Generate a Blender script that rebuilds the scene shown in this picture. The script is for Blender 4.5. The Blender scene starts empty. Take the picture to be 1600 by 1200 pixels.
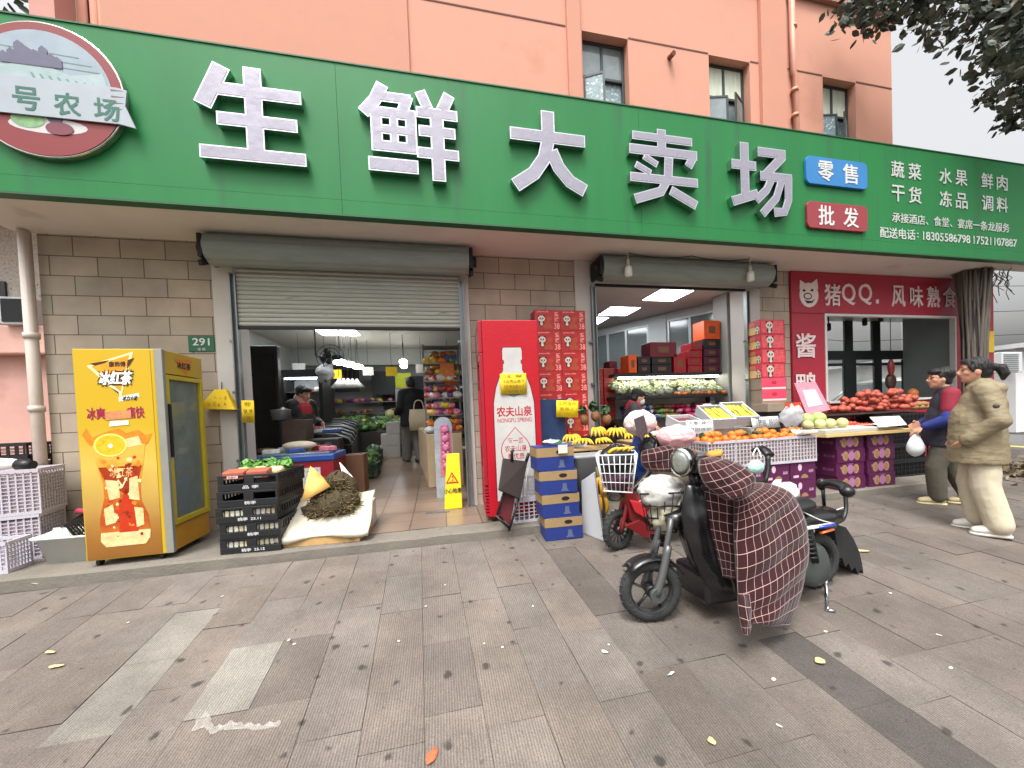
import bpy, bmesh, math, random
from mathutils import Vector, Matrix, noise
random.seed(7)
SC = bpy.context.scene
COL = SC.collection
V = Vector
R = math.radians

# ------------------------------------------------------------------ camera
CAM_POS = V((0, 0, 1.35))
CAM_M = ((0.973, -0.2257, -0.0402), (-0.0454, -0.0178, -0.9988), (0.2257, 0.9738, -0.0256))
FPX, CXP, CYP = 609.775, 831.605, 657.275
_x = V(CAM_M[0]).normalized(); _f = V(CAM_M[2]).normalized(); _up = _x.cross(_f).normalized(); _x = _f.cross(_up).normalized()
cam = bpy.data.cameras.new('camera'); camo = bpy.data.objects.new('camera', cam); COL.objects.link(camo)
mw = Matrix((_x, _up, -_f)).transposed().to_4x4(); mw.translation = CAM_POS
camo.matrix_world = mw
cam.sensor_width = 36; cam.lens = FPX/1600*36
cam.shift_x = -(CXP-800)/1600; cam.shift_y = (CYP-600)/1600
cam.clip_start = 0.05; cam.clip_end = 900
SC.camera = camo
# ------------------------------------------------------------------ light: overcast daylight
SUN_EL, SUN_AZ = R(64), R(205)
w = bpy.data.worlds.new('World'); SC.world = w; w.use_nodes = True
nt = w.node_tree; nt.nodes.clear()
sky = nt.nodes.new('ShaderNodeTexSky'); sky.sky_type = 'NISHITA'; sky.sun_disc = False
sky.sun_elevation = SUN_EL; sky.sun_rotation = SUN_AZ; sky.dust_density = 9; sky.air_density = 1.6; sky.ozone_density = 1.0
hs = nt.nodes.new('ShaderNodeHueSaturation'); hs.inputs['Saturation'].default_value = 0.12
bg = nt.nodes.new('ShaderNodeBackground'); bg.inputs['Strength'].default_value = 0.15
wo = nt.nodes.new('ShaderNodeOutputWorld')
nt.links.new(sky.outputs[0], hs.inputs['Color']); nt.links.new(hs.outputs[0], bg.inputs['Color']); nt.links.new(bg.outputs[0], wo.inputs[0])
sl = bpy.data.lights.new('sun', 'SUN'); sl.energy = 0.9; sl.angle = R(12); sl.color = (1, .97, .92)
so = bpy.data.objects.new('sun', sl); COL.objects.link(so)
sd = V((math.sin(SUN_AZ)*math.cos(SUN_EL), math.cos(SUN_AZ)*math.cos(SUN_EL), math.sin(SUN_EL)))
so.rotation_euler = sd.to_track_quat('Z', 'Y').to_euler(); so.location = (0, -4, 12)
SC.view_settings.view_transform = 'Standard'; SC.view_settings.look = 'None'; SC.view_settings.gamma = 1
SC.view_settings.exposure = 0.98
SC.render.engine = 'CYCLES'
SC.cycles.use_denoising = True
SC.cycles.max_bounces = 8; SC.cycles.transparent_max_bounces = 12
SC.cycles.sample_clamp_indirect = 4

# ------------------------------------------------------------------ measuring helpers (photo pixel -> point on a known plane)
def ray(px, py):
    a, b = (px-CXP)/FPX, (py-CYP)/FPX
    return V(CAM_M[0])*a + V(CAM_M[1])*b + V(CAM_M[2])
def at(px, py, Y):
    d = ray(px, py); return CAM_POS + d*(Y/d.y)
def onz(px, py, z):
    d = ray(px, py); return CAM_POS + d*((z-1.35)/d.z)
SLOPE = -0.09
CURB_Y = 4.15
STEP = 0.10
def gz(y): return SLOPE*(CURB_Y-y)
def gs(px, py):
    d = ray(px, py); t = (SLOPE*CURB_Y-1.35)/(d.z+SLOPE*d.y); return CAM_POS + d*t

# ------------------------------------------------------------------ materials
def lin(c):
    return tuple((v/12.92 if v <= .04045 else ((v+.055)/1.055)**2.4) for v in (x/255 for x in c)) + (1,)
_MC = {}
def mat(name, rgb, rough=.55, var=.15, scale=6, bump=0, metal=0, bscale=None, spec=.5, detail=4, coat=0, alpha=1, trans=0, emit=None, es=0, coord='Object', stretch=None, dirt=None, lin_in=False):
    if name in _MC: return _MC[name]
    m = bpy.data.materials.new(name); m.use_nodes = True; _MC[name] = m
    t = m.node_tree; L = t.links.new; p = t.nodes['Principled BSDF']
    c = rgb+(1,) if lin_in else lin(rgb)
    p.inputs['Base Color'].default_value = c; p.inputs['Roughness'].default_value = rough; p.inputs['Metallic'].default_value = metal
    p.inputs['Specular IOR Level'].default_value = spec; p.inputs['Coat Weight'].default_value = coat
    p.inputs['Alpha'].default_value = alpha; p.inputs['Transmission Weight'].default_value = trans
    if emit is not None:
        p.inputs['Emission Color'].default_value = lin(emit); p.inputs['Emission Strength'].default_value = es
    if var or bump:
        tc = t.nodes.new('ShaderNodeTexCoord'); src = tc.outputs[coord]
        if stretch:
            mp = t.nodes.new('ShaderNodeMapping'); mp.inputs['Scale'].default_value = stretch; L(src, mp.inputs['Vector']); src = mp.outputs[0]
        n = t.nodes.new('ShaderNodeTexNoise'); n.inputs['Scale'].default_value = scale; n.inputs['Detail'].default_value = detail; n.inputs['Roughness'].default_value = .65
        L(src, n.inputs['Vector'])
        if var:
            mr = t.nodes.new('ShaderNodeMapRange'); mr.inputs[1].default_value = .25; mr.inputs[2].default_value = .75
            mr.inputs[3].default_value = 1-var; mr.inputs[4].default_value = 1+var
            L(n.outputs[0], mr.inputs[0])
            mx = t.nodes.new('ShaderNodeVectorMath'); mx.operation = 'SCALE'; mx.inputs[0].default_value = c[:3]
            L(mr.outputs[0], mx.inputs['Scale']); out = mx.outputs[0]
            if dirt:   # a second larger stain layer: (rgb, scale, threshold)
                n2 = t.nodes.new('ShaderNodeTexNoise'); n2.inputs['Scale'].default_value = dirt[1]; n2.inputs['Detail'].default_value = 6; L(src, n2.inputs['Vector'])
                m2 = t.nodes.new('ShaderNodeMapRange'); m2.inputs[1].default_value = dirt[2]; m2.inputs[2].default_value = dirt[2]+.12; L(n2.outputs[0], m2.inputs[0])
                mm = t.nodes.new('ShaderNodeMix'); mm.data_type = 'RGBA'; L(m2.outputs[0], mm.inputs[0]); L(out, mm.inputs[6]); mm.inputs[7].default_value = lin(dirt[0]); out = mm.outputs[2]
            L(out, p.inputs['Base Color'])
            m3 = t.nodes.new('ShaderNodeMapRange'); m3.inputs[3].default_value = max(0, rough-.1); m3.inputs[4].default_value = min(1, rough+.1); L(n.outputs[0], m3.inputs[0]); L(m3.outputs[0], p.inputs['Roughness'])
        if bump:
            nb = n
            if bscale:
                nb = t.nodes.new('ShaderNodeTexNoise'); nb.inputs['Scale'].default_value = bscale; nb.inputs['Detail'].default_value = 5; L(src, nb.inputs['Vector'])
            b = t.nodes.new('ShaderNodeBump'); b.inputs['Strength'].default_value = min(1, bump); b.inputs['Distance'].default_value = .02; L(nb.outputs[0], b.inputs['Height']); L(b.outputs[0], p.inputs['Normal'])
    return m
def glass(name, tint=(200, 215, 215), alpha=.22, rough=.05):
    if name in _MC: return _MC[name]
    m = mat(name, tint, rough, var=0, spec=.6, alpha=alpha); return m
def facecol(name, rough=.6, var=.2, scale=9, bump=0, bscale=None, spec=.4):
    """takes its colour from the face attribute 'col' (many differently coloured pieces on one sheet)"""
    if name in _MC: return _MC[name]
    m = mat(name, (200, 200, 200), rough, var, scale, bump, bscale=bscale, spec=spec)
    t = m.node_tree; a = t.nodes.new('ShaderNodeAttribute'); a.attribute_name = 'col'
    for n in t.nodes:
        if n.type == 'VECT_MATH': t.links.new(a.outputs['Color'], n.inputs[0])
    if not var: t.links.new(a.outputs['Color'], t.nodes['Principled BSDF'].inputs['Base Color'])
    return m

# ------------------------------------------------------------------ mesh builder
def wm(o):
    m = o.matrix_basis.copy()
    while o.parent: o = o.parent; m = o.matrix_basis @ m
    return m
_TX = {}
def text_mesh(s, off):
    k = (s, off)
    if k not in _TX:
        cu = bpy.data.curves.new('txt', 'FONT'); cu.body = s; cu.size = 1; cu.resolution_u = 3; cu.offset = off; cu.fill_mode = 'FRONT'; cu.dimensions = '2D'
        o = bpy.data.objects.new('txt', cu); COL.objects.link(o)
        dg = bpy.context.evaluated_depsgraph_get(); me = bpy.data.meshes.new_from_object(o.evaluated_get(dg))
        vs = [v.co.copy() for v in me.vertices]; fs = [tuple(p.vertices) for p in me.polygons]
        bpy.data.objects.remove(o); bpy.data.curves.remove(cu); bpy.data.meshes.remove(me)
        _TX[k] = (vs, fs)
    return _TX[k]

class MB:
    def __init__(s): s.b = bmesh.new(); s.M = Matrix(); s.mi = 0; s.uv = None; s.cl = None
    def v(s, p): return s.b.verts.new(s.M @ V(p))
    def f(s, vs, sm=False):
        try:
            f = s.b.faces.new(vs); f.material_index = s.mi; f.smooth = sm; return f
        except ValueError: return None
    def quad(s, *ps): return s.f([s.v(p) for p in ps])
    def bb(s, x0, x1, y0, y1, z0, z1):
        q = [s.v(p) for p in ((x0, y0, z0), (x1, y0, z0), (x1, y1, z0), (x0, y1, z0), (x0, y0, z1), (x1, y0, z1), (x1, y1, z1), (x0, y1, z1))]
        for i in ((3, 2, 1, 0), (4, 5, 6, 7), (0, 1, 5, 4), (1, 2, 6, 5), (2, 3, 7, 6), (3, 0, 4, 7)): s.f([q[k] for k in i])
        return s
    def box(s, c, d, rot=None):
        m0 = s.M; s.M = s.M @ Matrix.Translation(c) @ (rot.to_4x4() if rot else Matrix()); s.bb(-d[0]/2, d[0]/2, -d[1]/2, d[1]/2, -d[2]/2, d[2]/2); s.M = m0; return s
    def hexa(s, bot, top):
        q = [s.v(p) for p in list(bot)+list(top)]; n = len(bot)
        s.f(q[:n][::-1]); s.f(q[n:])
        for i in range(n): s.f([q[i], q[(i+1) % n], q[n+(i+1) % n], q[n+i]])
        return s
    def rings(s, rs, closed=True, cap=True, sm=True, uvs=None):
        rr = [[s.v(p) for p in r] for r in rs]; n = len(rr[0])
        for a in range(len(rr)-1):
            for i in range(n if closed else n-1):
                j = (i+1) % n; s.f([rr[a][i], rr[a][j], rr[a+1][j], rr[a+1][i]], sm)
        if cap and closed: s.f(rr[0][::-1]); s.f(rr[-1])
        return s
    def tube(s, pts, r, n=8, cap=True, sm=True, flat=1.0):
        pts = [V(p) for p in pts]; rad = r if isinstance(r, (list, tuple)) else [r]*len(pts)
        ref = None; rs = []
        for i, p in enumerate(pts):
            d = (pts[min(i+1, len(pts)-1)]-pts[max(i-1, 0)]).normalized()
            if ref is None:
                ref = V((0, 0, 1)) if abs(d.z) < .9 else V((1, 0, 0))
            a = (ref - d*ref.dot(d)).normalized(); ref = a; c = d.cross(a)
            rs.append([p + a*(rad[i]*flat*math.cos(2*math.pi*k/n)) + c*(rad[i]*math.sin(2*math.pi*k/n)) for k in range(n)])
        return s.rings(rs, True, cap, sm)
    def cyl(s, p0, p1, r0, r1=None, n=16, sm=True): return s.tube([p0, p1], [r0, r0 if r1 is None else r1], n, True, sm)
    def lathe(s, prof, n=24, c=(0, 0, 0), sm=True, axis='z', cap=True):
        rs = []
        for r, h in prof:
            ring = []
            for k in range(n):
                a = 2*math.pi*k/n; u, w_ = r*math.cos(a), r*math.sin(a)
                ring.append(V(c) + (V((u, w_, h)) if axis == 'z' else V((u, h, w_)) if axis == 'y' else V((h, u, w_))))
            rs.append(ring)
        if axis == 'y': rs = [r[::-1] for r in rs]
        return s.rings(rs, True, cap, sm)
    def ell(s, c, r, nu=12, nv=8, rot=None):
        m0 = s.M; s.M = s.M @ Matrix.Translation(c) @ (rot.to_4x4() if rot else Matrix())
        if not isinstance(r, (tuple, list)): r = (r, r, r)
        rs = []
        for j in range(nv+1):
            t = math.pi*(j/nv) ; t = max(.02, min(math.pi-.02, t))
            rs.append([(r[0]*math.sin(t)*math.cos(2*math.pi*k/nu), r[1]*math.sin(t)*math.sin(2*math.pi*k/nu), -r[2]*math.cos(t)) for k in range(nu)])
        s.rings(rs, True, True, True); s.M = m0; return s
    def prism(s, pts, O, U, W, t0, t1):
        """polygon pts (u,w) in the plane O+u*U+w*W, extruded along U x W from t0 to t1"""
        O, U, W = V(O), V(U), V(W); N = U.cross(W).normalized()
        a = [s.v(O+U*u+W*w_+N*t0) for u, w_ in pts]; b = [s.v(O+U*u+W*w_+N*t1) for u, w_ in pts]; n = len(pts)
        s.f(b); s.f(a[::-1])
        for i in range(n): s.f([a[i], a[(i+1) % n], b[(i+1) % n], b[i]])
        return s
    def text(s, t, O, U, W, w, h, ext=0.0, off=0.0, sidemat=None, lift=0.0, shear=0.0):
        """text t stretched into a w x h box centred at O in plane U,W (outward = U x W)"""
        if off > .011:   # heavier weight: overlaid copies a hair apart, never coplanar
            hh = h if h is not None else w*.5/max(1, len(t)*.5); b = off*min(hh, (w or hh))*1.0
            for k, (du, dw) in enumerate(((-b, -b), (b, b), (-b, b), (b, -b), (0, 0))):
                s.text(t, V(O)+V(U).normalized()*du+V(W).normalized()*dw, U, W, None if w is None else w-2*b, None if h is None else h-2*b, ext, 0, sidemat, lift+k*.00015, shear)
            return s
        vs, fs = text_mesh(t, off)
        if not vs: return s
        x0 = min(p.x for p in vs); x1 = max(p.x for p in vs); y0 = min(p.y for p in vs); y1 = max(p.y for p in vs)
        O, U, W = V(O), V(U).normalized(), V(W).normalized(); N = U.cross(W).normalized()
        if w is None: w = h*(x1-x0)/max(1e-6, y1-y0)
        if h is None: h = w*(y1-y0)/max(1e-6, x1-x0)
        def P(p, d):
            a, b = ((p.x-x0)/max(1e-6, x1-x0)-.5)*w, ((p.y-y0)/max(1e-6, y1-y0)-.5)*h
            return O+U*(a+shear*b)+W*b+N*d
        top = [s.v(P(p, ext+lift)) for p in vs]
        for f in fs: s.f([top[i] for i in f])
        if ext > 0:
            cnt = {}
            for f in fs:
                for i in range(len(f)):
                    a, b = f[i], f[(i+1) % len(f)]
                    if (b, a) in cnt: cnt.pop((b, a))
                    else: cnt[(a, b)] = 1
            bot = {}
            mi = s.mi
            if sidemat is not None: s.mi = sidemat
            for a, b in cnt:
                for i in (a, b):
                    if i not in bot: bot[i] = s.v(P(vs[i], lift))
                s.f([top[b], top[a], bot[a], bot[b]])
            s.mi = mi
        return s
    def build(s, name, mats, parent=None, bevel=0, seg=2, subsurf=0, remesh=0, smooth_it=0, auto=True, kind=None):
        me = bpy.data.meshes.new(name)
        if parent is not None: s.b.transform(wm(parent).inverted())
        s.b.normal_update(); s.b.to_mesh(me); s.b.free()
        for m in (mats if isinstance(mats, (list, tuple)) else [mats]): me.materials.append(m)
        o = bpy.data.objects.new(name, me); COL.objects.link(o); o.parent = parent
        if remesh:
            md = o.modifiers.new('r', 'REMESH'); md.mode = 'VOXEL'; md.voxel_size = remesh; md.use_smooth_shade = True
            if smooth_it: m2 = o.modifiers.new('s', 'SMOOTH'); m2.iterations = smooth_it; m2.factor = .5
        if bevel: md = o.modifiers.new('b', 'BEVEL'); md.width = bevel; md.segments = seg; md.limit_method = 'ANGLE'; md.angle_limit = R(40)
        if subsurf: md = o.modifiers.new('u', 'SUBSURF'); md.levels = subsurf; md.render_levels = subsurf
        if kind: o['kind'] = kind
        return o
def tag(o, label, cat, group=None):
    o['label'] = label; o['category'] = cat
    if group: o['group'] = group
    return o
def thing(name, label, cat, loc=(0, 0, 0), rz=0, group=None):
    o = bpy.data.objects.new(name, None); COL.objects.link(o); o.empty_display_size = .1
    o.location = loc; o.rotation_euler = (0, 0, rz)
    return tag(o, label, cat, group)
def dup(root, loc=None, rz=None, label=None, scale=None):
    def cp(o, parent):
        c = o.copy(); COL.objects.link(c); c.parent = parent
        for ch in list(o.children): cp(ch, c)
        return c
    r = cp(root, None)
    if loc is not None: r.location = loc
    if rz is not None: r.rotation_euler = (0, 0, rz)
    if label: r['label'] = label
    if scale: r.scale = scale
    return r
X3, Y3, Z3 = V((1, 0, 0)), V((0, 1, 0)), V((0, 0, 1))
def smoothpath(pts, n=4):
    """Catmull-Rom through pts"""
    pts = [V(p) for p in pts]; out = []
    for i in range(len(pts)-1):
        p0, p1, p2, p3 = pts[max(i-1, 0)], pts[i], pts[i+1], pts[min(i+2, len(pts)-1)]
        for k in range(n):
            t = k/n; out.append(.5*((2*p1)+(p2-p0)*t+(2*p0-5*p1+4*p2-p3)*t*t+(3*p1-p0-3*p2+p3)*t**3))
    out.append(pts[-1]); return out
# shared materials
WHITE = mat('white_paint', (196, 194, 188), .6, .06, 3)
WHITEP = mat('white_plastic', (194, 195, 199), .4, .06, 5)
BLACKP = mat('black_plastic', (24, 25, 26), .45, .2, 8)
CHROME = mat('chrome', (210, 212, 215), .12, .05, 6, metal=1)
STEEL = mat('galvanised_steel', (135, 140, 140), .4, .15, 5, metal=.7)
DARK = mat('dark_metal', (36, 38, 40), .5, .15, 6, metal=.4)
INKW = mat('white_lettering', (204, 204, 202), .5, .03)
INKB = mat('black_ink', (22, 22, 24), .6, .05)
INKR = mat('red_ink', (170, 24, 30), .5, .05)
PAPERY = mat('yellow_paper', (214, 180, 24), .8, .05, 9)
PAPERW = mat('white_paper', (200, 198, 192), .8, .05, 9)
# ------------------------------------------------------------------ ground
def brickmat(name, c1, c2, mo, bw, rh, ms, axes='xz', rough=.7, offs=.5, bump=.3, var=.12, nscale=5, shift=(0, 0), spec=.4):
    m = mat(name, c1, rough, 0, spec=spec); t = m.node_tree; L = t.links.new; p = t.nodes['Principled BSDF']
    tc = t.nodes.new('ShaderNodeTexCoord'); sx = t.nodes.new('ShaderNodeSeparateXYZ'); cb = t.nodes.new('ShaderNodeCombineXYZ')
    L(tc.outputs['Object'], sx.inputs[0])
    for i, a in enumerate(axes):
        ad = t.nodes.new('ShaderNodeMath'); ad.operation = 'ADD'; ad.inputs[1].default_value = shift[i]
        L(sx.outputs['xyz'.index(a)], ad.inputs[0]); L(ad.outputs[0], cb.inputs[i])
    b = t.nodes.new('ShaderNodeTexBrick'); b.offset = offs; b.inputs['Scale'].default_value = 1
    b.inputs['Brick Width'].default_value = bw; b.inputs['Row Height'].default_value = rh; b.inputs['Mortar Size'].default_value = ms; b.inputs['Mortar Smooth'].default_value = .15
    b.inputs['Color1'].default_value = lin(c1); b.inputs['Color2'].default_value = lin(c2); b.inputs['Mortar'].default_value = lin(mo)
    L(cb.outputs[0], b.inputs['Vector'])
    n = t.nodes.new('ShaderNodeTexNoise'); n.inputs['Scale'].default_value = nscale; n.inputs['Detail'].default_value = 6; L(tc.outputs['Object'], n.inputs['Vector'])
    mr = t.nodes.new('ShaderNodeMapRange'); mr.inputs[1].default_value = .3; mr.inputs[2].default_value = .7; mr.inputs[3].default_value = 1-var; mr.inputs[4].default_value = 1+var; L(n.outputs[0], mr.inputs[0])
    mx = t.nodes.new('ShaderNodeVectorMath'); mx.operation = 'SCALE'; L(b.outputs['Color'], mx.inputs[0]); L(mr.outputs[0], mx.inputs['Scale']); L(mx.outputs[0], p.inputs['Base Color'])
    bp = t.nodes.new('ShaderNodeBump'); bp.inputs['Strength'].default_value = bump; bp.inputs['Distance'].default_value = .01; bp.invert = True; L(b.outputs['Fac'], bp.inputs['Height'])
    b2 = t.nodes.new('ShaderNodeBump'); b2.inputs['Strength'].default_value = .15; b2.inputs['Distance'].default_value = .01; L(n.outputs[0], b2.inputs['Height']); L(bp.outputs[0], b2.inputs['Normal']); L(b2.outputs[0], p.inputs['Normal'])
    return m

def paver_mat():
    m = facecol('paving_stone', .82, .22, 3.0, 0, spec=.25); t = m.node_tree; L = t.links.new; p = t.nodes['Principled BSDF']
    tc = t.nodes.new('ShaderNodeTexCoord')
    # combed stripes along the length of each slab
    mp = t.nodes.new('ShaderNodeMapping'); mp.inputs['Scale'].default_value = (1, .07, 1); L(tc.outputs['Object'], mp.inputs['Vector'])
    wv = t.nodes.new('ShaderNodeTexWave'); wv.wave_type = 'BANDS'; wv.bands_direction = 'X'; wv.inputs['Scale'].default_value = 22; wv.inputs['Distortion'].default_value = 2.2; wv.inputs['Detail'].default_value = 3; wv.inputs['Detail Scale'].default_value = 6
    L(mp.outputs[0], wv.inputs['Vector'])
    fine = t.nodes.new('ShaderNodeTexNoise'); fine.inputs['Scale'].default_value = 150; fine.inputs['Detail'].default_value = 3; L(tc.outputs['Object'], fine.inputs['Vector'])
    old = p.inputs['Base Color'].links[0].from_socket
    r1 = t.nodes.new('ShaderNodeMapRange'); r1.inputs[3].default_value = .78; r1.inputs[4].default_value = 1.2; L(wv.outputs['Fac'], r1.inputs[0])
    r2 = t.nodes.new('ShaderNodeMapRange'); r2.inputs[1].default_value = .3; r2.inputs[2].default_value = .7; r2.inputs[3].default_value = .72; r2.inputs[4].default_value = 1.25; L(fine.outputs[0], r2.inputs[0])
    mu = t.nodes.new('ShaderNodeMath'); mu.operation = 'MULTIPLY'; L(r1.outputs[0], mu.inputs[0]); L(r2.outputs[0], mu.inputs[1])
    s1 = t.nodes.new('ShaderNodeVectorMath'); s1.operation = 'SCALE'; L(old, s1.inputs[0]); L(mu.outputs[0], s1.inputs['Scale'])
    # dark gum and oil spots
    vo = t.nodes.new('ShaderNodeTexVoronoi'); vo.voronoi_dimensions = '2D'; vo.inputs['Scale'].default_value = 4.6; vo.inputs['Randomness'].default_value = 1
    wn = t.nodes.new('ShaderNodeTexNoise'); wn.inputs['Scale'].default_value = 14; L(tc.outputs['Object'], wn.inputs['Vector'])
    av = t.nodes.new('ShaderNodeMix'); av.data_type = 'VECTOR'; av.inputs[0].default_value = .06; L(tc.outputs['Object'], av.inputs[4]); L(wn.outputs['Color'], av.inputs[5]); L(av.outputs[1], vo.inputs['Vector'])
    sepc = t.nodes.new('ShaderNodeSeparateColor'); L(vo.outputs['Color'], sepc.inputs[0])
    rad = t.nodes.new('ShaderNodeMapRange'); rad.inputs[1].default_value = .35; rad.inputs[2].default_value = 1; rad.inputs[3].default_value = 0; rad.inputs[4].default_value = .125; L(sepc.outputs[0], rad.inputs[0])
    lt = t.nodes.new('ShaderNodeMath'); lt.operation = 'SUBTRACT'; L(rad.outputs[0], lt.inputs[0]); L(vo.outputs['Distance'], lt.inputs[1])
    st = t.nodes.new('ShaderNodeMapRange'); st.inputs[1].default_value = -.02; st.inputs[2].default_value = .05; st.inputs[3].default_value = 0; st.inputs[4].default_value = .78; L(lt.outputs[0], st.inputs[0])
    mm = t.nodes.new('ShaderNodeMix'); mm.data_type = 'RGBA'; L(st.outputs[0], mm.inputs[0]); L(s1.outputs[0], mm.inputs[6]); mm.inputs[7].default_value = (.028, .026, .024, 1)
    # broad grime
    gn = t.nodes.new('ShaderNodeTexNoise'); gn.inputs['Scale'].default_value = .9; gn.inputs['Detail'].default_value = 5; L(tc.outputs['Object'], gn.inputs['Vector'])
    gr = t.nodes.new('ShaderNodeMapRange'); gr.inputs[1].default_value = .3; gr.inputs[2].default_value = .7; gr.inputs[3].default_value = .72; gr.inputs[4].default_value = 1.18; L(gn.outputs[0], gr.inputs[0])
    s2 = t.nodes.new('ShaderNodeVectorMath'); s2.operation = 'SCALE'; L(mm.outputs[2], s2.inputs[0]); L(gr.outputs[0], s2.inputs['Scale']); L(s2.outputs[0], p.inputs['Base Color'])
    b = t.nodes.new('ShaderNodeBump'); b.inputs['Strength'].default_value = .35; b.inputs['Distance'].default_value = .006; L(mu.outputs[0], b.inputs['Height']); L(b.outputs[0], p.inputs['Normal'])
    return m
def setcol(me, cols):
    a = me.attributes.new('col', 'FLOAT_COLOR', 'FACE')
    for i, c in enumerate(cols): a.data[i].color = (c[0], c[1], c[2], 1)

def pavement():
    rnd = random.Random(11); mb = MB(); cols = []
    def slab(x0, x1, y0, y1, c, dz):
        g = .0012
        z0, z1 = gz(max(-9, y0)) if y0 < CURB_Y else 0, gz(y1) if y1 < CURB_Y else 0
        t = rnd.uniform(-.0025, .0025)
        q = [(x0+g, y0+g, z0+dz+t), (x1-g, y0+g, z0+dz-t), (x1-g, y1-g, z1+dz), (x0+g, y1-g, z1+dz)]
        q = [(px-.05*(py-2.3), py, pz) for px, py, pz in q]
        a = [mb.v(p) for p in q]; b_ = [mb.v((p[0], p[1], p[2]-.05)) for p in q]
        mb.f(a); cols.append(c)
        for i in range(4): mb.f([a[(i+1) % 4], a[i], b_[i], b_[(i+1) % 4]]); cols.append((c[0]*.5, c[1]*.5, c[2]*.5))
    base = (.158, .136, .119); W = .297; k0 = -28
    for k in range(k0, 52):
        x = -1.95+W*k; x1 = x+W; xm = (x+x1)/2; off = 0 if k in (0, 2) else -.22 if k == 13 else rnd.choice((.28, .28, .0, .14))
        top = CURB_Y-.012 if xm < 7.3 else 9.0; y = 2.32-.56*14+off
        while y < top:
            y1 = min(top, y+.56)
            if top-y1 < .12: y1 = top
            v = rnd.uniform(.92, 1.07); tint = rnd.uniform(-.015, .04)
            if rnd.random() < .07: v *= .82
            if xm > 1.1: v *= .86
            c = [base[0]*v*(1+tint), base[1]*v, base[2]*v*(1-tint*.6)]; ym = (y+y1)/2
            if k == 0 and 2.3 < ym < 3.45: c = [.205, .19, .165]
            if k == 2 and 2.3 < ym < 2.9: c = [.212, .197, .172]
            if k == 13 and .9 < ym < 2.15: c = [.072, .064, .058]
            if k == 12 and rnd.random() < .2: c = [.115, .1, .09]
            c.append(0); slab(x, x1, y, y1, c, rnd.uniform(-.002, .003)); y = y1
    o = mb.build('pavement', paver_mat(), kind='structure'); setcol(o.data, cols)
    return o
pavement()
mb = MB(); ASPH = mat('asphalt', (98, 97, 95), .9, .15, 3, .3, bscale=90); DIRT = mat('dark_grout', (52, 47, 42), .95, .2, 6)
ys = [-400, -9, CURB_Y, 420]
for i in range(3):
    z0, z1 = [gz(max(-9, min(CURB_Y, y)))-.022 for y in (ys[i], ys[i+1])]
    mb.quad((-400, ys[i], z0), (420, ys[i], z0), (420, ys[i+1], z1), (-400, ys[i+1], z1))
mb.build('ground', DIRT, kind='structure')
mb = MB(); mb.quad((13.1, -60, -.012), (17.6, -60, -.012), (17.6, 200, -.012), (13.1, 200, -.012)); mb.build('road', ASPH, kind='structure')
mb = MB(); YLINE = mat('yellow_road_paint', (222, 190, 90), .8, .2, 6)
for y0 in range(0, 60, 4): mb.quad((13.6, y0, -.006), (13.85, y0, -.006), (13.85, y0+3.9, -.006), (13.6, y0+3.9, -.006))
mb.build('road_marking', YLINE, kind='structure')
# concrete step in front of the shops and tiled threshold
CONC = mat('concrete', (112, 106, 97), .9, .22, 2.5, .35, bscale=40, dirt=((88, 82, 72), 1.3, .55))
def step():
    mb = MB(); n = 60; xs = [-9+(16.3)*i/n for i in range(n+1)]; prof = []
    rnd = random.Random(3)
    rs = []
    for x in xs:
        wob = rnd.uniform(-.012, .012)+.08*max(0, min(1, (-1.8-x)/2)); h = STEP+rnd.uniform(-.004, .003)
        rs.append([(x, 4.15+wob, -.03), (x, 4.155+wob, h-.02), (x, 4.175+wob, h), (x, 4.36+wob, h+.002), (x, 5.3, STEP), (x, 5.62, STEP)])
    mb.rings(rs, closed=False, cap=False, sm=False)
    for f in mb.b.faces: f.normal_flip()
    return mb.build('kerb', CONC, kind='structure')
step()
TILE = brickmat('floor_tile', (128, 108, 94), (118, 101, 89), (70, 60, 52), .4, .4, .006, 'xy', .3, 0, .2, .22, 2.2)
FLZ = lambda y: STEP+.004+max(0, min(y, 9.2)-5.3)*.1
mb = MB()
for a, b in ((4.42, 5.3),): mb.quad((-.95, a, STEP+.006), (.55, a, STEP+.006), (2.2, b, STEP+.006), (-2.25, b, STEP+.006))
for a, b in ((5.3, 9.2), (9.2, 14.6)): mb.quad((-4.4, a, FLZ(a)), (7.8, a, FLZ(a)), (7.8, b, FLZ(b)), (-4.4, b, FLZ(b)))
mb.build('shop_floor', TILE, kind='structure')

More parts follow.
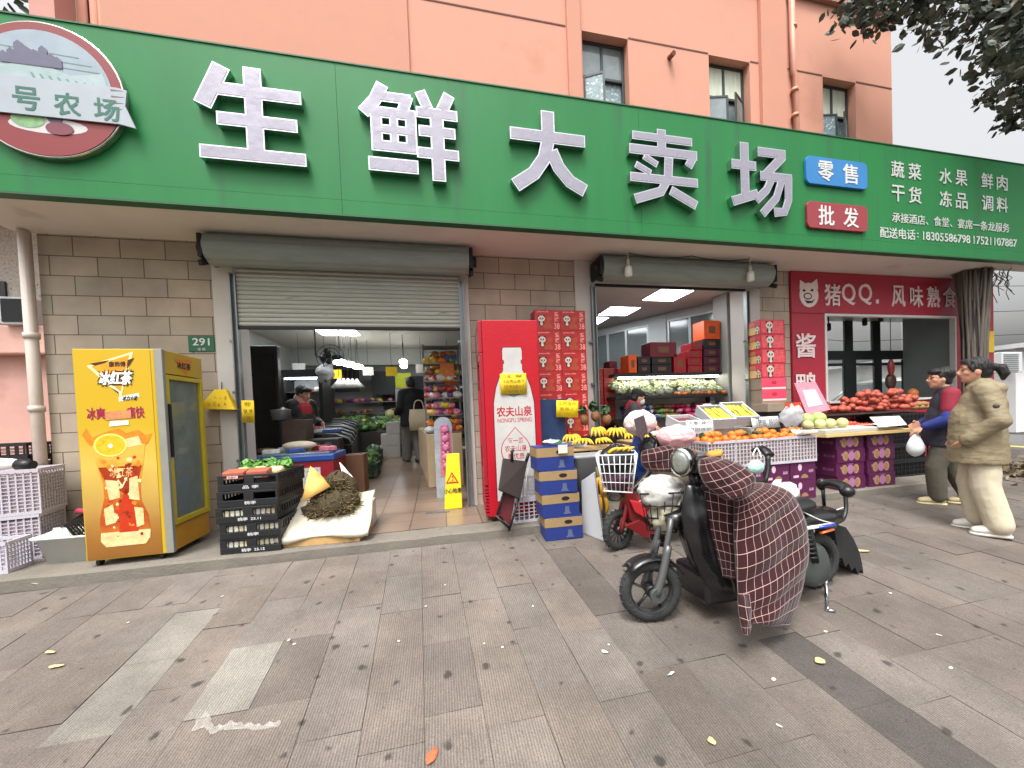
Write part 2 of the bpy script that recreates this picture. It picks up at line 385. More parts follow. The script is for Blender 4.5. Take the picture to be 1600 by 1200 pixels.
# ------------------------------------------------------------------ shop building
SALMON = mat('salmon_render', (200, 145, 124), .85, .05, 1.6, .1, bscale=60, dirt=((186, 130, 108), .9, .60))
SALMON2 = mat('salmon_pilaster', (194, 138, 117), .85, .05, 2, .1, bscale=60)
BRICKW = brickmat('tan_block_wall', (172, 157, 141), (154, 146, 131), (92, 80, 70), .425, .213, .005, 'xz', .75, .5, .5, .14, 3, shift=(.0, -.035))
SOFF = mat('canopy_soffit', (204, 198, 190), .8, .07, 1.5, .08, bscale=30, dirt=((150, 138, 122), 1.1, .66))
INWALL = mat('interior_white_wall', (160, 164, 163), .7, .05, 2)
INCEIL = mat('ceiling_panel', (188, 188, 184), .75, .05, 2)
bld = thing('shop_building', 'two storey salmon pink building with tan block shopfront walls', 'building', (0, 5.3, 0))
YW = 5.3
def upper():
    ops = [(2.17, 2.88), (4.23, 4.97), (6.40, 7.09)]; z0, z1 = 5.35, 6.69
    mb = MB(); xs = [-3.42]
    for a, b in ops: xs += [a, b]
    xs.append(7.9)
    for i in range(0, len(xs), 2): mb.bb(xs[i], xs[i+1], YW, YW+.24, 3.46, 7.86)
    for a, b in ops:
        mb.bb(a, b, YW, YW+.24, z1, 7.86); mb.bb(a, b, YW, YW+.24, 3.46, z0)
    mb.bb(7.66, 7.9, YW+.24, 14.8, 3.46, 7.86)
    mb.bb(-3.42, -3.18, YW+.24, 14.8, 3.46, 7.86)
    mb.bb(-3.18, 7.66, 14.56, 14.8, 3.46, 7.86)
    mb.build('upper_wall', SALMON, bld)
    mb = MB(); mb.bb(-3.5, 7.98, YW-.08, 14.9, 7.863, 7.98); mb.build('roof', mat('roof_edge', (150, 112, 100), .8, .1, 3), bld)
    mb = MB(); mb.bb(1.94, 2.14, YW-.05, YW, 3.5, 7.862); mb.bb(5.14, 5.62, YW-.07, YW, 3.5, 7.862); mb.bb(-3.42, -.19, YW-.03, YW, 3.5, 7.862); mb.build('pilaster', SALMON2, bld, bevel=.006)
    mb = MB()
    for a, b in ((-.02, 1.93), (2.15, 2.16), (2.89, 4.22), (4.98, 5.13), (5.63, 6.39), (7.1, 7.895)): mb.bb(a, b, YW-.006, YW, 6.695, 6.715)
    mb.build('groove_shade_strip', mat('groove_shadow', (110, 72, 64), .9, .1), bld)  # raised dark strips, the shade of a string groove put in as colour
    mb = MB(); mb.tube([(5.74, YW-.06, 7.8), (5.74, YW-.06, 6.62), (5.78, YW-.06, 6.55), (5.78, YW-.06, 3.6)], .045, 10)
    for z in (7.3, 6.3, 5.9): mb.cyl((5.76, YW-.06, z), (5.76, YW-.06, z+.05), .055)
    mb.build('drainpipe', mat('salmon_pipe', (194, 136, 114), .5, .06), bld)
    mb = MB(); mb.tube([(3.55, YW, 6.53), (3.55, YW-.12, 6.50)], .035, 10); mb.build('vent_stub', mat('rusty_stub', (120, 80, 66), .8), bld)
    WF = mat('window_frame_dark', (52, 58, 58), .5, .1)
    GL = mat('upper_window_glass', (120, 132, 134), .08, .35, 3, spec=.8)
    FROST = mat('frosted_window_film', (120, 142, 148), .35, .55, 38, spec=.5, dirt=((210, 220, 220), 22, .55))
    CURT = mat('pale_curtain', (196, 204, 186), .8, .2, 4, stretch=(6, 1, .6))
    for i, (a, b) in enumerate(ops):
        f = MB(); y0, y1 = YW+.13, YW+.18; m = (a+b)/2; zm = 6.18
        for bx in ((a, a+.04, z0, z1), (b-.04, b, z0, z1), (a+.04, b-.04, z1-.04, z1), (a+.04, b-.04, zm-.02, zm+.02), (m-.018, m+.018, zm+.02, z1-.04)): f.bb(bx[0], bx[1], y0, y1, bx[2], bx[3])
        fo = f.build('window', WF, bld, bevel=.004)
        g = MB(); g.bb(a+.04, b-.04, y0+.02, y0+.028, zm+.02, z1-.04); g.build('pane', (GL, CURT, CURT)[i], fo)
        g = MB(); g.bb(a+.04, b-.04, y0+.05, y0+.058, z0, zm-.02); g.build('pane', (FROST, GL, FROST)[i], fo)
        for s in (0, 1):   # casements standing ajar
            if i == 0 and s == 1: continue
            piv = V((a+.045 if s == 0 else b-.045, y0-.02, 0)); ang = R(-14 if s == 0 else 30) if i != 0 else R(-28)
            ww = (b-a)/2-.05; sg = 1 if s == 0 else -1
            if i == 0: piv = V((a+.045, y0-.02, 0))
            mrot = Matrix.Translation(piv) @ Matrix.Rotation(ang, 4, 'Z')
            c = MB(); c.M = mrot
            for bx in ((0, .03, z0, zm-.03), (ww-.03, ww, z0, zm-.03), (.03, ww-.03, zm-.06, zm-.03)):
                xa, xb = sorted((bx[0]*sg, bx[1]*sg)); c.bb(xa, xb, -.012, .012, bx[2], bx[3])
            co = c.build('sash', WF, fo)
            g = MB(); g.M = mrot; xa, xb = sorted((.03*sg, (ww-.03)*sg)); g.bb(xa, xb, -.003, .003, z0, zm-.06); g.build('sash_pane', (FROST, GL, FROST)[i], fo)
upper()
def lower():
    mb = MB(); zc = 3.46
    for a, b in ((-4.13, -2.53), (.43, 1.92), (5.05, 5.62)): mb.bb(a, b, YW, YW+.25, STEP, zc)
    mb.bb(-4.13, -3.9, YW+.25, 14.5, STEP, zc)
    o = mb.build('block_wall', BRICKW, bld)
    mb = MB(); PIL = mat('white_pilaster_render', (192, 188, 182), .75, .06, 3, .12, bscale=25, dirt=((160, 152, 140), 2.5, .66))
    for a, b in ((-2.528, -2.30), (.31, .428), (1.922, 2.16)): mb.bb(a, b, YW-.02, YW+.3, STEP, zc)
    mb.bb(4.74, 5.048, YW-.01, YW+.3, STEP, zc)
    mb.build('shop_pilaster', PIL, bld, bevel=.012)
    mb = MB(); mb.bb(4.73, 4.88, 5.66, 6.0, .1, 3.195); mb.bb(5.3, 5.62, 7.5, 7.8, .1, 3.195); mb.build('interior_column', mat('interior_grey_column', (150, 150, 146), .6, .06), bld, bevel=.01)
    mb = MB()
    mb.bb(-2.3, .31, YW, YW+.25, 3.2, zc); mb.bb(2.16, 4.74, YW, YW+.25, 3.2, zc); mb.build('lintel', INWALL, bld)
    mb = MB(); mb.bb(-3.9, -3.7, 5.56, 14.3, .05, 3.3); mb.bb(-3.7, 7.6, 14.1, 14.3, .05, 3.3); mb.bb(7.4, 7.6, 6.7, 14.1, .05, 3.3); mb.bb(.95, 1.05, 7.6, 14.1, .05, 3.195); mb.build('interior_wall', INWALL, bld)
    # beam line and dark back wall cladding
    mb = MB(); mb.bb(-3.7, .95, 11.2, 11.4, 2.75, 3.195); mb.build('ceiling_beam', INWALL, bld)
    mb = MB(); mb.bb(-1.9, .93, 14.02, 14.09, .5, 2.7); mb.build('back_wall_cladding', mat('dark_cladding', (48, 50, 52), .6, .5, 14), bld)
    mb = MB(); mb.bb(-3.7, 7.6, 5.56, 14.1, 3.2, 3.3); mb.build('ceiling', INCEIL, bld)
    mb = MB(); mb.tube([(-4.17, 5.22, 3.44), (-4.17, 5.22, STEP)], .05, 12)
    for z in (2.32, 1.55, .7): mb.cyl((-4.17, 5.22, z), (-4.17, 5.22, z+.06), .062)
    mb.build('drainpipe', mat('pale_drainpipe', (196, 184, 174), .55, .08), bld)
    # canopy slab carrying the sign
    mb = MB(); mb.bb(-4.3, 9.5, 4.5, YW, 3.46, 3.62); mb.bb(9.5, 10.9, 4.5, 4.82, 3.462, 3.60); mb.build('canopy', SOFF, bld)
    # grey-white partition wall with windows inside the second shop
    a, b = V((5.15, 6.0, 0)), V((3.4, 9.2, 0)); d = (b-a); ln = d.length; d.normalize(); nrm = V((-d.y, d.x, 0))
    M = Matrix((d, nrm, Z3)).transposed().to_4x4(); M.translation = a
    mb = MB(); mb.M = M; mb.bb(0, ln, 0, .08, .1, 1.35); mb.bb(0, ln, 0, .08, 3.06, 3.195); mb.bb(-.02, .06, 0, .08, 1.35, 3.06); mb.bb(1.25, 1.65, -.15, .1, 1.35, 3.19); mb.bb(ln-.2, ln, 0, .08, 1.35, 3.06); o = mb.build('partition_wall', INWALL, bld)
    mb = MB(); mb.M = M
    for x in (.06, .75, 1.2, 1.66, 2.2, 2.7, ln-.25): mb.bb(x, x+.05, .01, .07, 1.35, 3.06)
    mb.bb(.06, ln-.2, .015, .065, 1.35, 1.40); mb.bb(.06, ln-.2, .015, .065, 3.02, 3.06); mb.build('partition_window_frame', mat('aluminium_frame', (170, 174, 174), .4, .05, metal=.3), bld)
    mb = MB(); mb.M = M; mb.bb(.1, ln-.2, .035, .045, 1.4, 3.03); mb.build('partition_glass', mat('grey_partition_glass', (92, 98, 98), .12, .1, 2, spec=.7), bld)
lower()

# ceiling panel lights (lit)
LIT = mat('lit_panel', (255, 255, 255), .5, 0, emit=(244, 250, 255), es=9)
FRAME = mat('panel_frame', (200, 200, 200), .5, .03)
def panel(x, y, label, w=.62, z=3.197):
    t = thing('ceiling_light', label, 'ceiling light', (x, y, z), 0, 'lit ceiling panels inside the shops')
    mb = MB(); mb.bb(x-w/2, x+w/2, y-w/2, y+w/2, z-.012, z); mb.build('frame', FRAME, t)
    mb = MB(); mb.bb(x-w/2+.02, x+w/2-.02, y-w/2+.02, y+w/2-.02, z-.018, z-.0125); mb.build('diffuser', LIT, t)
p = onz(527, 518, 3.19); panel(p.x, p.y, 'bright square ceiling light just under the raised shutter of the wide doorway', .8)
for (px, py), lb in zip(((1043, 461), (967, 486), (922, 500.5)), ('largest bright ceiling panel seen through the narrower doorway', 'bright ceiling panel second in the row through the narrower doorway', 'smallest ceiling panel cut by the left edge of the narrower doorway')):
    p = onz(px, py, 3.19); panel(p.x, p.y, lb)
p = onz(1110, 487, 3.19); panel(5.6, 6.4, 'ceiling panel half hidden by the grey column of the narrower doorway')
for x, y in ((-1.2, 12.6), (-2.9, 7.6), (-1.3, 6.5)):
    panel(x, y, 'lit ceiling panel hanging out of sight over the vegetable aisle', .62)

# ------------------------------------------------------------------ big green sign
GREEN = mat('green_sign_panel', (34, 113, 60), .45, .09, 1.6, .06, bscale=2.2, spec=.28, stretch=(2.5, 1, .22), dirt=((44, 98, 62), 1.4, .60))
FILM = mat('letter_face_film', (146, 143, 155), .28, .05, 3, .28, bscale=7, spec=.6, metal=.3)
SIDE = mat('chrome_letter_side', (196, 196, 202), .12, .15, 20, .15, metal=1)
sign = thing('shop_sign', 'long green fascia sign with five big silver characters above the shopfronts', 'sign', (3, 4.4, 3.44))
mb = MB(); xs = [-4.3, -.9, 2.5, 5.95, 8.2, 10.9]
for a, b in zip(xs, xs[1:]): mb.bb(a+.0015, b-.0015, 4.40, 4.48, 3.455, 3.60); mb.bb(a+.0015, b-.0015, 4.40, 4.48, 3.602, 4.985)
mb.build('fascia', GREEN, sign)
mb = MB(); mb.bb(-4.3, 10.9, 4.392, 4.50, 3.435, 3.454); mb.bb(-4.3, 10.9, 4.39, 4.50, 4.986, 5.0); mb.build('trim', mat('green_trim', (28, 84, 48), .5, .1), sign)
YS = 4.398
BIG = {  # heavy strokes of the five sign characters in a unit box: (points, thickness)
 '生': [([(.24, .98), (.05, .55)], .17), ([(.17, .74), (.98, .74)], .14), ([(.52, 1.0), (.52, .05)], .17), ([(.17, .43), (.93, .43)], .14), ([(.0, .07), (1.0, .07)], .14)],
 '鲜': [([(.21, .99), (.13, .82), (.0, .66)], .13), ([(.14, .86), (.50, .86)], .11), ([(.47, .90), (.40, .70)], .12), ([(.06, .69), (.54, .69)], .12), ([(.13, .74), (.13, .28)], .12), ([(.49, .74), (.49, .28)], .12), ([(.31, .72), (.31, .30)], .09), ([(.1, .51), (.52, .51)], .10), ([(.07, .33), (.55, .33)], .12), ([(.03, .13), (.55, .13)], .15),
        ([(.60, .97), (.68, .78)], .12), ([(.92, .97), (.83, .78)], .13), ([(.55, .74), (1.0, .74)], .12), ([(.57, .54), (.97, .54)], .12), ([(.54, .30), (1.0, .30)], .12), ([(.77, .78), (.77, .0)], .15)],
 '大': [([(.02, .68), (.98, .68)], .15), ([(.5, 1.0), (.5, .66), (.44, .42), (.30, .22), (.06, .05)], .17), ([(.53, .52), (.62, .32), (.76, .16), (.96, .06)], .17)],
 '卖': [([(.05, .88), (.93, .88)], .11), ([(.47, 1.0), (.47, .70)], .13), ([(.0, .70), (1.0, .70)], .13), ([(.95, .70), (.86, .54)], .12), ([(.20, .62), (.40, .52)], .09), ([(.08, .50), (.30, .40)], .09), ([(.57, .64), (.55, .36), (.44, .17), (.06, .04)], .13), ([(.0, .33), (1.0, .33)], .12), ([(.58, .20), (.97, .02)], .13)],
 '场': [([(.0, .67), (.40, .67)], .13), ([(.21, .98), (.21, .22)], .14), ([(.0, .16), (.42, .30)], .13), ([(.43, .88), (.90, .88)], .13), ([(.86, .86), (.52, .54)], .13), ([(.46, .55), (1.0, .55)], .13), ([(.94, .58), (.93, .25), (.86, .08), (.68, .06)], .13), ([(.66, .54), (.56, .36), (.38, .20)], .12), ([(.82, .52), (.72, .26), (.48, .02)], .12)]}
def stroke_poly(pts, th):
    pts = [V(p) for p in pts]; L_, R_ = [], []
    for i, p in enumerate(pts):
        d = (pts[min(i+1, len(pts)-1)]-pts[max(i-1, 0)]).normalized(); n = V((-d.y, d.x))*th/2; L_.append(p+n); R_.append(p-n)
    return [(q.x, q.y) for q in R_+L_[::-1]]
for ch, x0, x1, z0, z1 in (('生', -2.10, -1.19, 3.855, 4.75), ('鲜', -.64, .31, 3.83, 4.78), ('大', .86, 1.78, 3.82, 4.73), ('卖', 2.32, 3.24, 3.80, 4.70), ('场', 3.74, 4.67, 3.77, 4.70)):
    mb = MB(); k = 0
    for pts, th in BIG[ch]:
        k += 1; P = [((u*(x1-x0)), w_*(z1-z0)) for u, w_ in stroke_poly(pts, th)]; O = (x0, YS, z0); dep = .085+k*.0004
        mb.mi = 1; mb.prism(P, O, X3, Z3, 0, dep-.004); mb.mi = 0; P = [((u*(x1-x0)), w_*(z1-z0)) for u, w_ in stroke_poly([V(pts[0])+(V(pts[1])-V(pts[0])).normalized()*.014]+pts[1:-1]+[V(pts[-1])+(V(pts[-2])-V(pts[-1])).normalized()*.014], th-.028)]
        mb.prism(P, O, X3, Z3, dep-.0039, dep)
    mb.build('character', [FILM, SIDE], sign)
# round farm emblem
cx, cz, rr = -3.255, 4.325, .585
def disc(r, n=48, z0=None, z1=None): return [(r*math.cos(2*math.pi*k/n), r*math.sin(2*math.pi*k/n)) for k in range(n)]
O = V((cx, YS, cz))
mb = MB(); mb.prism(disc(rr), O, X3, Z3, 0, .06); em = mb.build('emblem', mat('chrome_rim', (190, 186, 182), .15, .2, 12, metal=.9), sign, bevel=.008)
mb = MB(); mb.prism(disc(rr-.015), O, X3, Z3, .061, .066); mb.build('emblem_border', mat('emblem_red', (124, 34, 36), .4, .06), em)
def arc(r, z0, up=True, n=40):
    a = math.asin(max(-1, min(1, z0/r)))
    if up: return [(r*math.cos(a+(math.pi-2*a)*k/n), r*math.sin(a+(math.pi-2*a)*k/n)) for k in range(n+1)]
    return [(r*math.cos(math.pi-a+(math.pi+2*a)*k/n), r*math.sin(math.pi-a+(math.pi+2*a)*k/n)) for k in range(n+1)]
mb = MB(); mb.prism(arc(.50, -.02), O, X3, Z3, .0665, .070); mb.build('emblem_sky', mat('emblem_sky', (140, 154, 166), .4, .12, 5), em)
mb = MB()
def hill(pts, t0, t1): mb.prism(pts, O, X3, Z3, t0, t1)
hill([(-.49, 0), (.49, 0), (.44, .19), (.2, .14), (-.05, .24), (-.25, .17), (-.47, .17)], .0702, .0725); mb.build('emblem_hill', mat('emblem_hill', (150, 168, 170), .5, .15, 8), em)
mb = MB()
for k in range(9): a = -.08+k*.062; mb.prism([(a, .13-.006*k), (a+.016, .13-.006*k), (a+.075, .02), (a+.045, .02)], O, X3, Z3, .0727, .0740)
for z, l in ((.33, .3), (.27, .4), (.22, .46)): mb.prism([(-l, z), (l*.9, z-.03), (l*.9, z-.022), (-l, z+.008)], O, X3, Z3, .0705, .0715)
mb.build('emblem_field_row', mat('emblem_green_line', (96, 132, 120), .5, .05), em)
mb = MB()
for k, (x, h, w_) in enumerate(((-.37, .07, .05), (-.32, .10, .05), (-.27, .17, .06), (-.22, .13, .06), (-.16, .11, .05), (-.10, .15, .05), (-.05, .09, .06), (.0, .07, .05))): mb.prism([(x-.03, .2), (x-.03+w_+.01, .2), (x-.03+w_+.01, .2+h), (x-.03+w_/2, .2+h+.03), (x-.03, .2+h)], O+V((.12, 0, -.01)), X3, Z3, .0742+k*.0002, .0752+k*.0002)
mb.build('emblem_farmhouse', mat('emblem_castle', (86, 84, 108), .5, .2, 12), em)
mb = MB(); mb.prism([(-.66, .085), (.55, .085), (.62, .07), (.60, -.07), (.67, -.26), (.55, -.235), (-.66, -.235)], O+V((0, 0, -.01)), X3, Z3, .0755, .088); rb = mb.build('ribbon', [mat('ribbon_white', (156, 164, 172), .35, .06)], em)
mb = MB()
for px, ch in ((40, '号'), (104, '农'), (166, '场')):
    p = at(px, 154+(px-44)*.14, YS-.09); mb.text(ch, (p.x, YS-.0895, p.z), X3, Z3, .19, .20, 0, .02)
mb.text('八', (-3.90, YS-.0895, 4.24), X3, Z3, .19, .18, 0, .02); mb.build('ribbon_lettering', mat('ribbon_green', (36, 96, 82), .5, .05), em)
mb = MB()
for k in range(4): mb.prism([(.50, .07-k*.055), (.60-.01*abs(k-1), .065-k*.055), (.50, .055-k*.055)], O+V((0, 0, -.015)), X3, Z3, .0882, .0895)
mb.build('ribbon_notch', mat('ribbon_brown', (120, 84, 84), .5, .05), em)
def blob(pts, t0, t1, m, nm):
    mb = MB()
    mb.prism(pts, O, X3, Z3, t0, t1); mb.build(nm, m, em)
def oval(x, z, a, b, n=20): return [(x+a*math.cos(2*math.pi*k/n), z+b*math.sin(2*math.pi*k/n)) for k in range(n)]
blob(oval(.02, -.31, .28, .07), .0662, .0675, mat('emblem_white', (190, 186, 186), .5, .1), 'emblem_plate')
blob(oval(-.12, -.27, .12, .075), .0678, .0695, mat('emblem_leaf', (120, 160, 110), .5, .35, 20), 'emblem_vegetable')
blob(oval(-.10, -.20, .10, .035), .0697, .071, mat('emblem_tan', (190, 160, 120), .5, .2), 'emblem_vegetable')
blob(oval(.07, -.23, .06, .06), .0697, .0715, mat('emblem_dark', (66, 60, 82), .5, .2), 'emblem_vegetable')
blob(oval(.10, -.33, .10, .055), .0718, .0735, mat('emblem_plum', (110, 46, 60), .5, .2), 'emblem_vegetable')
# round-cornered tags
def rrect(w_, h, r, n=5):
    out = []
    for cx_, cz_, a0 in ((w_/2-r, h/2-r, 0), (-w_/2+r, h/2-r, 90), (-w_/2+r, -h/2+r, 180), (w_/2-r, -h/2+r, 270)):
        for k in range(n+1): a = R(a0+90*k/n); out.append((cx_+r*math.cos(a), cz_+r*math.sin(a)))
    return out
for (x0, x1, z0, z1, nm, col, chs) in ((4.96, 6.02, 4.285, 4.655, 'blue_tag', (44, 118, 178), '零售'), (4.96, 6.01, 3.69, 4.05, 'red_tag', (140, 50, 58), '批发')):
    O2 = V(((x0+x1)/2, YS, (z0+z1)/2)); mb = MB(); mb.prism(rrect(x1-x0, z1-z0, .07), O2, X3, Z3, 0, .04); tg = mb.build(nm, mat(nm, col, .4, .05, 3), sign, bevel=.005)
    mb = MB()
    for k, ch in enumerate(chs): mb.text(ch, O2+V((-.21+.43*k, -.0405, 0)), X3, Z3, .27, .27, .006, .0105)
    mb.build('lettering', INKW, tg)
mb = MB(); GREYW = mat('sign_small_lettering', (182, 188, 182), .5, .08, 12)
for row, (zc_, ws) in enumerate(((4.655, ('蔬菜', '水果', '鲜肉')), (4.31, ('干货', '冻品', '调料')))):
    for (xc, dz), wd in zip(((6.80, -.005), (7.75, -.01), (8.64, .0)), ws):
        for k, ch in enumerate(wd): mb.text(ch, (xc-.165+.33*k, YS-.001, zc_+dz), X3, Z3, .25, .235, .006, .014)
mb.text('承接酒店、食堂、宴席一条龙服务', (7.74, YS-.001, 3.955), X3, Z3, 2.45, .145, .004, .012)
for s_, pa, pb, hh in (('配送电话', 1376, 1431, .155), (':', 1434, 1436, .07), ('18305586798', 1443, 1517, .125), ('17521107887', 1522, 1590, .125)):
    xa_, xb_ = at(pa, 375, YS).x, at(pb, 375, YS).x; mb.text(s_, ((xa_+xb_)/2, YS-.001, 3.725), X3, Z3, xb_-xa_, hh, .004, .018 if hh < .15 else .011)
mb.build('small_lettering', GREYW, sign)

# ------------------------------------------------------------------ roller shutters
SHUT = mat('shutter_grey_green', (170, 172, 162), .5, .12, 2, metal=.15, stretch=(1, 1, 5), dirt=((112, 110, 98), 2.0, .62))
ROLLM = mat('shutter_roll', (128, 138, 132), .5, .15, 2, stretch=(1, 4, 4))
def shutter(label, x0, x1, rx0, rx1, zr, rr_, curtain):
    t = thing('roller_shutter', label, 'roller shutter', ((x0+x1)/2, YW-.1, 2.4))
    mb = MB(); n = 36; prof = []
    for k in range(n):
        a = 2*math.pi*k/n; q = rr_*(1-.035*(k % 4 == 0)); prof.append((q*math.cos(a), q*math.sin(a)))
    yc = YW-.04-rr_
    mb.rings([[(rx0, yc+a, zr+b) for a, b in prof], [(rx1, yc+a, zr+b) for a, b in prof]], True, True, False)
    mb.build('shutter_roll', ROLLM, t)
    for x in (rx0-.05, rx1+.01):
        mb = MB(); mb.bb(x, x+.04, yc-.15, YW-.022, zr-.13, zr+.12); mb.cyl((x-.05, yc, zr), (x+.09, yc, zr), .07); mb.box((x+.02, yc-.06, zr-.16), (.03, .2, .06), Matrix.Rotation(R(25), 3, 'X')); mb.build('bracket', DARK, t)
    if curtain:
        mb = MB(); z1, z0 = zr-.03, 2.475; ns = int((z1-z0)/.052); rs = []
        for k in range(ns):
            zt = z1-(z1-z0)*k/ns; h = (z1-z0)/ns
            for fz, fy in ((0, .0), (.12, .012), (.5, .018), (.85, .012), (.97, 0)): rs.append([(x0+.02, YW-.045-fy, zt-h*fz), (x1-.02, YW-.045-fy, zt-h*fz)])
        mb.rings(rs, closed=False, cap=False, sm=False); mb.build('slat_curtain', SHUT, t)
        mb = MB(); mb.bb(x0+.02, x1-.02, YW-.075, YW-.035, 2.44, 2.474); mb.build('bottom_bar', DARK, t, bevel=.004)
    else:
        mb = MB(); mb.bb(x0+.02, x1-.02, YW-.075, YW-.035, 3.085, 3.12); mb.build('bottom_bar', DARK, t, bevel=.004)
    for x in (x0-.045, x1-.02):
        mb = MB(); mb.bb(x, x+.012, YW-.09, YW-.022, STEP, 3.09); mb.bb(x+.053, x+.065, YW-.09, YW-.022, STEP, 3.09); mb.bb(x+.012, x+.053, YW-.034, YW-.022, STEP, 3.09)
        for z in (.9, 1.7, 2.3): mb.box((x-.02, YW-.05, z), (.04, .03, .03))
        mb.build('guide_rail', STEEL, t)
shutter('wide grey roller shutter half lowered over the wide doorway', -2.28, .31, -2.43, .42, 3.29, .175, True)
shutter('narrower roller shutter fully rolled up over the narrower doorway', 2.19, 4.74, 2.22, 4.98, 3.28, .175, False)

# house number plate
t = thing('house_number_plate', 'small green plate with white house number 291 on the block wall', 'sign', (-2.67, 5.29, 2.2))
mb = MB(); mb.bb(-2.80, -2.54, 5.285, 5.298, 2.19, 2.37); mb.build('plate', mat('plate_green', (20, 92, 62), .4, .06), t, bevel=.004)
mb = MB(); mb.text('291', (-2.67, 5.283, 2.30), X3, Z3, .17, .085, .002, .015); mb.text('凌 路', (-2.67, 5.283, 2.215), X3, Z3, .08, .03, .001, 0); mb.build('lettering', INKW, t)

# two bulbs and their cable under the canopy
for i, (px, py, lb) in enumerate(((982, 422, 'bare glass bulb hanging in front of the rolled-up shutter, left one'), (1173, 430, 'bare glass bulb hanging at the right end of the rolled-up shutter'))):
    p = at(px, py, 4.86); t = thing('bulb_lamp', lb, 'lamp', (p.x, p.y, 3.46))
    mb = MB(); mb.tube([(p.x, p.y, 3.46), (p.x, p.y, p.z+.14)], .006, 6); mb.cyl((p.x, p.y, p.z+.06), (p.x, p.y, p.z+.14), .022); mb.build('holder', mat('lamp_holder', (200, 196, 186), .5), t)
    mb = MB(); mb.lathe([(.022, .06), (.045, .045), (.052, .0), (.052, -.07), (.04, -.085), (.01, -.088)], 14, p); mb.build('bulb', mat('milky_bulb', (214, 214, 206), .25, .1, 12), t)
a = at(982, 395, 4.86); b = at(1173, 404, 4.86); pts = []
for k in range(17):
    s = k/16; pts.append(a.lerp(b, s)+V((0, 0, -.045*math.sin(math.pi*((s*2) % 1.0001)))))
for q in pts: q.z = min(q.z, 3.45)
mb = MB(); mb.tube(pts, .006, 5); tag(mb.build('lamp_cable', INKB), 'thin black cable looping under the canopy between two bulbs', 'cable')
# ------------------------------------------------------------------ cooked food kiosk at the corner
RED = mat('kiosk_red_board', (164, 38, 58), .45, .07, 1.5, .03, bscale=4, dirt=((128, 28, 42), 1.4, .6))
kk = thing('food_kiosk', 'red fronted cooked food kiosk with a wide serving window at the corner', 'kiosk', (7.5, 5.3, .1))
YK = 5.26
mb = MB(); mb.bb(5.63, 9.52, YK, YK+.06, 2.775, 3.455); o = mb.build('sign_board', RED, kk, bevel=.004)
mb = MB(); mb.bb(5.63, 6.29, YK+.004, YK+.06, .1, 2.770); mb.bb(9.30, 9.52, YK+.004, YK+.06, .1, 2.770); mb.bb(6.295, 9.295, YK+.008, YK+.06, .1, 1.30); mb.build('side_board', RED, kk, bevel=.004)
mb = MB()
for px, ch, w_, h_ in ((1301, '猪', .33, .36), (1404, '风', .31, .37), (1432, '味', .31, .37), (1459, '熟', .31, .37), (1484, '食', .30, .37)):
    p = at(px, 461+(px-1300)*.018, YK); mb.text(ch, (p.x, YK-.001, p.z), X3, Z3, w_, h_, .012, .013)
for px in (1326, 1352):
    p = at(px, 460, YK); mb.text('Q', (p.x, YK-.001, p.z), X3, Z3, .29, .36, .012, .01)
p = at(1371, 471, YK); mb.prism(rrect(.06, .07, .01), (p.x, YK, p.z), X3, Z3, .001, .012)
for py, ch in ((540, '酱'), (601, '鸭')):
    p = at(1259, py, YK); mb.text(ch, (p.x, YK-.001, p.z), X3, Z3, .40, .40, .012, .013)
mb.build('lettering', mat('kiosk_white_lettering', (226, 206, 206), .5, .06, 14), kk)
# round smiling pig head emblem, simple outline
p = at(1264, 459, YK); O = V((p.x, YK, p.z)); PW = mat('emblem_cream', (226, 210, 204), .5, .05); PB = mat('emblem_black', (40, 22, 26), .5, .05)
mb = MB(); mb.prism(oval(0, -.02, .19, .20, 26), O, X3, Z3, .001, .010); mb.prism([(-.19, .07), (-.06, .16), (-.17, .22)], O, X3, Z3, .001, .0095); mb.prism([(.05, .17), (.19, .08), (.17, .25)], O, X3, Z3, .001, .0095); eo = mb.build('pig_emblem', PW, kk)
mb = MB(); mb.prism(oval(-.03, -.04, .085, .055, 18), O, X3, Z3, .0105, .0125); mb.prism(oval(-.10, .05, .03, .02), O, X3, Z3, .0105, .0125); mb.prism(oval(.06, .06, .03, .02), O, X3, Z3, .0105, .0125); mb.prism([(-.10, -.11), (.05, -.12), (.12, -.08), (.06, -.15), (-.04, -.16)], O, X3, Z3, .0105, .0125); mb.build('pig_face', PB, eo)
mb = MB(); mb.prism(oval(-.03, -.04, .065, .037, 16), O, X3, Z3, .0128, .0145); mb.build('pig_snout', PW, eo)
mb = MB(); WFR = mat('kiosk_white_frame', (206, 204, 200), .4, .05)
mb.bb(6.29, 6.33, YK-.006, YK+.075, 1.30, 2.772); mb.bb(9.26, 9.30, YK-.006, YK+.075, 1.30, 2.772); mb.bb(6.33, 9.26, YK-.006, YK+.075, 2.735, 2.772); mb.bb(6.33, 9.26, YK-.03, YK+.3, 1.27, 1.305); mb.build('opening_frame', WFR, kk)
KGREY = mat('kiosk_grey_panel', (124, 132, 130), .35, .08, 2)
mb = MB(); mb.bb(6.1, 9.52, YK+.06, 6.3, 2.9, 2.95); mb.build('ceiling', KGREY, kk)
mb = MB(); mb.bb(9.46, 9.52, YK+.065, 6.22, .1, 2.9); mb.build('side_wall', KGREY, kk)
mb = MB(); mb.bb(6.1, 9.46, 6.22, 6.28, .1, 1.25); mb.build('rear_wall', mat('kiosk_dark_panel', (52, 58, 58), .5, .1), kk)
BLK = mat('kiosk_black_frame', (30, 36, 38), .35, .1)
def vx(px, Y): return at(px, 550, Y).x
mb = MB(); Yr = 6.22
zt, zm0, zm1 = 2.9, at(1330, 562, Yr).z, at(1330, 548, Yr).z
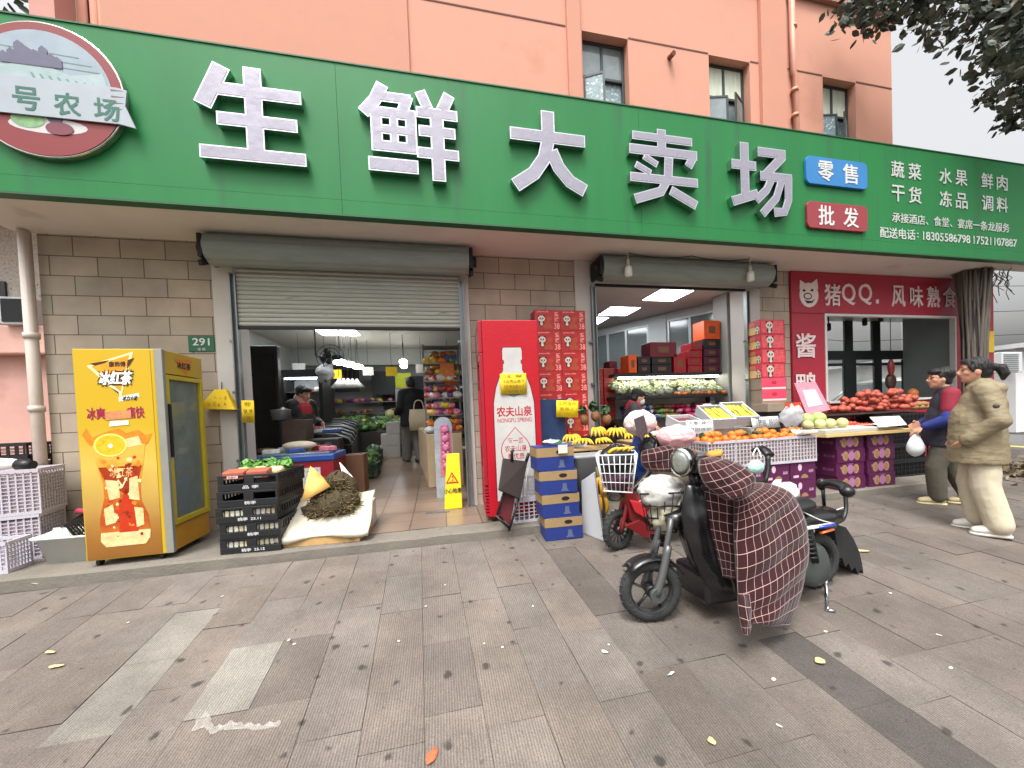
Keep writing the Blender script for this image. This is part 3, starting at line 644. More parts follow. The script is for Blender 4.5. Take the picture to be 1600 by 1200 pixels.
for a, b in ((1323, 1334), (1366, 1377)): mb.bb(vx(a, Yr), vx(b, Yr), Yr, Yr+.06, zm1, zt)
for a, b in ((1284, 1291), (1320, 1338), (1368, 1378), (1413, 1420)): mb.bb(vx(a, Yr), vx(b, Yr), Yr-.004, Yr+.055, 1.25, zm0)
mb.bb(6.1, 9.45, Yr-.006, Yr+.06, zm0, zm1); mb.bb(6.1, 9.45, Yr-.008, Yr+.058, zm0-.12, zm0-.07); mb.build('rear_window_frame', BLK, kk)
mb = MB(); mb.bb(6.1, 9.45, Yr+.02, Yr+.026, 1.26, 2.89); mb.build('rear_window_pane', glass('kiosk_glass', (200, 214, 214), .16), kk)
mb = MB(); mb.bb(vx(1378, Yr), 9.45, Yr-.02, Yr-.011, 1.25, zm0-.13) if False else None
for px, py in ((1295, 510), (1352, 502), (1377, 496)):
    q = at(px, py, 5.8); mb.cyl((q.x, 5.8, q.z-.06), (q.x+.05, 5.84, q.z+.05), .04); mb.tube([(q.x+.03, 5.82, q.z), (q.x+.03, 5.82, 2.9)], .012, 6)
mb.build('spotlight', BLK, kk)
mb = MB(); mb.bb(6.35, 9.4, 5.45, 6.0, 1.0, 1.28); mb.build('counter', mat('counter_steel', (110, 112, 112), .3, .1, metal=.6), kk)
t = thing('hanging_roast_meat', 'dark red pieces of roast meat hanging behind the kiosk glass', 'meat', (0, 0, 0))
q = at(1393, 578, 5.9); t.location = q
mb = MB(); mb.ell((q.x, q.y, q.z+.05), (.07, .05, .17)); mb.build('meat', mat('roast_red', (146, 50, 44), .4, .3, 14), t)
mb = MB(); mb.ell((q.x+.06, q.y+.05, q.z-.22), (.12, .07, .16)); mb.build('meat', mat('roast_brown', (84, 56, 48), .4, .3, 14), t)
mb = MB(); mb.tube([(q.x, q.y, q.z+.2), (q.x, q.y, 2.9)], .006, 5); mb.build('hook', DARK, t)
q = at(1427, 607, 5.7); tag(MB().ell((q.x, q.y, 1.385), (.10, .08, .1)).build('jar', mat('orange_jar', (214, 126, 70), .4, .3, 20)), 'small orange jar behind the kiosk window beside the man with glasses', 'jar')

# ------------------------------------------------------------------ corner tree with hanging dry roots, red column, plants beyond
ROOT = mat('dry_root_bark', (104, 98, 90), .9, .35, 14, .6, bscale=30, stretch=(1, 1, .15))
BARKD = mat('dark_trunk_bark', (58, 50, 52), .9, .3, 10, .6, bscale=20, stretch=(1, 1, .2))
rt = thing('root_covered_tree', 'old corner tree trunk wrapped in hanging grey roots under the canopy end', 'tree', (9.2, 4.9, 0))
rnd = random.Random(5); a0 = at(1524, 640, 4.9); xb = a0.x
mb = MB(); mb.tube([(xb, 4.9, -.02), (xb+.02, 4.9, .8), (xb-.02, 4.92, 1.8), (xb-.03, 4.9, 2.7), (xb, 4.88, 3.44)], [.16, .13, .13, .15, .17], 12); mb.build('trunk', BARKD, rt)
mb = MB()
for k in range(70):
    an = rnd.uniform(0, 6.28); r0 = rnd.uniform(.12, .17); tw = rnd.uniform(-.9, .9); z0 = rnd.choice((-.02, -.02, .5, 1.0)); pts = []
    top = rnd.uniform(.18, .27)
    for j in range(9):
        s = j/8; z = z0+(3.45-z0)*s; rr_ = r0+(top-r0)*max(0, s-.62)/.38+.02*math.sin(3*s+k)
        pts.append((xb+rr_*math.cos(an+tw*s), 4.9+rr_*math.sin(an+tw*s)*.8, z))
    mb.tube(pts, rnd.uniform(.008, .024), 5)
for k in range(26):
    x = xb+rnd.uniform(.2, .75); y = 4.9+rnd.uniform(-.25, .2); l = rnd.uniform(.15, .7); pts = [(x, y, 3.46)]
    for j in range(4): pts.append((x+rnd.uniform(-.06, .06), y+rnd.uniform(-.05, .05), 3.46-l*(j+1)/4))
    mb.tube(pts, .006, 4)
mb.build('hanging_root', ROOT, rt)['kind'] = 'stuff'
t = thing('red_column', 'red painted column behind the root covered tree with a yellow notice', 'column', (10.0, 5.25, 0))
q = at(1546, 500, 5.25); mb = MB(); mb.bb(q.x-.12, q.x+.14, 5.25, 5.5, 0, 3.46); mb.build('shaft', mat('column_red', (166, 52, 56), .6, .1), t, bevel=.01)
z = at(1546, 534, 5.25).z; mb = MB(); mb.bb(q.x-.02, q.x+.12, 5.238, 5.249, z-.2, z+.2); mb.build('notice', mat('notice_yellow', (226, 190, 60), .7, .15, 20), t)

LEAFG = facecol('leaf', .5, .15, 20)
def leaf_mesh(pts, size, rnd, base, name, parent):
    mb = MB(); cols = []
    for p in pts:
        s = size*rnd.uniform(.6, 1.25); d = V((rnd.uniform(-1, 1), rnd.uniform(-1, 1), rnd.uniform(-1.1, .35))).normalized()
        u = d.cross(V((rnd.uniform(-1, 1), rnd.uniform(-1, 1), rnd.uniform(-1, 1)))).normalized()*s*.30; n = d.cross(u).normalized()*s*.06
        a, b, c = p, p+d*s*.5, p+d*s; m = rnd.uniform(.55, 1.35); w_ = rnd.uniform(-.12, .12)
        va, vb, vc = mb.v(a), mb.v(b-n), mb.v(c)
        mb.f([va, mb.v(p+d*s*.28+u*.85), mb.v(p+d*s*.62+u*.9), vc, vb]); mb.f([va, vb, vc, mb.v(p+d*s*.62-u*.9), mb.v(p+d*s*.28-u*.85)])
        cc = (base[0]*m*(1+w_), base[1]*m, base[2]*m*(1-w_)); cols += [cc, cc]
    o = mb.build(name, LEAFG, parent); setcol(o.data, cols); return o
def inpoly(x, y, P):
    c = False; n = len(P)
    for i in range(n):
        (x0, y0), (x1, y1) = P[i], P[(i+1) % n]
        if (y0 > y) != (y1 > y) and x < (x1-x0)*(y-y0)/(y1-y0)+x0: c = not c
    return c
def proj(p):
    d = p-CAM_POS; c = [V(CAM_M[i]).dot(d) for i in range(3)]
    if c[2] < .1: return None
    return (FPX*c[0]/c[2]+CXP, FPX*c[1]/c[2]+CYP)
tr = thing('street_tree', 'leafy street tree reaching into the sky from the right above the sign end', 'tree', (10.6, 3.2, 0))
tr.location.z = gz(3.2)
rnd = random.Random(21)
sprigs = [((1600, 60), (1560, 75), (1535, 95)), ((1610, 10), (1500, 15), (1455, 38)), ((1560, -30), (1400, -8), (1318, 26)), ((1450, -20), (1370, 8), (1340, 34)), ((1610, 90), (1570, 120), (1548, 150)),
          ((1620, 130), (1595, 160), (1580, 186)), ((1520, -10), (1480, 20), (1490, 55)), ((1620, 30), (1580, 40), (1550, 50)), ((1560, -20), (1540, 20), (1520, 50)), ((1600, -20), (1590, 30), (1575, 70)), ((1470, -25), (1440, 0), (1432, 24)), ((1400, -10), (1390, 10), (1380, 30)), ((1640, 60), (1600, 100), (1590, 140)), ((1420, -20), (1350, -10), (1330, 10)), ((1640, 120), (1605, 130), (1590, 175))]
br = MB(); lp = []
hub = V((9.6, 3.4, 5.2))
br.tube(smoothpath([(10.6, 3.2, gz(3.2)-.1), (10.65, 3.25, 1.5), (10.5, 3.3, 3.0), (10.3, 3.3, 4.4), (10.2, 3.4, 5.6), (10.4, 3.5, 7.5)]), [.2]*8+[.17]*5+[.13]*4+[.08]*4, 12)
for sp in sprigs:
    Yd = rnd.uniform(3.6, 4.6); q = [at(px, py, Yd+.15*i) for i, (px, py) in enumerate(sp)]
    st = V((10.3+rnd.uniform(-.1, .1), 3.35, rnd.uniform(4.6, 6.2)))
    path = smoothpath([st, st.lerp(q[0], .6)+V((0, 0, .2))]+q, 4); n = len(path)
    br.tube(path, [max(.006, .035*(1-i/n)) for i in range(n)], 5)
    L_ = len(path)
    for i in range(6, L_):
        for k in range(11 if i < L_-2 else 14):
            lp.append(path[i]+V((rnd.gauss(0, .12), rnd.gauss(0, .12), rnd.gauss(-.03, .08))))
# dense mass of the crown at the right edge and above the frame
allow = [(1500, -40), (1512, 20), (1530, 40), (1532, 70), (1545, 75), (1555, 100), (1540, 130), (1565, 155), (1590, 185), (1605, 190), (1700, 190), (1700, -60)]
for k in range(2600):
    c = V((rnd.gauss(10.2, 1.15), rnd.gauss(3.9, .9), rnd.gauss(6.6, 1.0)))
    q = proj(c)
    if q and -60 < q[0] < 1640 and q[1] > -40:
        if not inpoly(q[0], q[1], allow): continue
    if c.z < 4.6: continue
    lp.append(c)
for k in range(500):
    q = (rnd.uniform(1545, 1640), rnd.uniform(-20, 110))
    if inpoly(q[0], q[1], allow): lp.append(at(q[0], q[1], rnd.uniform(3.4, 5.0)))
br.build('trunk', BARKD, tr)
leaf_mesh(lp, .14, rnd, (.055, .07, .05), 'crown', tr)

# ------------------------------------------------------------------ neighbours left and right
nb = thing('neighbour_building', 'old pink and pebble-dash building beyond the drainpipe at the left edge', 'building', (-6, 6.4, 0))
PINK = mat('pink_plaster', (206, 160, 148), .85, .1, 2, dirt=((180, 136, 126), 1.2, .6)); PEB = mat('pebble_dash', (196, 190, 180), .9, .35, 45, .5, bscale=45, dirt=((96, 92, 86), 30, .62))
Yn = 6.4; zb0, zb1 = at(20, 556, Yn).z, at(20, 512, Yn).z
mb = MB(); mb.bb(-14, -4.6, Yn, Yn+3, 0, zb0); mb.build('lower_wall', PINK, nb)
mb = MB(); mb.bb(-14, -4.6, Yn-.16, Yn+3, zb0+.002, zb1); mb.build('ledge', mat('pink_ledge', (224, 178, 164), .85, .12, 3), nb, bevel=.02)
mb = MB(); mb.bb(-14, -4.6, Yn+.02, Yn+3, zb1+.002, 4.05); mb.build('upper_wall', PEB, nb)
mb = MB(); mb.bb(-14, -4.45, Yn-.9, Yn+3.2, 4.06, 4.25); mb.build('eave', PINK, nb)
q0, q1 = at(-14, 505, Yn), at(8, 440, Yn); mb = MB(); mb.bb(q0.x, q1.x, Yn-.01, Yn+.018, q0.z, q1.z); w0 = mb.build('window', mat('dark_window', (40, 42, 44), .2, .2), nb); q = at(30, 500, Yn); mb = MB(); mb.bb(q.x-.04, q.x+.05, Yn-.01, Yn+.018, q.z-.12, q.z+.14); mb.build('window', mat('dark_window', (40, 42, 44)), nb)
q = at(47, 494, Yn); t = thing('wall_air_conditioner', 'small white boxed air conditioner on the pebble-dash wall beside the drainpipe', 'air conditioner', (q.x, Yn, q.z))
mb = MB(); mb.bb(q.x-.1, q.x+.2, Yn-.25, Yn, q.z-.16, q.z+.18); mb.build('casing', WHITEP, t, bevel=.01); mb = MB(); mb.bb(q.x-.07, q.x+.17, Yn-.262, Yn-.251, q.z-.13, q.z+.15); mb.build('grille', DARK, t)
# recessed wing of the pink building beyond the left corner, up high
wg = thing('pink_wing', 'pink rear wing with pipes beyond the top left corner of the sign', 'building', (-4.6, 7.2, 3.5))
WX = lambda px, Y: at(px, 12, Y).x
for p0, p1, Y, nm, c in ((44, 84, 7.0, 'pale_pink_render', (186, 140, 130)), (84, 110, 7.3, 'pink_render', (190, 132, 122)), (110, 172, 7.5, 'dusky_pink_render', (150, 92, 88))): MB().bb(WX(p0, Y), WX(p1, Y), Y, 9.5, 3.6, 9.5).build('wall', mat(nm, c, .85, .1, 2), wg)
for p0, Y, r_, m in ((116, 7.4, .06, WHITE), (127, 7.4, .06, SALMON2), (146, 7.35, .05, SALMON2), (158, 7.35, .045, SALMON2)): x = WX(p0, Y); MB().cyl((x, Y, 3.7), (x, Y, 9.4), r_).build('pipe', m, wg)
t = thing('background_tree', 'dark tree top showing above the sign at the top left corner', 'tree', (-8.5, 12, 0)); rnd = random.Random(9)
mb = MB(); mb.tube([(-8.5, 12, 0), (-8.6, 12, 4), (-8.7, 12, 9)], [.25, .2, .08], 8); mb.build('trunk', BARKD, t)
leaf_mesh([V((rnd.gauss(-8.9, 1.3), rnd.gauss(12, .9), rnd.gauss(9.2, 1.2))) for _ in range(900)], .28, rnd, (.05, .07, .04), 'crown', t)

fb = thing('low_white_building', 'low white building across the street at the right edge', 'building', (26, 9, 0))
mb = MB(); mb.bb(18.6, 44, 9, 16, -.1, 2.75); mb.build('wall', mat('far_white_wall', (214, 214, 214), .8, .08, .6, dirt=((170, 170, 168), .7, .6)), fb)
mb = MB(); mb.bb(18.3, 44.3, 8.6, 16.3, 2.752, 2.9); mb.build('roof', mat('far_roof', (190, 192, 194), .7, .1), fb)
mb = MB()
for x in (23.5, 27, 31): mb.bb(x, x+1.4, 8.985, 8.999, .9, 2.2)
mb.build('window', mat('far_window', (92, 100, 104), .3, .2), fb)
q = at(1578, 565, 8.7); t = thing('outdoor_air_conditioner', 'white outdoor air conditioner unit on the low white building', 'air conditioner', (q.x, 8.85, q.z))
mb = MB(); mb.bb(q.x-.45, q.x+.5, 8.64, 8.98, q.z-.35, q.z+.3); mb.build('casing', mat('ac_grey', (196, 198, 198), .5, .06), t, bevel=.02)
mb = MB()
for k in range(9): mb.bb(q.x-.38, q.x+.3, 8.625, 8.638, q.z-.3+k*.063, q.z-.27+k*.063)
mb.build('grille', mat('ac_grille', (120, 124, 126), .5), t)
for i, (dx, h) in enumerate(((-14, 9), (6, 12), (22, 10))):
    t = thing('apartment_block', ('distant pale apartment block behind the street, leftmost', 'distant pale apartment block behind the street, middle one', 'distant pale apartment block behind the street, rightmost')[i], 'building', (70+dx, 75, 0), 0, 'distant apartment blocks')
    mb = MB(); mb.bb(70+dx-6, 70+dx+6, 75, 85, -.1, h*.55); mb.build('wall', mat('hazy_wall', (198, 202, 204), .9, .05), t)
    mb = MB()
    for r_ in range(2):
        for c_ in range(5): mb.bb(70+dx-5.2+c_*2.2, 70+dx-4+c_*2.2, 74.96, 74.995, 1+r_*2.4, 2.4+r_*2.4)
    mb.build('window', mat('hazy_window', (150, 158, 162), .5, .1), t)

# parked car behind the kiosk
def parked_car(L0, label):
    t = thing('parked_car', label, 'car', L0)
    PAINT = mat('silver_car_paint', (186, 194, 192), .25, .04, 2, metal=.35, coat=.5); GLD = mat('car_glass', (46, 54, 56), .06, .1, spec=.8)
    x0, y0, z0 = L0
    sect = [(-2.15, .45, .62, .78), (-2.1, .40, .85, .84), (-1.3, .35, 1.0, .88), (-.7, .33, 1.05, .9), (1.4, .33, 1.06, .9), (2.0, .36, 1.02, .88), (2.2, .45, .8, .8)]
    mb = MB(); rs = []
    for x, zl, zh, hw in sect:
        rs.append([V((x0+x, y0+a*hw, z0+b)) for a, b in ((-1, zl), (-1.02, (zl+zh)/2), (-.98, zh-.05), (-.85, zh), (.85, zh), (.98, zh-.05), (1.02, (zl+zh)/2), (1, zl))])
    mb.rings(rs); mb.build('body', PAINT, t, bevel=.03)
    mb = MB(); rs = []
    for x, zh, hw in ((-1.0, 1.04, .84), (-.35, 1.62, .66), (.3, 1.72, .68), (1.3, 1.70, .66), (2.0, 1.06, .8)): rs.append([V((x0+x, y0-hw, z0+zh)), V((x0+x, y0+hw, z0+zh)), V((x0+x, y0+hw*1.2, z0+1.0)), V((x0+x, y0-hw*1.2, z0+1.0))])
    mb.rings(rs, sm=False); mb.build('cabin', GLD, t)
    mb = MB(); mb.rings([[V((x0+x, y0-w_, z0+z-.02)), V((x0+x, y0+w_, z0+z-.02)), V((x0+x, y0+w_, z0+z+.03)), V((x0+x, y0-w_, z0+z+.03))] for x, z, w_ in ((-.4, 1.6, .66), (.3, 1.72, .69), (1.3, 1.70, .68), (1.55, 1.5, .7))])
    for x, xt in ((-.98, -.36), (.35, .35), (1.95, 1.4)): mb.tube([(x0+x, y0-1.0, z0+1.03), (x0+xt, y0-.70, z0+1.66)], .035, 6); mb.tube([(x0+x, y0+1.0, z0+1.03), (x0+xt, y0+.70, z0+1.66)], .035, 6)
    mb.build('roof', PAINT, t)
    for x in (-1.4, 1.35):
        for s in (-.9, .9):
            mb = MB(); mb.cyl((x0+x, y0+s-.1, z0+.34), (x0+x, y0+s+.1, z0+.34), .34, n=20); wo_ = mb.build('wheel', BLACKP, t); mb = MB(); mb.cyl((x0+x, y0+s-.11, z0+.34), (x0+x, y0+s+.11, z0+.34), .2, n=16); mb.build('rim', STEEL, wo_)
    mb = MB(); mb.bb(x0-2.18, x0-2.1, y0-.75, y0-.45, z0+.68, z0+.8); mb.build('headlight', mat('lamp_clear', (220, 222, 222), .1), t)
    mb = MB(); mb.bb(x0-.6, x0+.9, y0-.935, y0-.925, z0+.72, z0+.86); mb.build('stripe', mat('taxi_yellow', (226, 180, 40), .4), t)
    return t
parked_car((12.0, 8.2, .12), 'silver car parked in the street, seen through the kiosk windows')
for z, lb in ((8.2, 'highest thin black overhead wire crossing the sky beyond the corner tree'), (6.5, 'middle thin black overhead wire crossing the sky beyond the corner tree'), (4.9, 'lowest thin black overhead wire crossing the sky beyond the corner tree')): tag(MB().tube([(9, 20, z+1), (25, 19, z-.1), (60, 18, z+1)], .02, 4).build('overhead_wire', INKB), lb, 'wire', 'overhead wires')
# ------------------------------------------------------------------ drinks coolers
def rampmat(name, stops, axis='z', lo=0, hi=1, rough=.35, nz=.12, nscale=7):
    m = mat(name, (200, 200, 200), rough, 0); t = m.node_tree; L = t.links.new; p = t.nodes['Principled BSDF']
    tc = t.nodes.new('ShaderNodeTexCoord'); sx = t.nodes.new('ShaderNodeSeparateXYZ'); L(tc.outputs['Object'], sx.inputs[0])
    n = t.nodes.new('ShaderNodeTexNoise'); n.inputs['Scale'].default_value = nscale; n.inputs['Detail'].default_value = 5; L(tc.outputs['Object'], n.inputs['Vector'])
    mr = t.nodes.new('ShaderNodeMapRange'); mr.inputs[1].default_value = lo; mr.inputs[2].default_value = hi; L(sx.outputs['xyz'.index(axis)], mr.inputs[0])
    ad = t.nodes.new('ShaderNodeMath'); ad.operation = 'MULTIPLY_ADD'; L(n.outputs[0], ad.inputs[0]); ad.inputs[1].default_value = nz; L(mr.outputs[0], ad.inputs[2])
    cr = t.nodes.new('ShaderNodeValToRGB'); e = cr.color_ramp.elements
    while len(e) < len(stops): e.new(.5)
    for k, (ps, c) in enumerate(stops): e[k].position = ps; e[k].color = lin(c)
    L(ad.outputs[0], cr.inputs[0]); L(cr.outputs[0], p.inputs['Base Color']); return m

# yellow cooler
P0 = at(112, 545, 4.28); P1 = onz(240, 545, P0.z); Wf = (P1-P0).length; angY = math.atan2(P1.y-P0.y, P1.x-P0.x)
yf = thing('yellow_drinks_cooler', 'yellow iced tea drinks cooler with a printed glass on its side and a glass door', 'cooler', (0, 0, 0))
H_ = P0.z-STEP; D_ = .66; zb = .06
YEL = mat('cooler_yellow', (190, 158, 28), .35, .04, 3, spec=.5)
POST = rampmat('tea_poster_print', [(0, (120, 76, 30)), (.16, (150, 100, 42)), (.30, (178, 140, 70)), (.5, (206, 176, 82)), (.68, (196, 162, 36)), (1, (196, 160, 28))], 'z', .05, H_, .3, .10, 4)
mb = MB(); mb.bb(0, Wf, 0, D_, zb, H_); mb.build('cabinet', YEL, yf, bevel=.006)
mb = MB(); mb.bb(.012, Wf-.03, -.004, -.0005, zb+.01, H_-.012); po = mb.build('side_poster', POST, yf)
def PU(u, v): return (.012+u*(Wf-.042), -.0042, zb+.01+v*(H_-zb-.022))
def pp(nm, pts, m, lay):
    mb = MB(); O = V((0, -.0042, 0)); mb.prism([(PU(u, v)[0], PU(u, v)[2]) for u, v in pts], O, X3, Z3, lay*.0007, lay*.0007+.0006); return mb.build(nm, m, po)
def ptext(nm, s, u, v, wu, hv, m, lay, off=.02, shear=0):
    mb = MB(); c = PU(u, v); mb.text(s, (c[0], -.0042, c[2]), X3, Z3, wu*(Wf-.042), hv*H_, 0, off, lift=lay*.0007+.0006, shear=shear); return mb.build(nm, m, po)
CREAM = mat('print_cream', (244, 226, 170), .35, .05); AMB = mat('print_amber', (206, 128, 30), .35, .25, 16); BRN = mat('print_brown', (74, 38, 20), .35, .1)
TEA = rampmat('tea_glass_print', [(0, (214, 176, 110)), (.12, (190, 116, 44)), (.35, (170, 70, 22)), (.6, (186, 96, 24)), (.85, (214, 140, 40)), (1, (226, 170, 70))], 'z', .25, H_*.58, .3, .35, 14)
ICE = mat('print_ice', (228, 196, 140), .3, .3, 18); TRED = mat('print_tea_red', (186, 52, 20), .3, .18, 10); PLUM = mat('print_plum', (150, 24, 66), .4, .05); SKYW = mat('print_white', (244, 240, 232), .4, .03)
pp('badge', [(.16, .925), (.78, .992), (.58, .775)], CREAM, 1); pp('badge', [(.22, .922), (.73, .978), (.58, .80)], mat('print_orange', (226, 150, 30), .35, .2, 12), 2)
pp('badge_corner', [(.20, .935), (.46, .952), (.40, .938), (.27, .925)], BRN, 3); pp('badge_corner', [(.70, .952), (.79, .962), (.68, .905)], BRN, 3); pp('badge_corner', [(.44, .825), (.56, .785), (.55, .80)], BRN, 3)
ptext('brand_name', '康师傅', .56, .932, .22, .026, INKB, 4, .02)
ptext('logo_outline', '冰红茶', .53, .866, .47, .078, INKB, 4, .085, .15); ptext('logo', '冰红茶', .53, .866, .43, .062, SKYW, 6, .03, .15)
ptext('slogan', '冰力十足', .70, .768, .20, .022, INKB, 3, .03, .2)
pp('slogan_back', [(.55, .752), (.82, .772), (.82, .792), (.55, .775)], SKYW, 1)
ptext('slogan', '冰爽', .24, .698, .24, .055, PLUM, 2, .02); ptext('slogan', '痛快', .76, .698, .24, .055, PLUM, 2, .02)
pp('old_sticker', [(.36, .664), (.70, .672), (.70, .712), (.36, .705)], mat('peeled_sticker', (196, 130, 84), .7, .3, 30), 5); pp('old_sticker', [(.40, .635), (.66, .640), (.66, .66), (.42, .66)], SKYW, 5)
pp('splash', [(.04, .60), (.10, .63), (.17, .585), (.24, .595), (.36, .61), (.52, .625), (.62, .60), (.78, .615), (.88, .585), (.97, .595), (.90, .545), (.84, .535), (.16, .535), (.10, .56)], AMB, 1)
pp('tea_glass', [(.14, .545), (.86, .545), (.82, .45), (.76, .36), (.76, .27), (.84, .20), (.86, .10), (.80, .055), (.24, .055), (.18, .10), (.20, .2), (.27, .29), (.27, .36), (.20, .45)], TEA, 2)
pp('glass_base', [(.20, .125), (.86, .125), (.85, .085), (.78, .055), (.26, .055), (.19, .085)], ICE, 3)
pp('tea_core', [(.44, .12), (.70, .12), (.68, .25), (.57, .34), (.46, .25)], TRED, 3)
pp('tea_core', [(.22, .44), (.80, .44), (.74, .37), (.57, .30), (.30, .37)], mat('print_tea_deep', (150, 50, 16), .3, .35, 12), 3)
rnd = random.Random(15); TON = [AMB, ICE, TRED, mat('print_tea_dark', (126, 44, 14), .3, .3, 12), mat('print_glint', (246, 222, 160), .3, .1)]
for k in range(60):
    v = rnd.uniform(.09, .53); hw = .30-.06*math.sin((v-.05)/.5*math.pi); u = .52+rnd.uniform(-hw, hw); a0_ = rnd.uniform(0, 6.28); r0 = rnd.uniform(.012, .045); pp('tea_swirl', [(u+r0*math.cos(a0_+q*1.26)*rnd.uniform(.5, 1.5), v+.32*r0*math.sin(a0_+q*1.26)*rnd.uniform(.5, 1.6)) for q in range(5)], TON[k % 5], 3.05+.013*k)
for a in ([(.30, .38), (.47, .37), (.48, .29), (.34, .28)], [(.62, .38), (.73, .39), (.74, .27), (.60, .28)], [(.26, .24), (.38, .26), (.40, .17), (.27, .16)], [(.66, .24), (.78, .23), (.78, .15), (.68, .14)], [(.60, .57), (.78, .585), (.82, .54), (.62, .53)]): pp('ice_cube', a, ICE, 4)
n = 28; pp('lemon_slice', [(.40+.22*math.cos(6.283*k/n), .545+.056*math.sin(6.283*k/n)) for k in range(n)], mat('print_lemon_rim', (238, 214, 110), .3, .05), 5)
pp('lemon_slice', [(.40+.195*math.cos(6.283*k/n), .545+.048*math.sin(6.283*k/n)) for k in range(n)], mat('print_lemon', (228, 178, 40), .3, .2, 24), 6)
pp('lemon_slice', [(.40+.03*math.cos(6.283*k/n), .542+.010*math.sin(6.283*k/n)) for k in range(n)], SKYW, 7)
ptext('glass_logo', '冰红茶', .52, .412, .30, .045, mat('print_gold_line', (240, 200, 130), .3, .05), 6, -.004, .1); pp('glass_logo', [(.46, .375), (.52, .335), (.60, .385), (.585, .385), (.52, .35), (.475, .378)], CREAM, 6)
# door side of the yellow cooler (+x)
DG = glass('cooler_door_glass', (130, 144, 138), .36)
GREYF = mat('cooler_grey_frame', (150, 150, 142), .4, .08, metal=.3)
mb = MB(); mb.bb(Wf, Wf+.06, -.004, .04, zb+.0, H_-.0); mb.build('door_post', GREYF, yf, bevel=.004)
mb = MB(); x0, x1 = Wf+.002, Wf+.05
mb.bb(x0, x1, .042, D_, H_-.22, H_-.004); mb.build('top_sign', YEL, yf, bevel=.004)
mb = MB(); mb.bb(x0, x1, .045, .10, .30, H_-.23); mb.bb(x0, x1, D_-.05, D_, .30, H_-.23); mb.bb(x0, x1, .10, D_-.05, .30, .35); mb.bb(x0, x1, .10, D_-.05, H_-.27, H_-.23); dr = mb.build('door', mat('cooler_olive_frame', (190, 170, 24), .4, .08), yf, bevel=.003)
mb = MB(); mb.bb(x0+.02, x0+.026, .10, D_-.05, .35, H_-.27); mb.build('door_glass', DG, dr)
mb = MB(); mb.bb(x1, x1+.02, .05, .075, .95, 1.45); mb.build('handle', DARK, dr)
mb = MB(); mb.bb(x0, x0+.03, .042, D_, zb, .29); mb.build('lower_grille', mat('cooler_amber', (196, 140, 30), .5, .1), yf)
mb = MB(); O = V((x1+.001, .34, H_-.12)); mb.prism([(-.16, .05), (.16, .09), (.04, -.1)], O, Y3, Z3, 0, .001); mb.build('door_badge', AMB, yf); mb = MB(); mb.text('冰红茶', O+V((.002, 0, 0)), Y3, Z3, .22, .07, 0, .03); mb.build('door_badge_text', INKB, yf)
mb = MB()
for k in range(5): mb.bb(Wf-.25, Wf-.01, .1, D_-.06, .4+k*.33, .41+k*.33)
mb.build('shelf', STEEL, yf)
mb = MB(); mb.bb(Wf-.005, Wf+.0015, .05, D_-.03, .3, H_-.24); mb.build('dark_interior', mat('cooler_interior', (150, 160, 152), .5, .4, 5), yf)
for x in (.06, Wf-.06):
    for y in (.06, D_-.06):
        mb = MB(); mb.cyl((x-.015, y, .03), (x+.015, y, .03), .03); mb.bb(x-.02, x+.02, y-.02, y+.02, .03, zb); mb.build('caster', BLACKP, yf)
yf.location = (P0.x, P0.y, STEP); yf.rotation_euler.z = angY

# red cooler
P0 = at(752, 500, 4.40); P1 = onz(839, 500, P0.z); Wr = (P1-P0).length; angR = math.atan2(P1.y-P0.y, P1.x-P0.x)
rf = thing('red_drinks_cooler', 'tall red spring water drinks cooler with a big white bottle printed on its side', 'cooler', (0, 0, 0)); H_ = P0.z-STEP; D_ = .82
REDC = mat('cooler_red', (170, 14, 32), .42, .06, 2.5, .12, bscale=26, spec=.35); RED2 = mat('cooler_dark_red', (150, 14, 36), .4, .06, 3)
mb = MB(); mb.bb(0, Wr, 0, D_, zb, H_); mb.build('cabinet', REDC, rf, bevel=.008)
def q_(nm, pts, m, lay, par):
    mb = MB(); mb.prism([(u*Wr, zb+v*(H_-zb)) for u, v in pts], (0, -.0005, 0), X3, Z3, lay*.0008, lay*.0008+.0007); return mb.build(nm, m, par)
def qt(nm, s, u, v, wu, hv, m, lay, par, off=.015):
    mb = MB(); mb.text(s, (u*Wr, -.0005, zb+v*(H_-zb)), X3, Z3, wu*Wr, hv*(H_-zb), 0, off, lift=lay*.0008+.0007); return mb.build(nm, m, par)
half = [(.16, .86), (.175, .845), (.175, .80), (.15, .795), (.15, .78), (.17, .775), (.17, .745), (.24, .71), (.31, .655), (.36, .58), (.365, .50), (.365, .08)]
cu_ = .52; poly = [(cu_-a, b) for a, b in half][::-1]+[(cu_+a, b) for a, b in half]
bo = q_('printed_bottle', [(cu_+(u-cu_)*1.06, v+.004) for u, v in poly], mat('print_dark_red', (120, 8, 24), .4, .05), 0, rf)
bo = q_('printed_bottle', poly, mat('print_bottle_white', (184, 182, 178), .4, .10, 5), 1, rf)
qt('brand', '农夫山泉', .52, .535, .64, .052, INKR, 2, bo, .02); qt('brand', 'NONGFU SPRING', .52, .49, .62, .022, INKR, 2, bo, .01)
q_('lake_print', [(.30, .625), (.42, .618), (.52, .608), (.66, .62), (.76, .632), (.60, .63), (.45, .632)], mat('print_lake', (88, 104, 108), .4, .3, 20), 2, bo)
dl = [(.52, .455)]+[(.52+.27*math.sin(t), .335-.085*math.cos(t)*1.0) for t in [math.pi*(.80-1.6*k/20) for k in range(21)]]
q_('drop_outline', dl, INKR, 2, bo); q_('drop_outline', [(.52+(u-.52)*.94, .34+(v-.34)*.955) for u, v in dl], mat('print_bottle_white', (0, 0, 0)), 3, bo)
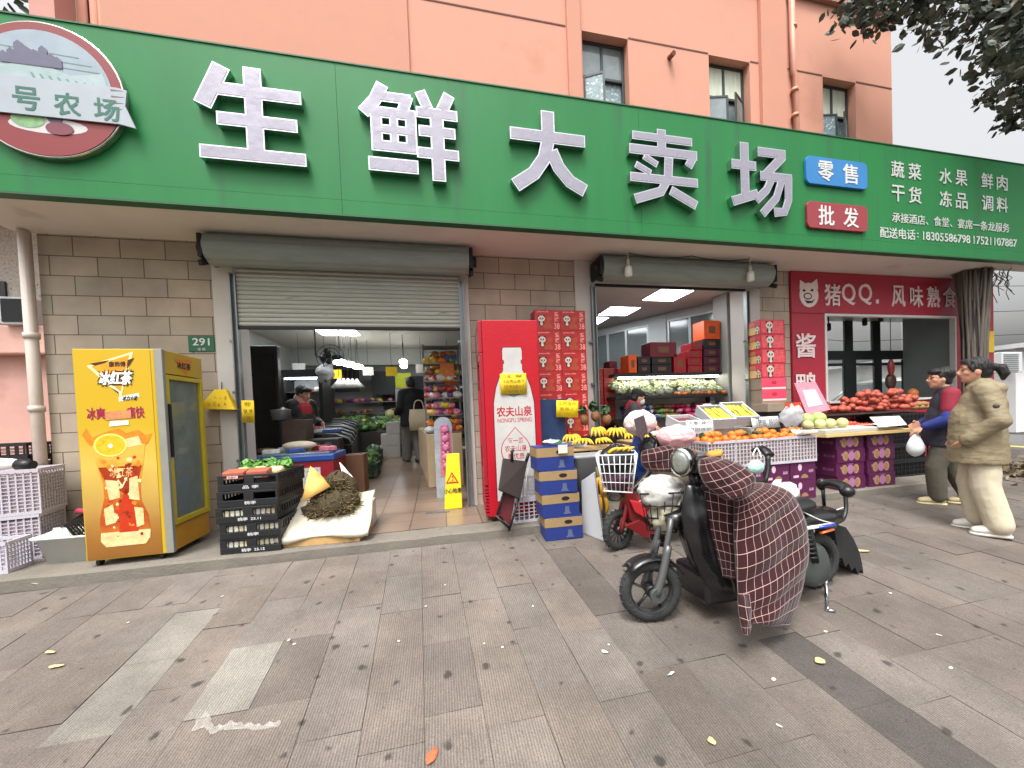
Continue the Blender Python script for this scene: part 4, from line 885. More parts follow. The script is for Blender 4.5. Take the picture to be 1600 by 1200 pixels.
for k, s in enumerate(('每一滴', '农夫山泉', '都优质')): qt('drop_text', s, .52, .385-.04*k, (.28, .40, .30)[k], .032, INKR, 4, bo, .01)
# glass door on its left side (-x)
mb = MB(); mb.bb(-.045, -.001, .02, D_, H_-.36, H_-.0); ts = mb.build('top_sign', RED2, rf, bevel=.006)
mb = MB(); mb.text('农夫山泉', (-.0462, .36, H_-.14), -Y3, Z3, .42, .10, 0, .02); mb.text('NONGFU SPRING', (-.0462, .36, H_-.25), -Y3, Z3, .40, .04, 0, .01); mb.build('top_sign_text', mat('pale_pink_print', (214, 160, 164), .5), ts)
mb = MB(); mb.bb(-.04, -.001, .02, .17, .42, H_-.365); mb.bb(-.04, -.001, D_-.09, D_, .42, H_-.365); mb.bb(-.04, -.001, .17, D_-.09, .42, .56); mb.bb(-.04, -.001, .17, D_-.09, H_-.43, H_-.365); dr = mb.build('door', RED2, rf, bevel=.004)
mb = MB(); mb.bb(-.022, -.016, .17, D_-.09, .56, H_-.43); mb.build('door_glass', DG, dr)
mb = MB(); mb.bb(-.07, -.045, .035, .06, .9, 1.5); mb.build('handle', RED2, dr)
mb = MB(); mb.bb(-.0015, .004, .1, D_-.03, .5, H_-.4); mb.build('dark_interior', mat('red_cooler_interior', (60, 48, 48), .5, .5, 5), rf)
mb = MB()
for k in range(9): mb.bb(-.04, -.001, .02, D_, .08+k*.037, .105+k*.037)
mb.build('lower_grille', RED2, rf)
for x in (.06, Wr-.06):
    for y in (.06, D_-.06):
        mb = MB(); mb.cyl((x, y, 0), (x, y, zb), .025); mb.build('foot', BLACKP, rf)
rf.location = (P0.x, P0.y, STEP); rf.rotation_euler.z = angR

def scribble(mb, O, U, W, w, h, rows, rnd, ink=.006):
    """hand-written lines: short marker strokes"""
    for r_ in range(rows):
        zc_ = h/2-h*(r_+.5)/rows; x = -w*.42; ch = h/rows*.34
        while x < w*.42:
            for k in range(rnd.randint(2, 4)):
                a = (x+rnd.uniform(-.3, .3)*ch, zc_+rnd.uniform(-1, 1)*ch); b = (a[0]+rnd.uniform(-.2, 1)*ch, a[1]+rnd.uniform(-1, .4)*ch); d = V((b[0]-a[0], b[1]-a[1])); 
                if d.length < 1e-4: continue
                nn = V((-d.y, d.x)).normalized()*ink/2; mb.prism([(a[0]-nn.x, a[1]-nn.y), (b[0]-nn.x, b[1]-nn.y), (b[0]+nn.x, b[1]+nn.y), (a[0]+nn.x, a[1]+nn.y)], O, U, W, .0006, .001)
            x += ch*2.3
def notice(name, label, c, U, W, w, h, m=PAPERY, rows=3, words=None, curl=.01, ink=.007, seed=1, inkm=None, group=None):
    U, W = V(U).normalized(), V(W).normalized(); t = thing(name, label, 'notice', c, 0, group); rnd = random.Random(seed); N = U.cross(W)
    mb = MB(); k = 6; rs = []
    for i in range(k+1):
        s = i/k-.5; rs.append([V(c)+U*(s*w)+W*(j*h)+N*(curl*(4*s*s)*(1 if j < 0 else .3)) for j in (-.5, .5)])
    mb.rings(rs, closed=False, cap=False); o = mb.build('paper', m, t); md = o.modifiers.new('t', 'SOLIDIFY'); md.thickness = .0012; md.offset = -1
    mb = MB(); O = V(c)+N*(curl*.3+.002)
    if words:
        for i, s in enumerate(words): mb.text(s, O+W*(h/2-h*(i+.5)/len(words)), U, W, w*min(.85, .2*len(s)+.1), h/len(words)*.62, 0, .004)
    else: scribble(mb, O, U, W, w, h, rows, rnd, ink)
    mb.build('handwriting', inkm or mat('marker_ink', (120, 92, 20), .6, .1), t); return t
Mr = Matrix.Rotation(angR, 3, 'Z'); Ur = Mr @ X3; Nr = Mr @ V((0, -1, 0))
c = V((P0.x, P0.y, 0))+Ur*(Wr*.52)+Nr*.012; c.z = STEP+zb+.675*(H_-zb)
notice('handwritten_note', 'yellow handwritten note stuck on the white bottle of the red cooler', c, Ur, Z3, .30, .235, rows=4, words=('注 意', '本店商品概不', '退换请当面点清', '谢谢合作'), ink=.006)

# ------------------------------------------------------------------ things at the left end
def lattice(mb, w, d, h, nx, ny, nz, t=.012, rim=.03, floor=True, bar=.012):
    """open plastic crate with slotted walls, origin at the centre of its base"""
    for s in (-1, 1):
        y = s*(d/2-t/2); x = s*(w/2-t/2)
        mb.bb(-w/2, w/2, y-t/2, y+t/2, 0, rim); mb.bb(-w/2, w/2, y-t/2-(.006 if s < 0 else 0), y+t/2+(.006 if s > 0 else 0), h-rim, h)
        mb.bb(x-t/2, x+t/2, -d/2+t, d/2-t, 0, rim); mb.bb(x-t/2-(.006 if s < 0 else 0), x+t/2+(.006 if s > 0 else 0), -d/2+t, d/2-t, h-rim, h)
        for i in range(nx+1):
            xx = -w/2+.5*bar+(w-bar)*i/nx; mb.bb(xx-bar/2, xx+bar/2, y-t/2+.001, y+t/2-.001, rim, h-rim)
        for i in range(ny+1):
            yy = -d/2+t+.5*bar+(d-2*t-bar)*i/ny; mb.bb(x-t/2+.001, x+t/2-.001, yy-bar/2, yy+bar/2, rim, h-rim)
        for k in range(1, nz):
            zz = rim+(h-2*rim)*k/nz; mb.bb(-w/2, w/2, y-t/2+.002, y+t/2-.002, zz-bar/3, zz+bar/3); mb.bb(x-t/2+.002, x+t/2-.002, -d/2+t, d/2-t, zz-bar/3, zz+bar/3)
    if floor: mb.bb(-w/2+t, w/2-t, -d/2+t, d/2-t, .004, .012)
    return mb
WCR = mat('white_crate_plastic', (188, 184, 194), .5, .07, 4, dirt=((170, 164, 170), 3, .68))
def crate(label, m, loc, rz, w, d, h, nx, ny, nz, group=None, bar=.012, name='plastic_crate', badge=False, lining=None):
    t = thing(name, label, 'crate', (0, 0, 0), 0, group)
    lattice(MB(), w, d, h, nx, ny, nz, bar=bar) and None
    mb = MB(); lattice(mb, w, d, h, nx, ny, nz, bar=bar); mb.build('basket', m, t)
    if lining:
        mb = MB(); mb.bb(-w/2+.016, w/2-.016, -d/2+.016, d/2-.016, .014, h-.05); mb.build('contents', lining, t)
    if badge:
        mb = MB(); mb.prism(oval(0, h*.55, .05, .055), (0, -d/2-.001, 0), X3, Z3, 0, .004); mb.build('red_badge', mat('badge_red', (206, 36, 42), .4, .08), t)
    t.location = loc; t.rotation_euler.z = rz; return t
RNET = mat('pale_crate_contents', (176, 158, 166), .7, .4, 9)
q = onz(22, 874, STEP); a_ = R(-8)
a_ = R(14); cA = V((-3.86, 4.78, STEP))-V((math.cos(a_), math.sin(a_), 0))*.33+V((-math.sin(a_), math.cos(a_), 0))*.21
crate('white slotted crate at the bottom of the left stack', WCR, cA, a_, .66, .42, .44, 13, 9, 11, 'white crates stacked at the left edge', lining=RNET)
crate('white slotted crate with a round red badge, top of the left stack', WCR, cA+V((.02, .0, .442)), a_, .66, .42, .44, 13, 9, 11, 'white crates stacked at the left edge', badge=True, lining=RNET)
crate('low white slotted crate standing before the left stack', WCR, V((-3.92, 4.50, STEP)), R(6), .24, .26, .28, 6, 7, 6, 'white crates stacked at the left edge')
BCR = mat('black_crate_plastic', (26, 27, 30), .45, .25, 5)
q = at(30, 690, 5.05)
t_ = thing('stand_box', 'plain dark box holding up the black crates behind the white stack', 'box', (-4.55, 5.35, STEP)); MB().bb(-4.9, -4.22, 5.2, 5.55, STEP, .86).build('shell', BCR, t_, bevel=.01)
crate('black slotted crate behind the white stack, lower of the two', BCR, V((-4.56, 5.37, .862)), 0, .66, .36, .2, 9, 6, 3, 'black crates by the drainpipe', lining=mat('pale_cartons', (200, 196, 186), .7, .5, 18))
crate('black slotted crate behind the white stack, upper of the two', BCR, V((-4.6, 5.37, 1.064)), R(2), .66, .36, .16, 9, 6, 3, 'black crates by the drainpipe')
t = thing('rolled_plastic_bag', 'crumpled white plastic bag with a dark end on the top white crate', 'bag', cA+V((0, 0, .882)))
b0 = cA+V((-.02, -.1, .95))
mb = MB(); rs = []; rnd = random.Random(4)
for i in range(9):
    s = i/8; r0 = .062*(1+.2*math.sin(5*s))*(1 if s < .9 else .8); rs.append([b0+V((-.16+.42*s, .02*math.sin(4*s)+r0*math.cos(6.283*k/12)*rnd.uniform(.85, 1.1), r0*math.sin(6.283*k/12)*rnd.uniform(.85, 1.1)-.01)) for k in range(12)])
mb.rings(rs); mb.build('bag', mat('bag_white', (224, 222, 214), .4, .06, 8), t, subsurf=1)
mb = MB(); mb.tube([b0+V((.24, 0, -.02)), b0+V((.36, -.01, -.035))], [.055, .045], 10); mb.build('bag_end', BLACKP, t)
# white tub with a tilted black basket
t = thing('white_tub', 'white plastic tub between the white crates and the yellow cooler', 'tub', (0, 0, 0))
def rr(wx, wy, z, r=.1): return [V((x, y, z)) for x, y in rrect(wx, wy, r, 4)]
mb = MB(); mb.rings([rr(.50, .36, 0), rr(.60, .46, .25), rr(.66, .52, .255), rr(.66, .52, .275), rr(.61, .47, .275), rr(.57, .43, .24), rr(.48, .34, .02)]); mb.build('tub', mat('tub_plastic', (196, 198, 196), .4, .06, 3, dirt=((176, 174, 166), 4, .65)), t)
t.location = (-3.46, 4.68, STEP); t.rotation_euler.z = R(-4); t.scale = (.84, .84, .95)
c = crate('black mesh basket tipped into the white tub', BCR, V((-3.24, 4.80, .40)), R(20), .50, .36, .2, 10, 7, 4, None, name='mesh_basket'); c.rotation_euler = (R(8), R(-24), R(12))
t = thing('plastic_sheet_scrap', 'crumpled pale plastic lying in the white tub', 'bag', (-3.55, 4.6, .3)); rnd = random.Random(8)
mb = MB(); mb.ell((-3.56, 4.62, .32), (.13, .1, .09), 10, 7)
for v in mb.b.verts: v.co += V((rnd.gauss(0, .014), rnd.gauss(0, .014), rnd.gauss(0, .014)))
mb.build('scrap', mat('scrap_plastic', (206, 206, 196), .35, .15, 8), t)
tag(MB().tube([(-3.72, 5.0, .50), (-3.5, 4.95, .48), (-3.3, 4.9, .46)], .03, 8).build('pink_bag', mat('pink_plastic', (196, 70, 100), .4, .15)), 'rolled magenta plastic bag behind the white tub', 'bag')
# yellow lampshade shaped sheet on the white pilaster
q = at(343, 626, 5.2); t = thing('yellow_paper_hood', 'yellow paper hood hanging on the white pilaster beside the yellow cooler', 'paper sign', q)
mb = MB(); mb.rings([[q+V((-.055, .03, .13)), q+V((.055, .03, .13)), q+V((.055, .07, .13)), q+V((-.055, .07, .13))], [q+V((-.19, -.06, -.09)), q+V((.17, -.05, -.11)), q+V((.17, .07, -.11)), q+V((-.19, .07, -.09))]], cap=False, sm=False); o = mb.build('paper', PAPERY, t); md = o.modifiers.new('s', 'SOLIDIFY'); md.thickness = .003
mb = MB(); d = V((0, -.09, -.22)).normalized(); scribble(mb, q+V((0, -.022, .0)), X3, V((0, .40, 1)).normalized(), .22, .13, 2, random.Random(3), .006); mb.build('handwriting', mat('marker_ink', (0, 0, 0)), t)
mb = MB(); mb.tube([q+V((0, .06, .13)), q+V((.0, .075, .22))], .004, 5); mb.build('string', INKB, t)
q = at(388, 643, 5.2); notice('price_note', 'small yellow handwritten note hanging on the left shutter rail', q, (1, 0, -.05), Z3, .13, .26, words=('特价', '9.9', '元'), seed=5)
# ------------------------------------------------------------------ black bread crates
def bread_crate():
    t = thing('bread_crate', 'x', 'crate', (0, 0, 0), 0, 'black bread crates stacked by the doorway')
    w, d, h = .52, .62, .148; mb = MB(); s = .014
    mb.bb(-w/2, w/2, 0, d, 0, .012); 
    for x in (-w/2, w/2-s): mb.bb(x, x+s, 0, d, .012, .06); mb.bb(x, x+s, 0, d, h-.03, h)
    for k in range(11):
        for x in (-w/2+.001, w/2-s+.001): mb.bb(x, x+s-.002, .02+k*.056, .045+k*.056, .06, h-.03)
    mb.bb(-w/2, w/2, d-s, d, .0121, h-.001)
    mb.bb(-w/2-.002, w/2+.002, -.006, s, .0, .062); mb.bb(-w/2-.002, w/2+.002, -.006, s, h-.022, h)
    for a, b in ((-w/2-.002, -w/2+.05), (-.035, .05), (w/2-.02, w/2+.002)): mb.bb(a, b, -.005, s-.001, .062, h-.022)
    mb.build('body', BCR, t, bevel=.003); return t
proto = None; xs0 = V((-1.83, 4.22, STEP)); rzc = R(-3)
PACK = facecol('sliced_bread_pack', .35, .1, 20)
def bread_pack(loc, rz, label, n=5, sc=1):
    rnd = random.Random(int(loc.x*1000+loc.z*777)); mb = MB(); cols = []
    for k in range(n):
        m0 = len(mb.b.faces); mb.box((-.09+.18*k/(n-1)*1, .05, .03), (.034, .09, .056), Matrix.Rotation(R(rnd.uniform(-6, 6)), 3, 'Y')); c = rnd.choice(((.62, .58, .42), (.66, .64, .52), (.58, .5, .34), (.66, .62, .58)))
        cols += [c]*(len(mb.b.faces)-m0)
    o = mb.build('bread_pack', PACK, None, bevel=.006); setcol(o.data, cols); o.location = loc; o.rotation_euler.z = rz; tag(o, label, 'bread', 'bread packs in the black crates'); return o
names = ('bottom black bread crate lettered 23.12', 'second black bread crate from the bottom of the stack', 'black bread crate lettered 23.11 in the middle of the stack', 'empty looking black crate just below the lettuce crate', 'top black crate holding noodles and lettuce bags')
txt = (('桃李  23.12', .2), ('桃李', .10), ('桃李  23.11', .2), ('桃李', .10), ('品 李', .14))
for i in range(5):
    c_ = bread_crate(); c_['label'] = names[i]
    mb = MB(); mb.text(txt[i][0], (.02, -.0065, .032), X3, Z3, txt[i][1], .032, .001, .02); mb.build('lettering', INKW, c_)
    loc = xs0+V((.012*math.sin(i*2.1), .008*math.cos(i*1.7), i*.1505)); c_.location = loc; c_.rotation_euler.z = rzc+R(.8*math.sin(i*3))
    if i < 3:
        for s in (-1, 1): bread_pack(loc+V((-.005+s*.13, .02, .055)), rzc, 'row of pale sliced bread showing through the '+('left' if s < 0 else 'right')+' opening of '+('the bottom crate', 'the second lowest crate', 'the middle crate')[i])
top = xs0+V((0, 0, .6+.148))
VEGG = facecol('leafy_green', .5, .2, 16); NOOD = mat('noodle_pack', (222, 196, 150), .4, .25, 28, .3, bscale=60); PKRED = mat('pack_red_label', (176, 96, 74), .4, .25, 22)
def leafy(c, r, n, rnd, base, name, parent=None, size=.07):
    mb = MB(); cols = []
    for k in range(n):
        an, ph = rnd.uniform(0, 6.283), rnd.uniform(.05, 1.35); d = V((math.cos(an)*math.sin(ph), math.sin(an)*math.sin(ph), math.cos(ph)))
        p = V(c)+V((d.x*r[0], d.y*r[1], d.z*r[2]))*rnd.uniform(.75, 1.0); u = d.cross(V((rnd.uniform(-1, 1), rnd.uniform(-1, 1), rnd.uniform(-1, 1)))).normalized(); w_ = d.cross(u).normalized(); s = size*rnd.uniform(.6, 1.2); m = rnd.uniform(.55, 1.4)
        a, b, e, f = mb.v(p-u*s*.5), mb.v(p+w_*s*.4+d*s*.15), mb.v(p+u*s*.5+d*s*.3), mb.v(p-w_*s*.4+d*s*.15); mb.f([a, b, e, f]); cols.append(tuple(x*m for x in base))
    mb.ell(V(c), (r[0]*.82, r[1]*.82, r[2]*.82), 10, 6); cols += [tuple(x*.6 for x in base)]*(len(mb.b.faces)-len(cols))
    o = mb.build(name, VEGG, parent); setcol(o.data, cols); return o
rnd = random.Random(17)
for k, (dx, dy) in enumerate(((-.17, .42), (-.05, .45), (.06, .42), (.17, .45), (.0, .36))):
    tag(leafy(top+V((dx, dy, .0)), (.075, .08, .10), 60, rnd, (.12, .30, .05), 'lettuce_bag'), 'bagged green lettuce heads at the back of the top black crate', 'lettuce', 'lettuce bags in the top crate')
for k, (dx, dy) in enumerate(((-.13, .20), (.03, .21), (.17, .22))):
    o = MB().ell(top+V((dx, dy, .0)), (.08, .10, .05), 12, 8)
    for v in o.b.verts: v.co += V((rnd.gauss(0, .004), rnd.gauss(0, .004), rnd.gauss(0, .006)))
    tag(o.build('noodle_pack', NOOD), 'clear pack of pale noodles in the middle of the top black crate', 'noodles', 'noodle packs in the top crate')
for k, dx in enumerate((-.12, .08)):
    t = thing('snack_tray', ('clear food tray with a red label on the top black crate, left one', 'clear food tray with a red label on the top black crate, right one')[k], 'food tray', top+V((dx, .02, -.03)))
    c = top+V((dx, .08, .005)); mb = MB(); mb.box(c, (.18, .13, .075), Matrix.Rotation(R(8), 3, 'X')); mb.build('tray', PKRED, t, bevel=.01); mb = MB(); mb.box(c+V((.0, -.075, -.02)), (.09, .004, .025)); lb_ = mb.build('label', PAPERW, t); mb = MB(); mb.text('优惠价', c+V((0, -.0775, -.02)), X3, Z3, .075, .018, 0, .02); mb.build('label_text', INKR, lb_)
# ------------------------------------------------------------------ dried goods heap on a white sheet
t = thing('pallet_box', 'low tan carton under the white sheet at the doorway', 'carton', (-1.2, 4.3, STEP)); KRAFT = mat('kraft_card', (186, 150, 96), .8, .14, 6, dirt=((140, 112, 70), 5, .62))
M = Matrix.Translation((-1.22, 4.24, STEP)) @ Matrix.Rotation(R(-4), 4, 'Z')
mb = MB(); mb.M = M; mb.hexa([(-.36, 0, 0), (.36, 0, 0), (.36, .5, 0), (-.36, .5, 0)], [(-.36, .0, .10), (.36, .0, .10), (.36, .5, .34), (-.36, .5, .34)]); mb.build('carton', KRAFT, t, bevel=.005)
mb = MB(); mb.M = M; rs = []; rnd = random.Random(2)
for j in range(15):
    s = j/14; row = []
    for i in range(19):
        u = i/18; x = -.40+.80*u+.03*math.sin(4*s+1)+(-.05*(1-s) if u < .5 else .02); y = -.035+.62*s
        z = .118+.245*max(0, y/.5)+.014*math.sin(9*u+4*s)*math.sin(5*s+u*3)+rnd.uniform(-.003, .003)
        if s < .12: z -= .05*(1-s/.12)+.03*math.sin(u*9)*(1-s/.12); y = -.02
        row.append((x, y-.015*math.sin(u*11), z))
    rs.append(row)
mb.rings(rs, closed=False, cap=False); o = mb.build('white_sheet', mat('woven_white_sheet', (192, 184, 166), .7, .08, 5, .15, bscale=14, dirt=((184, 172, 144), 6, .68))); tag(o, 'white woven sheet spread under the brown dried heap at the doorway', 'sheet'); md = o.modifiers.new('s', 'SOLIDIFY'); md.thickness = .004
t = thing('dried_vegetable_heap', 'brown fibrous heap of dried vegetables in an open white sack on the white sheet', 'dried food', (-1.25, 4.6, .4)); hc = V((-1.20, 4.58, .50)); rnd = random.Random(33)
mb = MB(); mb.ell(hc+V((.03, 0, -.06)), (.25, .2, .16), 14, 9); mb.ell(hc+V((.07, .10, .07)), (.19, .15, .19), 12, 8); mb.ell(hc+V((-.12, -.02, -.1)), (.16, .14, .10), 12, 8)
for v in mb.b.verts: v.co += V((rnd.gauss(0, .012),)*1+(rnd.gauss(0, .012), rnd.gauss(0, .012)))
HAY = mat('dried_brown', (66, 56, 36), .95, .45, 24, .5, bscale=50); mb.build('heap', HAY, t)
mb = MB()
for k in range(900):
    an = rnd.uniform(0, 6.283); s = rnd.random(); z = .34*s-.16; rr_ = .25*(1-.55*s)
    p = hc+V((.03+rr_*math.cos(an), .05*s+rr_*.82*math.sin(an), z+rnd.uniform(-.02, .03))); d = V((math.cos(an)*.6+rnd.gauss(0, .5), math.sin(an)*.6+rnd.gauss(0, .5), rnd.gauss(.05, .35))).normalized()*rnd.uniform(.07, .18)
    mb.tube([p-d*.5, p+V((0, 0, .008)), p+d*.5], .0046, 3, False)
mb.build('fibre', facecol('dried_strand', .9, .3) if False else mat('dried_strand', (104, 90, 54), .9, .45, 6), t)['kind'] = 'stuff'
mb = MB(); a, b, c_, d = at(472, 785, 4.42), at(516, 760, 4.42), at(500, 740, 4.55), at(485, 728, 4.5); mb.rings([[a, b], [a.lerp(d, .5)+V((0, -.02, 0)), b.lerp(c_, .5)], [d, c_]], closed=False, cap=False); o = mb.build('cardboard_flap', mat('tan_card', (222, 176, 96), .8, .08, 6), t); md = o.modifiers.new('s', 'SOLIDIFY'); md.thickness = .006
mb = MB(); a, b, c_, d = at(546, 782, 4.62), at(551, 745, 4.66), at(531, 722, 4.75), at(533, 735, 4.6); e = at(541, 762, 4.56); mb.f([mb.v(x) for x in (a, b, c_)]); mb.f([mb.v(x) for x in (a, c_, e)]); o = mb.build('sack', mat('white_sack', (222, 220, 220), .7, .1, 8), t); md = o.modifiers.new('s', 'SOLIDIFY'); md.thickness = .005
mb = MB(); mb.bb(-1.0, -.82, 4.75, 5.0, STEP+.006, .38); o = mb.build('small_clear_bin', mat('bin_grey', (186, 180, 176), .4, .3, 20)); tag(o, 'small pale bin tucked behind the white sheet', 'bin')

# ------------------------------------------------------------------ folded trolley, white baskets, blue cartons, foam board, bin
t = thing('folded_trolley', 'folded black and dark red hand trolley leaning on the red cooler', 'trolley', (.75, 4.1, gz(4.1)))
MAR = mat('trolley_maroon', (84, 20, 26), .5, .15); BRNB = mat('trolley_black_cloth', (40, 30, 28), .7, .2, 8)
a, b, c_, d = at(785, 717, 4.16), at(823, 722, 4.22), at(811, 781, 4.05), at(778, 766, 4.0); n_ = (b-a).cross(d-a).normalized()*.03
mb = MB(); mb.hexa([d, c_, b, a], [x+n_ if n_.y < 0 else x-n_ for x in (d, c_, b, a)]); mb.build('panel', BRNB, t, bevel=.006)
mb = MB(); a, b, c_, d = at(788, 763, 4.10), at(806, 770, 4.10), at(797, 822, 4.05), at(778, 803, 4.05); n_ = V((0, -.03, 0)); mb.hexa([d, c_, b, a], [x-n_ for x in (d, c_, b, a)]); mb.build('lower_panel', MAR, t, bevel=.005)
mb = MB(); mb.tube([at(800, 720, 4.14), at(800, 705, 4.16), at(803, 703, 4.16)], .018, 8); mb.tube([at(822, 722, 4.2), at(826, 708, 4.2)], .018, 8); mb.tube([at(776, 806, 4.02), at(790, 760, 4.08)], .012, 6); mb.tube([at(795, 830, 4.0), at(812, 775, 4.06)], .012, 6); mb.tube([at(775, 806, 4.0), at(797, 826, 4.0)], .014, 6); mb.build('frame', DARK, t)
for px, py in ((779, 822), (794, 833)):
    q = gs(px, py); q.z += .045; mb = MB(); mb.cyl(q+V((-.015, 0, 0)), q+V((.015, 0, 0)), .045, n=14); mb.build('wheel', BLACKP, t)
a, b = at(826, 728, 4.2), at(816, 783, 4.1); mb = MB(); mb.tube([a, b], .016, 8, flat=.4); mb.build('side_strip', mat('strip_grey', (150, 150, 150), .4), t)
for k in (0, 1): crate(('white slotted basket on the paving between trolley and blue cartons, lower one', 'white slotted basket on another between trolley and blue cartons')[k], WCR, V((.90, 4.42, STEP+.262*k)), R(5), .36, .3, .26, 6, 5, 5, 'white baskets behind the folded trolley')
BLUEC = mat('carton_blue', (32, 50, 118), .5, .1, 5); TANC = mat('carton_tan', (146, 122, 84), .75, .12, 6)
def blue_carton():
    t = thing('blue_carton', 'x', 'carton', (0, 0, 0), 0, 'blue and tan fruit cartons in one stack')
    w, d, h = .405, .27, .245; mb = MB(); mb.bb(-w/2, w/2, 0, d, 0, .135); mb.build('lower_half', BLUEC, t, bevel=.003)
    mb = MB(); mb.bb(-w/2-.003, w/2+.003, -.003, d+.003, .1355, h-.012); mb.build('upper_band', TANC, t, bevel=.003); mb = MB(); mb.bb(-w/2-.002, w/2+.002, -.002, d+.002, h-.0118, h); mb.build('lid', BLUEC, t, bevel=.002)
    mb = MB(); mb.prism(oval(.05, .185, .045, .022, 14), (0, -.0035, 0), X3, Z3, 0, .0015); mb.build('hand_hole', mat('dark_hole', (30, 18, 16), .9), t)
    mb = MB(); mb.prism([(.02, .02), (.11, .02), (.09, .045), (.085, .1), (.045, .1), (.04, .045)], (0, -.0005, 0), X3, Z3, 0, .001); mb.text('果', (.065, -.0005, .085), X3, Z3, .04, .03, 0, .02, lift=.001); mb.build('print', mat('carton_print', (86, 96, 128), .6, .1), t)
    return t
p0 = blue_carton()
for i, lb in enumerate(('bottom blue and tan carton of the stack beside the red cooler', 'second lowest blue and tan carton of the stack', 'third blue and tan carton of the stack with a torn handle', 'topmost blue and tan carton with a white label and papers on its lid')):
    o = p0 if i == 0 else dup(p0); o['label'] = lb; o.location = (1.20-.02*i, 3.90+.006*(i % 2), gz(3.9)+.006+i*.2465); o.rotation_euler.z = R((-2, 1, -1.5, 2)[i])
t = thing('white_label', 'white paper label stuck on the topmost blue carton', 'label', (1.19, 3.86, .93)); MB().box((1.21, 3.868, .94), (.1, .004, .09)).build('paper', PAPERW, t)
t = thing('crumpled_paper', 'crumpled white paper lying on the topmost blue carton', 'paper', (1.1, 4.0, 1.0)); mb = MB(); mb.ell((1.12, 4.0, 1.012), (.1, .07, .018), 9, 6); rnd = random.Random(5)
for v in mb.b.verts: v.co += V((rnd.gauss(0, .01), rnd.gauss(0, .01), rnd.gauss(0, .006)))
mb.build('paper', PAPERW, t)
t = thing('white_foam_board', 'white foam board standing on the paving beside the blue cartons', 'board', (1.5, 3.9, gz(3.9)))
a, b, c_, d = gs(910, 833), gs(943, 846), at(928, 738, 3.83), at(908, 752, 4.0); n_ = V((.04, .05, 0)); mb = MB(); mb.hexa([a, b, b+n_, a+n_], [d, c_, c_+n_, d+n_]); mb.build('board', mat('foam_white', (184, 186, 190), .6, .05, 6), t, bevel=.008)
t = thing('grey_bin', 'grey plastic bin behind the foam board under the bananas', 'bin', (1.62, 4.3, STEP)); mb = MB(); mb.rings([[V((1.64, 4.28, 0))+V((x, y, z)) for x, y in rrect(w_, w_*.7, .05, 4)] for w_, z in ((.34, STEP), (.42, .78), (.45, .79), (.45, .82))]); mb.build('bin', mat('bin_plastic_grey', (138, 142, 142), .45, .08, 4), t)
# ------------------------------------------------------------------ carton stacks with panda print
PRED = mat('panda_carton_red', (160, 28, 30), .4, .25, 14); PGOLD = mat('carton_gold', (196, 160, 96), .45, .2, 12); ORG = mat('print_orange_fruit', (158, 64, 30), .5, .25, 14)
PWHT = mat('panda_white', (196, 186, 174), .5, .04); PBLK = mat('panda_black', (30, 24, 24), .5, .04); CRIM = mat('carton_crimson', (178, 40, 58), .45, .12, 8); GREYC = mat('kraft_grey_carton', (136, 122, 106), .8, .12, 6); PNKC = mat('carton_pink', (206, 70, 98), .5, .12, 8)
def panda(mb, O, s, U=X3):
    """small panda drawing, material slots 0 white 1 black"""
    def el(u, w_, a, b, m, l): mb.mi = m; mb.prism(oval(u*s, w_*s, a*s, b*s, 14), O, U, Z3, l*.0005, l*.0005+.0006)
    el(-.02, -.55, .34, .42, 1, 1); el(.0, -.62, .22, .28, 0, 2); el(-.36, .33, .15, .15, 1, 1); el(.36, .33, .15, .15, 1, 1); el(0, 0, .46, .40, 0, 2)
    el(-.17, .02, .10, .13, 1, 3); el(.17, .02, .10, .13, 1, 3); el(0, -.14, .06, .05, 1, 3); el(-.24, -.5, .1, .2, 1, 3); el(.22, -.5, .1, .2, 1, 3); mb.mi = 0
def panda_carton():
    t = thing('panda_carton', 'x', 'carton', (0, 0, 0), 0, 'red panda fruit cartons by the red cooler')
    w, d, h = .345, .24, .272; MB().bb(-w/2, w/2, 0, d, 0, h).build('box', PRED, t, bevel=.003)
    mb = MB(); panda(mb, V((-.085, -.0005, .155)), .10); mb.build('panda_print', [PWHT, PBLK], t)
    mb = MB()
    for u, v in ((.0, .10), (-.03, .05), (.03, .05), (.02, .15)): mb.prism(oval(u, v, .032, .032, 14), (0, -.0005, 0), X3, Z3, .0005, .0012)
    mb.build('orange_print', ORG, t)
    mb = MB(); mb.text('爱', (.12, -.0005, .215), X3, Z3, .06, .06, 0, .01, lift=.001); mb.text('媛', (.12, -.0005, .145), X3, Z3, .06, .06, 0, .01, lift=.001); mb.text('38', (.12, -.0005, .06), X3, Z3, .075, .075, 0, .005, lift=.001); mb.text('panda', (-.06, -.0005, .245), X3, Z3, .15, .024, 0, .01, lift=.001, shear=.3); mb.build('lettering', mat('pale_red_lettering', (224, 150, 140), .5), t)
    return t
def tabletop(name, label, x0, x1, y0, y1, z, top=.03, legs=True, m=None, cat='table', edge=None):
    t = thing(name, label, cat, ((x0+x1)/2, (y0+y1)/2, STEP)); m = m or mat('table_wood', (178, 146, 100), .6, .15, 5, stretch=(1, 8, 1))
    MB().bb(x0, x1, y0, y1, z-top, z).build('tabletop', m, t, bevel=.004)
    for x in (x0+.05, x1-.05):
        for y in (y0+.06, y1-.06): MB().bb(x-.02, x+.02, y-.02, y+.02, STEP, z-top).build('leg', mat('table_leg', (120, 110, 100), .6, .1), t)
    return t
tabletop('display_table', 'wooden display table carrying the bananas behind the blue cartons', 1.32, 2.34, 4.50, 5.24, .86)
pc = panda_carton(); n = 0
cols_ = ('left', 'right'); 
px0 = at(838, 560, 4.98).x; x1_ = at(917, 560, 4.98).x; cw = (x1_-px0)/2
